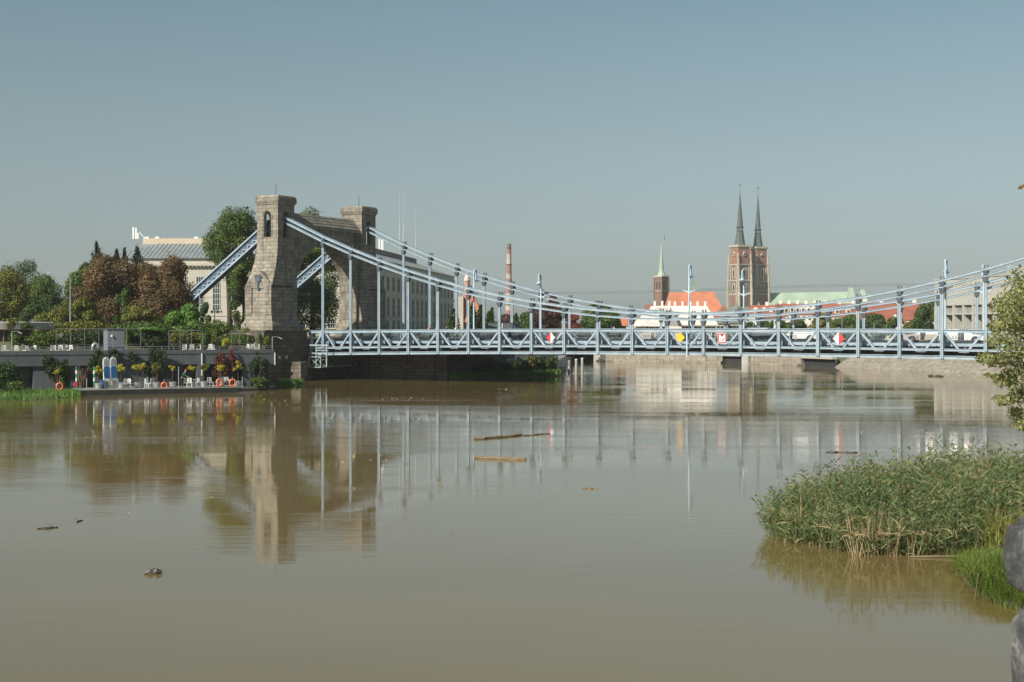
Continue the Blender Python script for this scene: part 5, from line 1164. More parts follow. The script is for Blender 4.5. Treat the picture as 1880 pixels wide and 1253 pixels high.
MB().box(X(1206), X(1318), 0.7, 1.2, ze-0.25, ze+0.02).build("eaves_gutter", SAND, wb)
wsm = win_mesh(0.55, 0.42, WWALL, 2, 1, sill=False); wlg = win_mesh(0.6, 1.0, WWALL, 2, 2, sill=False); wsm.parent = wb; wsm.location = (X(1176), -14.01, Z(604.5)); wlg.parent = wb; wlg.location = (X(1186), -14.01, Z(620))
for px in (1184, 1195, 1203): dupchild(wsm, wb, (X(px), -14.01, Z(604.5)))
for px in (1194, 1207, 1219): dupchild(wlg, wb, (X(px), -14.01, Z(620)))
for px in (1243, 1253, 1263, 1271, 1280, 1292, 1303, 1312): dupchild(wsm, wb, (X(px), 1.99, Z(604.5))); dupchild(wlg, wb, (X(px), 1.99, Z(620)))
for px, py in ((1241, 573), (1249, 588), (1272, 589), (1213, 588)):
    yy = 1 + 8*(597-py)/36 if px > 1235 else -6; m = MB(); m.prism([(-0.22,0),(0.22,0),(0,0.42)], 0, 1.0, 'y'); m.build("roof_hatch", GLASS, wb, M=Matrix.Translation((X(px), yy-0.3, Z(py)-0.2)))
# ------------------------------------------------------------------ far houses helper
def house(label, pa, pb, ridge, eave, D, roof, wall, nwin=4, depth=12, hip=0.0, rz_=0.0, dorm=0, name="house", chim=1, base=1.2, zwin=None):
    q = D / F; L = (pb - pa) * q; t = thing(name, label, "house", (wx((pa+pb)/2, D), D, base), rz_); ze = wz(eave, D) - base; zr_ = wz(ridge, D) - base
    w_ = MB().box(-L/2, L/2, 0, depth, 0, ze).build("wall", wall, t); o = 0.4; h = hip * L / 2
    MB().add([(-L/2-o,-o,ze),(L/2+o,-o,ze),(L/2+o,depth+o,ze),(-L/2-o,depth+o,ze),(-L/2-o+h,depth/2,zr_),(L/2+o-h,depth/2,zr_)],[(0,1,5,4),(1,2,5),(2,3,4,5),(3,0,4),(0,3,2,1)]).build("roof", roof, t)
    for k in range(chim):
        x = -L/2 + L*(k+0.6)/(chim+0.2); a = MB().box(x-0.5, x+0.5, depth/2-0.4, depth/2+0.4, zr_-1.2, zr_+1.2).build("chimney", WWALL, t)
    for k in range(nwin):
        x = -L/2 + L*(k+0.5)/nwin; zz = ze - 2.0 if zwin is None else zwin
        a = MB().box(x-0.55, x+0.55, -0.06, 0.05, zz-0.1, zz+1.5).build("window", FR, t); MB().box(x-0.45, x+0.45, -0.09, -0.05, zz, zz+1.4).build("pane", GLASS, a)
    for k in range(dorm):
        x = -L/2 + L*(k+0.5)/dorm; zz = ze + (zr_-ze)*0.28; y = (depth/2+o)*0.28 - o
        a = MB().prism([(x-0.8,zz-0.3),(x+0.8,zz-0.3),(x+0.8,zz+1.3),(x,zz+2.0),(x-0.8,zz+1.3)], y-0.3, y+3, 'y').build("dormer", WWALL, t); MB().box(x-0.45, x+0.45, y-0.36, y-0.29, zz, zz+1.1).build("pane", GLASS, a)
    return t
YW = mat("yellow_render", (0.58, 0.45, 0.26), (0.5, 0.38, 0.22), 0.85, 0.4)
house("orange-roofed long house left of the white-roofed building", 1131, 1182, 583, 599, 470, T_OR, WWALL, 5, chim=0)
house("small red-brick gable peeping behind the white roof's left slope", 1189, 1200, 559, 568, 520, T_RD, BR1, 1, 8, chim=0)
house("yellow house right of the white-roofed building", 1315, 1336, 588, 595, 400, SLATE, YW, 3, chim=0)
house("ochre house with small windows below the cathedral", 1338, 1358, 585, 594, 405, SLATE, YW, 3, chim=0)
house("white house at the foot of the cathedral's right tower", 1404, 1440, 572, 584, 430, T_RD, WWALL, 4, chim=1)
house("red-roofed house with a row of white dormers left of the others", 1382, 1446, 560, 580, 520, T_RD, WWALL, 5, 14, 0.12, dorm=4, chim=1)
house("long red-roofed house with many dormers below the green church roof", 1430, 1512, 557, 578, 545, T_RD, WWALL, 8, 15, 0.06, dorm=8, chim=5)
house("middle red-roofed house beneath the green roof's right end", 1508, 1590, 557, 582, 560, T_RD, WWALL, 8, 15, 0.0, dorm=4, chim=3)
house("long plain dark red roof right of the green-roofed church", 1586, 1716, 556, 588, 430, T_RD, WWALL, 9, 22, 0.04, dorm=0, chim=4)
t = house("white gabled house in front of the long red roof", 1618, 1668, 588, 600, 380, T_RD, WWALL, 0, 10, chim=0)
MB().prism([(-3.6,4.4),(3.6,4.4),(0,wz(577,380)-1.2)], -0.3, 0.0, 'y').build("gable", WWALL, t)
D = 800; t = thing("pyramid_roofed_tower", "grey-green steep pyramid roof rising behind the red church roof", "tower", (wx(1276, D), D, 1.2)); q = D/F
MB().box(-3.2, 3.2, 0, 6, 0, wz(537, D)-1.2).build("wall", BR2, t)
MB().add([(-3.4,-0.2,wz(539,D)-1.2),(3.4,-0.2,wz(539,D)-1.2),(3.4,6.2,wz(539,D)-1.2),(-3.4,6.2,wz(539,D)-1.2),(-0.9,3,wz(511,D)-1.2),(0.9,3,wz(511,D)-1.2)],[(0,1,5,4),(1,2,5),(2,3,4,5),(3,0,4),(0,3,2,1)]).build("roof", SLATE, t)
# ------------------------------------------------------------------ church with green needle spire
D = 780; q = D / F; ch = thing("needle_spire_church", "brick church with slim green needle spire and bright orange roof", "church", (wx(1220, D), D, 1.2))
def Z(py, d=D): return wz(py, d) - 1.2
RT = Matrix.Translation((0.3, 19, 0)) @ Matrix.Rotation(R(42), 4, 'Z'); s_ = 2.85
MB().loft([(0,-s_,s_,-s_,s_),(Z(533),-s_,s_,-s_,s_)]).build("tower_lower", BR2, ch, M=RT)
m = MB().loft([(Z(533),-s_*0.97,s_*0.97,-s_*0.97,s_*0.97),(Z(507),-s_*0.97,s_*0.97,-s_*0.97,s_*0.97)]); tw_ = m.build("tower_upper", BR2, ch, M=RT)
m = MB()
for y0, y1, e in ((534, 532.5, 0.15), (507, 504.5, 0.25)): m.loft([(Z(y0), -s_-e, s_+e, -s_-e, s_+e), (Z(y1), -s_-e, s_+e, -s_-e, s_+e)])
m.build("string_course", SAND, tw_, M=RT)
for ang in (0, 1, 2, 3):
    for px in (-1.0, 1.0): MB().box(px-0.4, px+0.4, -s_-0.02, -s_+0.3, Z(530), Z(516)).build("belfry_opening", GLASS, tw_, M=RT @ Matrix.Rotation(ang*math.pi/2, 4, 'Z'))
m = MB()
for cx, cy in ((-s_,-s_),(s_,-s_),(s_,s_),(-s_,s_)): m.box(cx-0.35, cx+0.35, cy-0.35, cy+0.35, 0, Z(508))
m.build("buttress", BR2, tw_, M=RT)
MB().lathe([(2.5, Z(504.6)), (1.5, Z(497)), (1.05, Z(480)), (0.5, Z(460)), (0.18, Z(443)), (0.05, Z(441))], 8, (0.3, 19, 0)).build("spire", COPPER, ch)
m = MB().tube([(0,0,Z(442)),(0,0,Z(432))],0.09,4); m.lathe([(0.05,0),(0.3,0.25),(0.05,0.5)],8,(0,0,Z(439))); m.bar((-0.5,0,Z(435)),(0.5,0,Z(435)),0.12,0.12); m.build("cross", DARKM, ch)
xa, xb = (1228-1220)*q, (1320-1220)*q
MB().box(xa, xb, 2, 18, 0, Z(573)).build("nave_wall", BR1, ch)
MB().add([(xa-1.8,1,Z(575)),(xb+3.2,1,Z(573)),(xb+3.2,19,Z(573)),(xa-1.8,19,Z(575)),((1232-1220)*q,10,Z(536.5)),((1315.5-1220)*q,10,Z(534.5))],[(0,1,5,4),(1,2,5),(2,3,4,5),(3,0,4),(0,3,2,1)]).build("nave_roof", T_OR, ch)
MB().add([((1318-1220)*q,-4,0),((1336-1220)*q,-4,0),((1336-1220)*q,3,0),((1318-1220)*q,3,0),((1318-1220)*q,-4,Z(572)),((1336-1220)*q,-4,Z(572)),((1327-1220)*q,-4,Z(561)),((1327-1220)*q,3,Z(561)),((1336-1220)*q,3,Z(572)),((1318-1220)*q,3,Z(572))],
   [(0,1,5,6,4),(1,2,8,5),(2,3,9,7,8),(3,0,4,9),(5,8,7,6),(4,6,7,9)]).build("side_chapel", BR1, ch)
# ------------------------------------------------------------------ cathedral
D = 950; q = D / F; ca = thing("twin_spired_cathedral", "large brick cathedral with two dark-spired towers and a long pale green roof", "cathedral", (wx(1357, D), D, 1.2))
def tower_c(px, dy, ys, tip, vane, sc, bent):
    """ys: photo rows of the stages from the parapet down"""
    t = bpy.data.objects.new("tower", None); COL.objects.link(t); t.parent = ca; dD = D + dy; t.location = (wx(px, dD) - ca.location.x, dy, 0); t.rotation_euler = (0, 0, R(27))
    Zt = lambda py: wz(py, dD) - 1.2
    p, a, b, c_ = ys; w0 = 5.1*sc
    MB().loft([(0, -w0*1.06, w0*1.06, -w0*1.06, w0*1.06), (Zt(c_), -w0*1.05, w0*1.05, -w0*1.05, w0*1.05)]).build("base_stage", BR2, t)
    MB().loft([(Zt(c_), -w0, w0, -w0, w0), (Zt(b), -w0*0.98, w0*0.98, -w0*0.98, w0*0.98)]).build("lower_stage", mat("dark_brickstone", (0.22,0.18,0.145),(0.16,0.13,0.105),0.9,0.4), t)
    MB().loft([(Zt(b), -w0*0.95, w0*0.95, -w0*0.95, w0*0.95), (Zt(a), -w0*0.93, w0*0.93, -w0*0.93, w0*0.93)]).build("middle_stage", BR2, t)
    MB().loft([(Zt(a), -w0*0.9, w0*0.9, -w0*0.9, w0*0.9), (Zt(p), -w0*0.88, w0*0.88, -w0*0.88, w0*0.88)]).build("upper_stage", masonry("cath_brick", (0.37,0.19,0.13),(0.30,0.155,0.11),(0.3,0.2,0.15),0.6,0.25,bmp=0.2), t)
    m = MB()
    for y_ in (c_, b, a): MB().box(-w0*1.07, w0*1.07, -w0*1.07, w0*1.07, Zt(y_)-0.3, Zt(y_)+0.35).build("string_course", SAND, t)
    m.loft([(Zt(p)-0.6, -w0*0.9, w0*0.9, -w0*0.9, w0*0.9), (Zt(p), -w0*1.02, w0*1.02, -w0*1.02, w0*1.02), (Zt(p)+1.2, -w0*1.02, w0*1.02, -w0*1.02, w0*1.02)])
    m.build("cornice", SAND, t)
    m = MB()
    for cx in (-1, 1):
        for cy in (-1, 1):
            for z0, z1, e in ((0, Zt(c_)+3, 1.5), (Zt(c_)+3, Zt(b)+2, 1.15), (Zt(b)+2, Zt(a)+1, 0.85), (Zt(a)+1, Zt(p)-5, 0.5)):
                m.box(cx*w0-0.75*e+cx*0.4*e, cx*w0+0.75*e+cx*0.4*e, cy*w0-0.4, cy*w0+0.4, z0, z1); m.box(cx*w0-0.4, cx*w0+0.4, cy*w0-0.75*e+cy*0.4*e, cy*w0+0.75*e+cy*0.4*e, z0, z1)
                m.lathe([(0.45*e, 0), (0.03, 2.6*e)], 4, (cx*w0+cx*0.8*e, cy*w0, z1)); m.lathe([(0.45*e, 0), (0.03, 2.6*e)], 4, (cx*w0, cy*w0+cy*0.8*e, z1))
    m.build("buttress", SAND, t)
    for ang in range(4):
        M = Matrix.Rotation(ang*math.pi/2, 4, 'Z')
        for z0, z1, w_ in ((Zt(c_)+2.5, Zt(b)-1.5, 1.6), (Zt(b)+2, Zt(a)-2, 1.4), (Zt(a)+6, Zt(p)-3, 1.1)):
            z1 = min(z1, z0+10)
            f_ = MB().prism([(-w_,z0),(w_,z0),(w_,z1-1.6),(0,z1),(-w_,z1-1.6)], -w0*1.0-0.12, -w0*0.8, 'y').build("window", SAND, t, M=M)
            MB().prism([(-w_*0.55,z0+0.5),(w_*0.55,z0+0.5),(w_*0.55,z1-1.9),(0,z1-0.9),(-w_*0.55,z1-1.9)], -w0*1.0-0.2, -w0*0.9, 'y').build("pane", GLASS, f_, M=M)
        m = MB()
        for x in (-0.72, 0.72): m.box(x*w0-0.3, x*w0+0.3, -w0*1.02, -w0*0.85, Zt(b), Zt(a)); 
        for x in (-0.35, 0.35): m.box(x*w0-0.18, x*w0+0.18, -w0*0.98, -w0*0.85, Zt(b), Zt(a))
        m.build("pilaster", SAND, t, M=M)
    zl = Zt(424.5 if bent == 0 else 429); zs = Zt(418 if bent == 0 else 423)
    m = MB().lathe([(w0*0.72, Zt(p)+0.8), (w0*0.42, zl)], 8); sp = m.build("spire_base", COPPER_D, t)
    m = MB()
    for k in range(8): a_ = 2*math.pi*(k+0.5)/8; m.tube([(w0*0.38*math.cos(a_), w0*0.38*math.sin(a_), zl), (w0*0.36*math.cos(a_), w0*0.36*math.sin(a_), zs)], 0.25, 4)
    m.lathe([(w0*0.5, zs-0.2), (w0*0.5, zs+0.5)], 8); m.lathe([(w0*0.46, zl-0.3), (w0*0.46, zl+0.2)], 8); m.build("lantern", DARKM, sp)
    MB().lathe([(w0*0.40, zs+0.5), (w0*0.22, zs+(Zt(tip)-zs)*0.5), (0.12, Zt(tip))], 8).build("spire", COPPER_D, t)
    m = MB().tube([(0,0,Zt(tip)-0.5),(0,0,Zt(vane)+1.0)],0.1,4); m.lathe([(0.05,-0.5),(0.42,0),(0.05,0.5)],8,(0,0,Zt(vane)-0.3)); m.bar((-0.2,0,Zt(vane)+0.4),(1.0,0,Zt(vane)+0.5),0.1,0.5); m.build("weathervane", DARKM, t)
tower_c(1358.5, 0, (454, 487, 516, 541), 352, 341, 1.0, 0); tower_c(1391.5, 14, (457, 487, 518, 541), 357, 346.5, 0.93, 1)
def Z(py, d=D): return wz(py, d) - 1.2
def X(px): return (px - 1357) * q
MB().box(X(1385), X(1572), 12, 30, 0, Z(561)).build("nave_wall", BR1, ca)
MB().add([(X(1383),8,Z(562)),(X(1575),8,Z(560)),(X(1575),34,Z(560)),(X(1383),34,Z(562)),(X(1386),21,Z(537.5)),(X(1572),21,Z(534.5))],[(0,1,5,4),(1,2,5),(2,3,4,5),(3,0,4),(0,3,2,1)]).build("nave_roof", COPPER, ca)
for x0_, x1_, yt, dy in ((1560, 1578, 527.5, 7), (1584, 1602, 531, 10)):
    xm = (x0_*0.4 + x1_*0.6); b_ = MB().box(X(x0_)+0.5, X(x1_)-0.5, dy+1, dy+11, 0, Z(560)).build("chapel_wall", BR1, ca)
    MB().add([(X(x0_),dy,Z(560)),(X(x1_),dy,Z(560)),(X(x1_),dy+12,Z(560)),(X(x0_),dy+12,Z(560)),(X(xm)-1.3,dy+5,Z(yt)),(X(xm)+1.0,dy+5,Z(yt)),(X(xm)+1.0,dy+7,Z(yt)),(X(xm)-1.3,dy+7,Z(yt))],[(0,1,5,4),(1,2,6,5),(2,3,7,6),(3,0,4,7),(4,5,6,7),(0,3,2,1)]).build("chapel_roof", COPPER, ca)
MB().add([(X(1330),-16,Z(572)),(X(1412),-16,Z(572)),(X(1412),2,Z(572)),(X(1330),2,Z(572)),(X(1336),-6,Z(564)),(X(1406),-6,Z(564))],[(0,1,5,4),(1,2,5),(2,3,4,5),(3,0,4),(0,3,2,1)]).build("porch_roof", SLATE, ca)
MB().box(X(1332), X(1410), -15, 1, 0, Z(572)).build("porch_wall", BR2, ca)
m = MB()
for px in (1346, 1386): m.lathe([(1.8, Z(570)), (1.8, Z(566)), (0.05, Z(555))], 6, (X(px), -15, 0))
m.build("turret_roof", SLATE, ca)
# ------------------------------------------------------------------ concrete building on the right
a = Vector((wx(1716, 243), 243, 0)); b = Vector((wx(1880, 213), 213, 0)); d = b - a; ang = math.atan2(d.y, d.x); L = d.length * 1.6
cb = thing("concrete_hall", "big pale concrete building with a row of slatted windows on the right", "building", (a.x, a.y, 1.2), ang)
zt_ = wz(516, 243) - 1.2; zw1, zw0 = wz(562, 240) - 1.2, wz(575.5, 240) - 1.2
CW = masonry("concrete_panels", (0.48, 0.47, 0.425), (0.44, 0.43, 0.39), (0.34, 0.33, 0.30), 3.0, 1.5, msize=0.02, bmp=0.1, stain=0.1, off=0.0)
MB().box(0, L, 0, 24, zw1, zt_).build("upper_wall", CW, cb); MB().box(0, L, 2.4, 24, 0, zw1).build("recessed_wall", CW, cb)
MB().box(-0.1, L, -0.1, 0.3, zt_, zt_+0.3).build("roof_edge", CONC, cb); MB().box(L*0.46, L, 1.5, 20, zt_+0.2, zt_+1.6).build("roof_block", CW, cb)
bay = 3.45; nb = int(L / bay)
for k in range(nb + 1): MB().box(k*bay-0.28, k*bay+0.28 if k else 0.5, 0.02, 2.5, 0, zw1).build("pier", CW, cb)
MB().box(0.02, L, 0.04, 0.5, zw0-0.3, zw0-0.02).build("lintel_band", CW, cb)
for k in range(nb):
    x0, x1 = k*bay+0.28, (k+1)*bay-0.28
    f_ = MB().box(x0, x1, 0.5, 0.56, zw0, zw1).build("window", GLASS, cb); m = MB()
    for j in range(7): x = x0 + (x1-x0)*(j+0.5)/7; m.box(x-0.05, x+0.05, 0.38, 0.5, zw0, zw1)
    m.build("slats", CONC, f_)
MB().box(0.3, L, 0.5, 2.4, zw0-0.25, zw0-0.01).build("soffit", CW, cb)

# ------------------------------------------------------------------ vehicles
TYRE = mat("tyre_rubber", (0.02,0.02,0.02), (0.015,0.015,0.015), 0.8, 5); HEADL = mat("headlight_glass", (0.7,0.7,0.68), (0.6,0.6,0.6), 0.15, 5)
def paint(name, c): return mat("car_paint_" + name, c, tuple(x*0.92 for x in c), 0.22, 2.0)
def car(label, p, rz_, col, kind="sedan", grp=None):
    r = thing("parked_car" if kind == "parked" else "car", label, "car", p, rz_, grp)
    if kind in ("suv", "parked"): L, Hh = 4.5, 1.62; low = [(-2.22,0.3),(2.2,0.3),(2.26,0.6),(2.2,0.86),(1.2,1.02),(-2.1,1.04),(-2.25,0.7)]; cab = [(-2.08,1.02),(1.15,1.0),(0.5,1.52),(-1.7,1.55)]
    elif kind == "van": L, Hh = 5.2, 2.3; low = [(-2.6,0.3),(2.5,0.3),(2.6,0.7),(2.4,1.1),(1.7,1.2),(-2.6,1.2)]; cab = [(-2.58,1.18),(1.75,1.18),(1.2,2.1),(-2.5,2.15)]
    else: L, Hh = 4.5, 1.45; low = [(-2.2,0.28),(2.2,0.28),(2.27,0.55),(2.15,0.76),(1.0,0.92),(-1.5,0.95),(-2.2,0.88),(-2.25,0.6)]; cab = [(-1.85,0.9),(1.2,0.88),(0.35,1.38),(-1.1,1.4)]
    W = 0.88; body = MB()
    # lower body with wheel arches cut
    pts = []
    bot = low[0][1]
    for x, z in low: pts.append((x, z))
    arch = [(1.38, 1), (-1.38, 1)]
    path = [low[0]]
    for wxp in (-1.38, 1.38):
        path += [(wxp - 0.4*math.cos(math.pi*k/8), bot + 0.42*math.sin(math.pi*k/8)) for k in range(9)]
    path += low[1:]
    body.prism(path, -W, W, 'y'); bo = body.build("body", col, r, bevel=0.05)
    def tr(z): return W - 0.03 - (z - cab[0][1]) * 0.28
    top = max(z for x, z in cab)
    g_ = MB(); n = len(cab); vs = [(x, -tr(z), z) for x, z in cab] + [(x, tr(z), z) for x, z in cab]
    g_.add(vs, [tuple(range(n)), tuple(range(2*n-1, n-1, -1))] + [(i, i+n, (i+1) % n + n, (i+1) % n) for i in range(n)]); g_.build("windows", GLASS, r, bevel=0.03)
    xa, xb = cab[3][0], cab[2][0]; zt_ = top; m = MB().loft([(zt_-0.06, xa-0.12, xb+0.12, -tr(zt_-0.06)-0.015, tr(zt_-0.06)+0.015), (zt_+0.03, xa+0.1, xb-0.1, -tr(zt_)+0.08, tr(zt_)-0.08)])
    for e in (-1, 1):
        m.bar((cab[1][0]-0.05, e*(tr(cab[1][1])+0.01), cab[1][1]), (xb, e*(tr(zt_)+0.01), zt_-0.03), 0.06, 0.09); m.bar((cab[0][0]+0.1, e*(tr(cab[0][1])+0.01), cab[0][1]), (xa, e*(tr(zt_)+0.01), zt_-0.03), 0.08, 0.2)
        m.bar((-0.35, e*(tr(cab[0][1])+0.01), cab[0][1]), (-0.4, e*(tr(zt_)+0.01), zt_-0.03), 0.06, 0.09)
    m.build("roof", col, r, bevel=0.015)
    for wxp in (-1.38, 1.38):
        for e in (-1, 1):
            ty = MB().prism([(wxp + 0.33*math.cos(2*math.pi*k/20), 0.33 + 0.33*math.sin(2*math.pi*k/20)) for k in range(20)], *sorted((e*(W-0.2), e*(W+0.01))), 'y').build("wheel", TYRE, r)
            m = MB()
            m.ring((wxp, e*(W+0.015), 0.33), 0.2, 0.025, 'y', 16, 4)
            for k in range(5): a_ = 2*math.pi*k/5; m.bar((wxp, e*(W+0.015), 0.33), (wxp+0.2*math.cos(a_), e*(W+0.015), 0.33+0.2*math.sin(a_)), 0.05, 0.04, (0,1,0))
            m.build("rim", GALV, ty)
    for e in (-1, 1):
        MB().box(2.12, 2.26, e*0.62-0.16, e*0.62+0.16, 0.6, 0.74).build("headlight", HEADL, r); MB().box(-2.28, -2.15, e*0.66-0.13, e*0.66+0.13, 0.68, 0.84).build("tail_light", RED, r)
    return r
ZD = 5.03
def on_bridge(px, v): u = upx(px, v); return B(u, v, deck_z(u))
car("dark car crossing the bridge below the left lamp's far side", on_bridge(897, 5.0), TH, paint("dark", (0.03,0.035,0.045)), "sedan")
car("dark van with a pale roof crossing the bridge near the chimney", on_bridge(932, 8.5), TH, paint("dark", (0.03,0.035,0.045)), "van")
car("silver-roofed dark hatchback on the bridge right of the cathedral lamp", on_bridge(1403, 5.0), TH, paint("slate", (0.10,0.12,0.14)), "suv")
car("small white car on the bridge behind the dark hatchback", on_bridge(1469, 9.0), TH + math.pi, paint("white", (0.72,0.72,0.70)), "sedan")
car("beige car on the bridge just left of the white one near the concrete building", on_bridge(1702, 5.4), TH + math.pi, paint("beige", (0.45,0.39,0.33)), "sedan")
car("white sedan on the bridge in front of the concrete building", on_bridge(1768, 5.0), TH, paint("white", (0.72,0.72,0.70)), "sedan")
for px, D, col, nm, lab in ((848, 196, (0.7,0.7,0.7), "silver", "white car parked on the promenade nearest the pier wall"), (868, 199, (0.7,0.2,0.08), "orange", "orange car parked on the promenade under the bridge"), (892, 201, (0.5,0.08,0.08), "red", "dark red car parked on the promenade"), (906, 203, (0.05,0.05,0.06), "black", "black car parked on the promenade right of the dark red one"), (928, 206, (0.55,0.55,0.53), "grey", "pale grey car parked on the promenade below the chimney"), (950, 208, (0.6,0.58,0.52), "cream", "cream car parked farthest right on the promenade")):
    car(lab, (wx(px, D), D, 1.9), 0.1, paint(nm, col), "parked", "cars parked on the promenade")

# ------------------------------------------------------------------ people
SKIN = mat("skin", (0.50, 0.30, 0.21), (0.44, 0.26, 0.18), 0.6, 6)
def skin_obj(name, verts, edges, rad, m_, parent, sub=1):
    me = bpy.data.meshes.new(name); me.from_pydata(verts, edges, []); o = bpy.data.objects.new(name, me); COL.objects.link(o); o.parent = parent; me.materials.append(m_)
    md = o.modifiers.new("skin", 'SKIN'); md.use_smooth_shade = True
    for i, s_ in enumerate(me.skin_vertices[0].data):
        r_ = rad[i]; s_.radius = (r_, r_) if not isinstance(r_, tuple) else r_; s_.use_root = (i == 0)
    sb = o.modifiers.new("sub", 'SUBSURF'); sb.levels = sub; sb.render_levels = sub; return o
def person(label, p, rz_, top, bot, pose="stand", hair=(0.08,0.05,0.03), grp=None, hgt=1.74):
    r = thing("person", label, "person", p, rz_, grp); k = hgt / 1.74
    sit = pose == "ride"; bend = pose == "bend"
    hip = Vector((0, 0, 0.93)); f = Vector((0, -1, 0))
    if bend: chest = hip + Vector((0, -0.2, 0.42)); neck = hip + Vector((0, -0.3, 0.55)); head = neck + Vector((0, -0.1, 0.16))
    elif sit: hip = Vector((0, 0.1, 0.98)); chest = hip + Vector((0, -0.18, 0.38)); neck = hip + Vector((0, -0.27, 0.52)); head = neck + Vector((0, -0.05, 0.18))
    else: chest = hip + Vector((0, 0, 0.42)); neck = hip + Vector((0, 0.0, 0.56)); head = neck + Vector((0, -0.02, 0.17))
    V, E, Rr = [], [], []
    def add(pt, rad, par=None):
        V.append(tuple(Vector(pt) * k)); Rr.append(rad * k)
        if par is not None: E.append((par, len(V)-1))
        return len(V) - 1
    iH = add(hip, 0.13); iW = add((hip+chest)/2, 0.115, iH); iC = add(chest, 0.13, iW); iN = add(neck, 0.055, iC); iE = add(head - Vector((0,0,0.06)), 0.07, iN); iT = add(head + Vector((0,0,0.06)), 0.08, iE)
    legs = {}; arms = {}
    for e in (-1, 1):
        h_ = hip + Vector((e*0.1, 0, -0.05))
        if sit: kn = h_ + Vector((e*0.02, -0.34, -0.28 - 0.08*e)); an = kn + Vector((0, 0.08, -0.4)); to = an + Vector((0, -0.16, -0.05))
        else: kn = h_ + Vector((e*0.01, -0.03*e-0.02, -0.42)); an = Vector((e*0.11, 0.05*e, 0.08)); to = an + Vector((0, -0.17, -0.045))
        a = add(h_, 0.09, iH); b_ = add(kn, 0.062, a); c_ = add(an, 0.042, b_); d_ = add(to, 0.035, c_); legs[e] = (h_, kn, an, to)
        sh = chest + Vector((e*0.19, 0, 0.06))
        if sit or bend: el = sh + Vector((e*0.05, -0.2, -0.2)); wr = el + Vector((-e*0.04, -0.2, -0.05 if sit else -0.15))
        else: el = sh + Vector((e*0.05, 0.03, -0.27)); wr = el + Vector((0, -0.06, -0.24))
        a = add(sh, 0.06, iC); b_ = add(el, 0.042, a); c_ = add(wr, 0.028, b_); dirn = (wr - el).normalized(); pl = add(wr + dirn*0.07, 0.034, c_); arms[e] = (sh, el, wr)
        for q in range(4): j = add(wr + dirn*0.13 + Vector(((q-1.5)*0.021, -0.01, 0)), 0.009, pl); add(wr + dirn*(0.17 + 0.01*(1-abs(q-1.5))) + Vector(((q-1.5)*0.022, -0.03, 0)), 0.008, j)
        add(wr + dirn*0.09 + Vector((-e*0.05, -0.02, 0)), 0.009, c_)
    skin_obj("body", V, E, Rr, SKIN, r, 1)
    hc = head * k
    m = MB().lathe([(0.02,-0.02),(0.085,0.0),(0.1,0.05),(0.09,0.1),(0.05,0.135),(0.005,0.145)], 12, (hc.x, hc.y+0.015, hc.z+0.02)); m.build("hair", mat("hair_%d" % int(hair[0]*1000), hair), r, smooth=True)
    m = MB().add([(hc.x-0.015,hc.y-0.075,hc.z-0.02),(hc.x+0.015,hc.y-0.075,hc.z-0.02),(hc.x,hc.y-0.1,hc.z-0.02),(hc.x,hc.y-0.075,hc.z+0.02)],[(0,1,2),(0,2,3),(1,3,2),(0,3,1)])
    for e in (-1, 1): m.box(hc.x+e*0.03-0.01, hc.x+e*0.03+0.01, hc.y-0.082, hc.y-0.07, hc.z+0.015, hc.z+0.03)
    m.box(hc.x-0.02, hc.x+0.02, hc.y-0.08, hc.y-0.07, hc.z-0.045, hc.z-0.037); m.build("face", mat("face_shade", (0.2,0.1,0.08)), r)
    V2, E2, R2 = [], [], []
    def a2(pt, rad, par=None):
        V2.append(tuple(Vector(pt)*k)); R2.append(rad*k)
        if par is not None: E2.append((par, len(V2)-1))
        return len(V2)-1
    i0 = a2(hip + Vector((0,0,-0.03)), 0.155); i1 = a2((hip+chest)/2, 0.14, i0); i2 = a2(chest, 0.155, i1); a2(neck - Vector((0,0,0.05)), 0.08, i2)
    for e in (-1, 1):
        sh, el, wr = arms[e]; j = a2(sh, 0.078, i2); j = a2(el, 0.058, j); a2(wr + (el-wr)*0.15, 0.045, j)
    skin_obj("shirt", V2, E2, R2, mat("cloth_top_%s" % str(top), top), r)
    V2.clear(); E2.clear(); R2.clear(); i0 = a2(hip, 0.15)
    for e in (-1, 1):
        h_, kn, an, to = legs[e]; j = a2(h_ - Vector((0,0,0.05)), 0.105, i0); j = a2(kn, 0.078, j); a2(an + (kn-an)*0.05, 0.06, j)
    skin_obj("trousers", V2, E2, R2, mat("cloth_bottom_%s" % str(bot), bot), r)
    m = MB()
    for e in (-1, 1): h_, kn, an, to = legs[e]; m.bar((an+Vector((0,0.07,-0.03)))*k, (to+Vector((0,-0.06,0)))*k, 0.09, 0.08)
    m.build("shoes", DARKM, r, bevel=0.02); return r
person("gardener in a green top and dark trousers bending over chairs on the pontoon", on_pontoon(334, -3.9), RA + R(60), (0.02,0.16,0.07), (0.03,0.03,0.035), "bend", (0.35,0.25,0.18))
person("person in a white shirt at the tower foot, left of the one in blue", B(-7.9, -7.6, 5.15), TH + R(200), (0.7,0.66,0.6), (0.05,0.05,0.06), "stand")
person("person in a blue shirt at the tower foot, right of the one in white", B(-6.6, -7.4, 5.15), TH + R(140), (0.1,0.28,0.5), (0.06,0.06,0.07), "stand")
person("dark-haired pedestrian on the bridge behind the second cyclist's left", on_bridge(819.5, 16.0) + Vector((0,0,0.12)), TH + R(90), (0.03,0.03,0.04), (0.04,0.04,0.06), "stand", (0.02,0.015,0.012))
person("pedestrian with dark clothes on the bridge left of the white car in the middle", on_bridge(1453, 2.5) + Vector((0,0,0.12)), TH + R(-90), (0.03,0.04,0.05), (0.05,0.05,0.05), "stand")
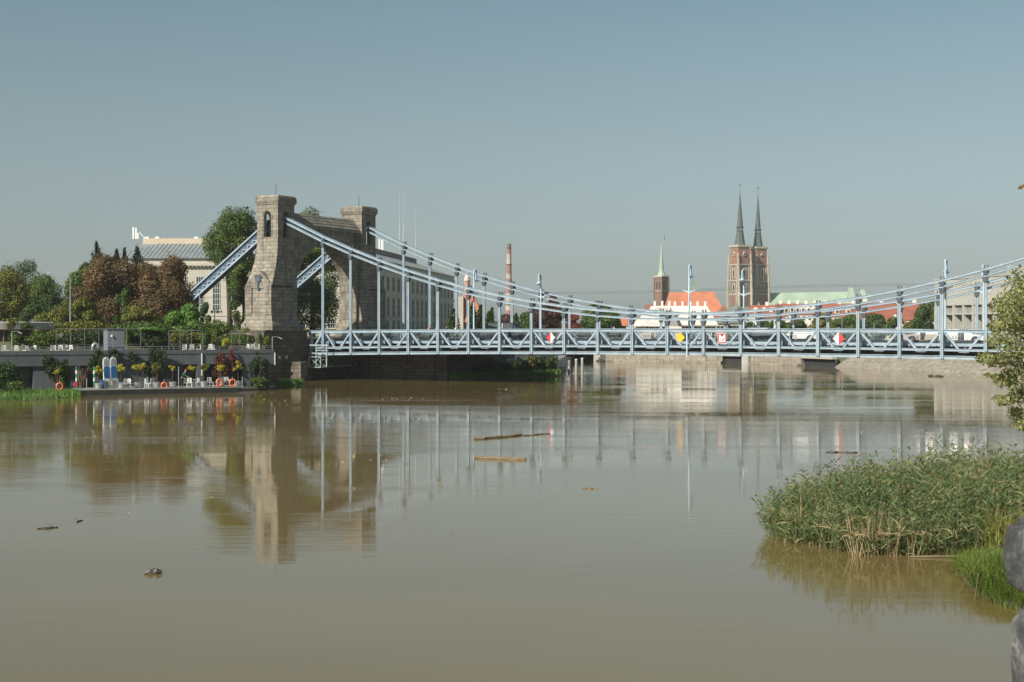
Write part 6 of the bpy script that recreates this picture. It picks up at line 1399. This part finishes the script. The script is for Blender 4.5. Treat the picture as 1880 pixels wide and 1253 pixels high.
person("pink-shirted pedestrian on the bridge between the two cyclists", on_bridge(802, 2.6) + Vector((0,0,0.12)), TH + R(90), (0.55,0.3,0.28), (0.05,0.1,0.1), "stand", (0.3,0.12,0.08))
def bike(label, p, rz_):
    r = thing("bicycle", label, "bicycle", p, rz_, "bicycles ridden across the bridge"); fr = mat("bike_teal", (0.25,0.42,0.42), (0.2,0.35,0.35), 0.4, 3)
    for y in (-0.52, 0.52):
        w_ = MB().ring((0, y, 0.34), 0.31, 0.022, 'x', 24, 6).build("wheel", TYRE, r); m = MB()
        for k in range(10): a_ = 2*math.pi*k/10; m.bar((0,y,0.34),(0,y+0.3*math.cos(a_),0.34+0.3*math.sin(a_)),0.006,0.006)
        m.build("spokes", GALV, w_)
    m = MB(); pt = {'bb': (0,0.05,0.3), 'st': (0,0.2,0.82), 'hd': (0,-0.36,0.85), 'ra': (0,0.52,0.34), 'fa': (0,-0.52,0.34)}
    for a, b_ in (('bb','st'),('bb','hd'),('st','hd'),('bb','ra'),('st','ra'),('hd','fa')): m.tube([pt[a], pt[b_]], 0.02, 6)
    m.build("frame", fr, r); MB().box(-0.07,0.07,0.12,0.36,0.9,0.95).build("saddle", DARKM, r); MB().tube([(-0.26,-0.28,1.02),(-0.1,-0.38,1.0),(0.1,-0.38,1.0),(0.26,-0.28,1.02)],0.016,6).build("handlebar", DARKM, r); return r
for px, lab, top, bl in ((787, "cyclist in a pink top riding over the bridge, leftmost of the riders", (0.55,0.28,0.25), "left bicycle with teal frame under the pink-topped cyclist"), (836, "cyclist in a white top riding over the bridge below the church roof", (0.75,0.74,0.7), "right bicycle with teal frame under the white-topped cyclist")):
    p = on_bridge(px, 2.2) + Vector((0, 0, 0.12)); bike(bl, p, TH + R(90)); person(lab, p + Vector((0, 0, -0.02)), TH + R(90), top, (0.05,0.07,0.08), "ride", (0.4,0.25,0.15))

# ------------------------------------------------------------------ floating driftwood
WOODM = mat("driftwood", (0.22, 0.165, 0.10), (0.13, 0.095, 0.06), 0.85, 2.0, stretch=(1, 8, 8), bmp=0.4)
WOODD = mat("wet_driftwood", (0.07, 0.055, 0.04), (0.035, 0.03, 0.022), 0.5, 3.0, bmp=0.4)
def log(label, pxa, pya, pxb, pyb, r_, m_, seed, bend=0.1, twigs=2):
    Da, Db = H*F/(pya-HY), H*F/(pyb-HY); a, b_ = Vector((wx(pxa, Da), Da, 0)), Vector((wx(pxb, Db), Db, 0)); rg = random.Random(seed); L = (b_-a).length
    t = thing("floating_log", label, "driftwood", tuple((a+b_)/2), math.atan2((b_-a).y, (b_-a).x)); n = 8
    pts = [(-L/2 + L*k/n, rg.uniform(-bend, bend), r_*0.35 + rg.uniform(-0.2, 0.2)*r_) for k in range(n+1)]
    MB().tube(pts, [r_*(0.6 + 0.5*math.sin(math.pi*(k+0.5)/(n+1)) * rg.uniform(0.8, 1.1)) for k in range(n+1)], 8).build("trunk", m_, t)
    m = MB()
    for k in range(twigs): x = rg.uniform(-L/2, L/2); m.tube([(x, 0, r_*0.3), (x + rg.uniform(-0.4, 0.4), rg.uniform(-0.5, 0.5), r_ + rg.uniform(0.02, 0.2))], [r_*0.3, r_*0.1], 5)
    m.build("twig", m_, t)
log("pale straight plank-like log floating in mid river", 871, 842, 966, 845, 0.11, WOODM, 1, 0.05, 2)
log("longer weathered log floating just beyond the straight one", 873, 808, 962, 800, 0.09, WOODM, 2, 0.15, 2)
log("thin stick trailing right of the longer floating log", 958, 801, 1010, 797, 0.05, WOODM, 3, 0.1, 1)
log("short brown branch floating left of the reeds", 1516, 831, 1574, 832, 0.05, WOODD, 4, 0.15, 2)
log("dark log floating far out before the concrete building's reflection", 1704, 691, 1732, 692, 0.16, WOODD, 5, 0.1, 1)
log("dark branch drifting at the quay near the middle culvert", 1386, 668, 1403, 668.5, 0.16, WOODD, 6, 0.1, 1)
log("small twig floating at the left edge of the water", 68, 972, 106, 969, 0.035, WOODD, 7, 0.05, 2)
log("tiny curved twig near the left floating branch", 140, 960, 150, 956, 0.03, WOODD, 8, 0.03, 1)
log("small pale sliver of wood drifting in the centre", 1068, 897, 1096, 898, 0.03, WOODM, 9, 0.03, 1)
D = H*F/(1053-HY); c = Vector((wx(281, D), D, 0)); t = thing("driftwood_clump", "small dark clump of wet driftwood and twigs in the lower left water", "driftwood", c, 0.2); rg = random.Random(9); m = MB()
for k in range(9): x, y, a_ = rg.uniform(-0.12, 0.12), rg.uniform(-0.1, 0.1), rg.uniform(-0.6, 0.6); m.tube([(x-0.14, y-a_*0.05, rg.uniform(-0.02, 0.05)), (x, y, rg.uniform(0.06, 0.14)), (x+0.14, y+a_*0.1, rg.uniform(0, 0.07))], [0.025, 0.05, 0.02], 6)
m.build("twigs", WOODD, t); MB().lathe([(0.12,-0.03),(0.2,0.01),(0.14,0.07),(0.02,0.1)],10,(0,0,0),1.1,0.8).build("core", WOODD, t)
bits = []; rg = np.random.default_rng(4)
for cx, cy, n, sx, sy in ((735, 733, 26, 20, 1.6), (245, 805, 10, 90, 3), (700, 840, 14, 60, 5), (480, 700+35, 12, 40, 1.5), (880, 700+18, 16, 60, 3), (1500, 790, 14, 120, 10), (500, 900, 10, 300, 60), (1000, 820, 10, 200, 20)):
    for k in range(n):
        px, py = cx + rg.normal()*sx, cy + rg.normal()*sy
        if py < 690: continue
        D = H*F/(py-HY); bits.append((wx(px, D), D, 0.012))
bits = np.array(bits); Nn = np.tile([0.05, -0.1, 1.0], (len(bits), 1)) + rg.normal(size=(len(bits), 3))*0.15; Nn /= np.linalg.norm(Nn, axis=1)[:, None]
V, Fq = leaves(bits, Nn, 0.22, rg, 0, 0.5); tag(raw("floating_leaves", V, Fq, mat("leaf_litter", (0.42,0.33,0.10), (0.3,0.22,0.08), 0.8, 3)), "scattered yellow leaves drifting on the brown water", kind='stuff')

# ------------------------------------------------------------------ reed bed
rng = np.random.default_rng(77)
poly = [(8.1, 45.4), (8.35, 43.4), (9.2, 42.1), (10.3, 41.0), (12.0, 41.0), (13.2, 41.3), (14.6, 41.0), (17.5, 41.5), (21, 45), (21, 57), (16.5, 55.5), (13, 53), (10.6, 50), (8.9, 47.6)]
n = 5200; st = scatter(poly, n, rng)
edge = np.full(n, 9.0)
pl = np.array(poly)
for i in range(len(pl)):
    if pl[i][0] > 17 and pl[(i+1) % len(pl)][0] > 17: continue
    a, b_ = pl[i], pl[(i+1) % len(pl)]; ab = b_ - a; tt = np.clip(((st - a) @ ab) / (ab @ ab), 0, 1); dd_ = np.linalg.norm(st - a - tt[:, None]*ab, axis=1); edge = np.minimum(edge, dd_)
cx_, cy_ = 15.0, 48.5
outw = np.stack([st[:, 0]-cx_, st[:, 1]-cy_], 1); outw /= np.linalg.norm(outw, axis=1)[:, None]
hh = (1.1 + 0.95*np.clip(edge/2.0, 0, 1)) * rng.uniform(0.6, 1.22, n) * (0.9 + 0.25*np.sin(st[:, 0]*1.9)*np.sin(st[:, 1]*1.3+1))
lean = (0.45*np.exp(-edge/1.0) * rng.uniform(0.1, 1.4, n))[:, None]
base = np.c_[st, np.full(n, -0.05)]
dirn = np.c_[outw*lean, np.ones(n)] + np.c_[rng.normal(size=(n, 2))*0.13, np.zeros(n)]; dirn /= np.linalg.norm(dirn, axis=1)[:, None]
def ribbons(P0, D0, Lh, Wd, sag, nseg, rng, perp=None):
    n = len(P0); S = np.cross(D0, rng.normal(size=(n, 3))); S /= np.linalg.norm(S, axis=1)[:, None]
    rows = []
    for k in range(nseg + 1):
        t = k / nseg; c = P0 + D0*(Lh*t)[:, None]; c[:, 2] -= sag*Lh*t*t
        w_ = (Wd*(1 - t**2) + 0.001)[:, None]; rows += [c - S*w_/2, c + S*w_/2]
    V = np.stack(rows, 1).reshape(-1, 3); K = 2*(nseg+1); bs = (np.arange(n)*K)[:, None]
    return V, np.concatenate([bs + np.array([[2*k, 2*k+1, 2*k+3, 2*k+2]]) for k in range(nseg)], 0)
def merge(L_):
    Vs, Fs, o = [], [], 0
    for V, Fq in L_: Vs.append(V); Fs.append(Fq + o); o += len(V)
    return np.concatenate(Vs), np.concatenate(Fs)
stems = ribbons(base, dirn, hh, np.full(n, 0.018), 0.03, 2, rng)
LV = []
for k in range(9):
    tt = rng.uniform(0.12, 0.98, n); p = base + dirn*(hh*tt)[:, None]; a = rng.uniform(0, 2*np.pi, n)
    d = np.stack([np.cos(a)*0.75, np.sin(a)*0.75 , rng.uniform(0.3, 1.3, n)], 1); d /= np.linalg.norm(d, axis=1)[:, None]
    LV.append(ribbons(p, d, rng.uniform(0.32, 0.68, n), rng.uniform(0.018, 0.034, n), rng.uniform(0.2, 0.9), 3, rng))
V, Fq = merge([stems] + LV); tag(raw("reed_bed", V, Fq, L_REED), "dense bed of tall green reeds standing in the brown water", kind='stuff')
q = rng.random(n) < 0.42; p = (base + dirn*hh[:, None])[q]; PV = []
for k in range(5):
    a = rng.uniform(0, 2*np.pi, len(p)); d = np.stack([np.cos(a)*0.5, np.sin(a)*0.5, np.ones(len(p))*0.8], 1); d /= np.linalg.norm(d, axis=1)[:, None]
    PV.append(ribbons(p - np.array([0, 0, 0.06]), d, rng.uniform(0.1, 0.22, len(p)), rng.uniform(0.025, 0.05, len(p)), 0.5, 2, rng))
V, Fq = merge(PV); tag(raw("reed_plumes", V, Fq, L_PLUME), "feathery brown plumes on the tips of the reeds", kind='stuff')
# dry canes along the front edge
m_ = 460; q = np.argsort(edge + 6*(st[:, 1] > 45) + rng.uniform(0, 3.5, n))[:m_]; b0 = base[q].copy(); dn = np.c_[rng.normal(size=(m_, 2))*0.22, np.ones(m_)]; dn /= np.linalg.norm(dn, axis=1)[:, None]
cl = rng.choice(6, m_); cxs = np.array([10.0, 10.45, 10.9, 11.5, 14.3, 15.4]); sel = rng.random(m_) < 0.35; b0[sel, 0] = cxs[cl[sel]] + rng.normal(size=sel.sum())*0.14; b0[sel, 1] = 40.95 + rng.random(sel.sum())*0.5
V, Fq = merge([ribbons(b0, dn, rng.uniform(0.6, 1.75, m_), np.full(m_, 0.018), 0.08, 3, rng), ribbons(b0 + dn*0.7, np.c_[rng.normal(size=(m_, 2)), rng.uniform(-0.3, 0.6, m_)], rng.uniform(0.15, 0.4, m_), np.full(m_, 0.03), 0.4, 2, rng)])
tag(raw("dry_reed_canes", V, Fq, L_DRY), "dry straw-coloured reed canes along the front of the reed bed", kind='stuff')
tag(MB().tube([(11.4, 40.75, 0.02), (13.0, 40.6, 0.06), (14.9, 40.9, 0.03)], [0.03, 0.035, 0.02], 6).build("washed_up_cane", WOODM), "long pale dead cane lying on the water at the reeds' front edge", "branch")
# grass tussock below
tus = [(11.7, 36.8), (11.45, 35.4), (11.4, 34.2), (11.7, 33.2), (12.4, 32.4), (14, 32.5), (15, 36), (14, 39.5), (13.0, 39.6), (12.0, 38.6)]
tag(MB().prism([(x*0.97+0.45, y*0.98+0.7) for x, y in tus], -0.4, 0.1, 'z').build("tussock_ground", GRND), kind='structure')
pt = scatter(tus, 7500, rng); c2 = np.array([13.2, 36.2]); rad_ = np.linalg.norm((pt - c2)/np.array([2.2, 3.8]), axis=1); zz = np.clip(0.55*(1 - rad_), -0.02, 1)
dx = np.c_[(pt - c2)*0.22, np.zeros(len(pt))]
blades("tussock_grass", np.c_[pt, zz], 0.5, 0.02, rng, L_GRASS, "bright green grass tussock drooping into the water below the reeds", 1.9, 4, dirx=dx)
for a_, b_, lab in (((11.9, 36.0, 0.4), (11.15, 34.3, 0.0), "dry curved stalk drooping from the tussock into the water"), ((13.0, 37.5, 0.9), (11.2, 35.4, 0.12), "long dry stalk lying across the tussock's left side")):
    a_, b_ = Vector(a_), Vector(b_); mid = (a_+b_)/2 + Vector((0, 0, 0.3)); tag(MB().tube([a_, mid, b_, b_ + (b_-mid)*0.6 - Vector((0,0,0.1))], [0.016, 0.014, 0.01, 0.006], 5).build("dry_stalk", WOODM), lab, "stalk")
# weeds between reeds and wall
wd = scatter([(13.2, 38), (19, 38), (20, 44), (13.6, 41.6)], 1500, rng); blades("bank_weeds", np.c_[wd, np.full(len(wd), 0.3)], 1.1, 0.05, rng, L_YG, "yellowish weeds on the bank between the reeds and the wall", 0.9, 3)

# ------------------------------------------------------------------ overhanging tree at the right
rng = np.random.default_rng(31); D = 30.0; tx, ty, tz = 15.6, 31.0, 2.4
ot = thing("riverbank_tree", "leafy olive-green tree reaching in from the right edge over the bridge end", "tree", (tx, ty, tz))
fr_ = [(1874, 530, 28, 40), (1862, 560, 24, 30), (1840, 560, 20, 20), (1850, 592, 24, 22), (1872, 600, 22, 30), (1834, 625, 20, 16), (1812, 656, 16, 8), (1830, 664, 20, 10), (1856, 650, 22, 24), (1858, 690, 20, 18), (1822, 690, 8, 4), (1840, 700, 14, 10), (1872, 720, 18, 22), (1845, 735, 18, 10), (1868, 760, 14, 14), (1876, 780, 12, 10), (1876, 650, 20, 40), (1830, 600, 12, 10), (1808, 662, 9, 5)]
bl = []
for px, py, w_, h_ in fr_:
    Dd = 30 + rng.uniform(-1.2, 1.2); c = at(px, py, Dd); bl.append((c.x-tx, c.y-ty, c.z-tz, w_/F*Dd, 0.45, h_/F*Dd))
for k in range(46):
    d = rng.normal(size=3); d /= np.linalg.norm(d); bl.append((1.6 + d[0]*3.0 - 0, d[1]*2.8, 4.4 + d[2]*3.4, 0.7, 0.7, 0.6)) if 1.6 + d[0]*3.0 > -3.4 else None
bl = [b for b in bl if b is not None]
P, N = cloud(bl[:len(fr_)], 5200, rng, 0.7); P2, N2 = cloud(bl[len(fr_):], 9000, rng, 0.6)
keep = (P2[:, 0] + tx) > (P2[:, 1] + ty)*(1888-940)/F; P = np.concatenate([P, P2[keep]]); N = np.concatenate([N, N2[keep]])
V, Fq = leaves(P, N, 0.1, rng, 0.5, 0.42); raw("crown", V, Fq, L_OLIVE, ot)
m = MB().tube([(0.6, 0, 0), (0.5, 0, 1.6), (0.9, 0, 3.4), (1.6, 0, 6.5)], [0.28, 0.22, 0.16, 0.05], 8)
for b in bl[:len(fr_)]: m.tube([(0.7, 0, 2.2 + 0.3*b[2]*0.5), ((b[0]+0.7)/2, b[1]/2, b[2]*0.75+0.4), (b[0], b[1], b[2])], [0.06, 0.03, 0.01], 5)
m.build("trunk", BARK, ot, smooth=True)
t = thing("autumn_branch_tree", "tree whose brown-orange leafy branch tip pokes in at the upper right edge", "tree", (11.4, 25, 3)); c = at(1881, 342, 25)
tip = (c.x - 11.4, c.y - 25, c.z - 3); P, N = cloud([(tip[0], tip[1], tip[2], 0.14, 0.2, 0.05), (tip[0]+0.25, 0, tip[2]+0.02, 0.2, 0.3, 0.09), (tip[0]+0.7, 0, tip[2]+0.2, 0.3, 0.4, 0.2), (tip[0]+1.6, 0, tip[2]+0.6, 0.7, 0.7, 0.5), (tip[0]+2.2, 0, tip[2]+1.5, 1, 1, 0.8), (tip[0]+2.4, 0, tip[2]-0.8, 1, 1, 0.6)], 2600, rng, 0.7)
V, Fq = leaves(P, N, 0.09, rng, 0.3, 0.5); raw("crown", V, Fq, leafmat("leaf_autumn", [(0.12,0.06,0.02),(0.26,0.14,0.04),(0.15,0.15,0.03)]), t)
MB().tube([(0,0,0),(0.1,0,3.0),(0.3,0,5.4)],[0.2,0.15,0.06],8).tube([(0.1,0,3.2),(tip[0]+1.5,0,tip[2]+0.3),(tip[0]+0.1,0,tip[2])],[0.08,0.04,0.01],6).build("trunk", BARK, t)

# ------------------------------------------------------------------ granite parapet close to the camera
GR = None
m_, tt_, bb_ = nodes("rough_granite"); v_ = coord(tt_); f1 = noise(tt_, v_, 9, 6, 0.75); f2 = noise(tt_, v_, 70, 4, 0.7)
col = ramp(tt_, mix(tt_, f1, f2, 0.35), [(0.38, (0.025, 0.025, 0.027)), (0.5, (0.08, 0.08, 0.08)), (0.60, (0.25, 0.24, 0.225))]); tt_.links.new(col, bb_.inputs['Base Color']); bb_.inputs['Roughness'].default_value = 0.85; bump(tt_, f1, bb_, 0.8, 0.03); GR = m_
gw = thing("granite_wall", "blurred dark rough granite wall end in the lower right corner", "wall", (1.26, 3.5, 4.9))
def stone(x0, x1, z0, z1, seed, y0=-0.22, y1=0.25):
    rg = np.random.default_rng(seed); n = 22; vs = []; fs = []
    cx, cy, cz = (x0+x1)/2, (y0+y1)/2, (z0+z1)/2; hx, hy, hz = (x1-x0)/2, (y1-y0)/2, (z1-z0)/2
    ph = rg.uniform(0, 6, 6)
    for i in range(n+1):
        th = math.pi*i/n
        for j in range(2*n):
            f_ = 2*math.pi*j/(2*n); d = np.array([math.sin(th)*math.cos(f_), math.sin(th)*math.sin(f_), math.cos(th)]); p = np.sign(d)*np.abs(d)**0.2; p = p/ max(1e-6, (np.abs(p)**5).sum()**(1/5))
            w_ = 1 + 0.035*math.sin(3*d[0]*3+ph[0]) * math.cos(4*d[2]*2+ph[1]) + 0.03*math.sin(7*d[1]+ph[2]+3*d[2])
            vs.append((cx+hx*p[0]*w_, cy+hy*p[1]*w_, cz+hz*p[2]*w_))
    for i in range(n):
        for j in range(2*n): j2 = (j+1) % (2*n); fs.append((i*2*n+j, i*2*n+j2, (i+1)*2*n+j2, (i+1)*2*n+j))
    MB().add(vs, fs).build("granite_block", GR, gw, smooth=True)
zt_ = wz(941, 3.68) - 4.9; zj = wz(1142, 3.40) - 4.9
xl = wx(1843, 3.68) - 1.26
stone(xl, xl+0.62, zj+0.008, zt_, 1); stone(xl+0.018, xl+0.5, zj-0.34, zj-0.004, 2); stone(xl+0.63, xl+1.4, zj+0.01, zt_+0.01, 3); stone(xl+0.51, xl+1.35, zj-0.34, zj-0.004, 4)
stone(xl-0.02, xl+0.7, 0.35, zj-0.35, 5); stone(xl+0.71, xl+1.5, 0.35, zj-0.35, 6); stone(xl+0.0, xl+0.55, 0.0, 0.345, 7); stone(xl+0.56, xl+1.5, 0.0, 0.345, 8)

# ------------------------------------------------------------------ haze in the air
hz_m = bpy.data.materials.new("haze"); hz_m.use_nodes = True; ht = hz_m.node_tree; ht.nodes.clear()
ho = ht.nodes.new("ShaderNodeOutputMaterial"); hv = ht.nodes.new("ShaderNodeVolumePrincipled"); hv.inputs['Color'].default_value = (0.93, 0.96, 1.0, 1); hv.inputs['Density'].default_value = 0.00012; hv.inputs['Anisotropy'].default_value = 0.0
ht.links.new(hv.outputs[0], ho.inputs['Volume'])
tag(MB().box(-3600, 3600, -400, 3600, -3, 110).build("haze", hz_m), "thin pale haze over the river and city", None, None, "stuff")
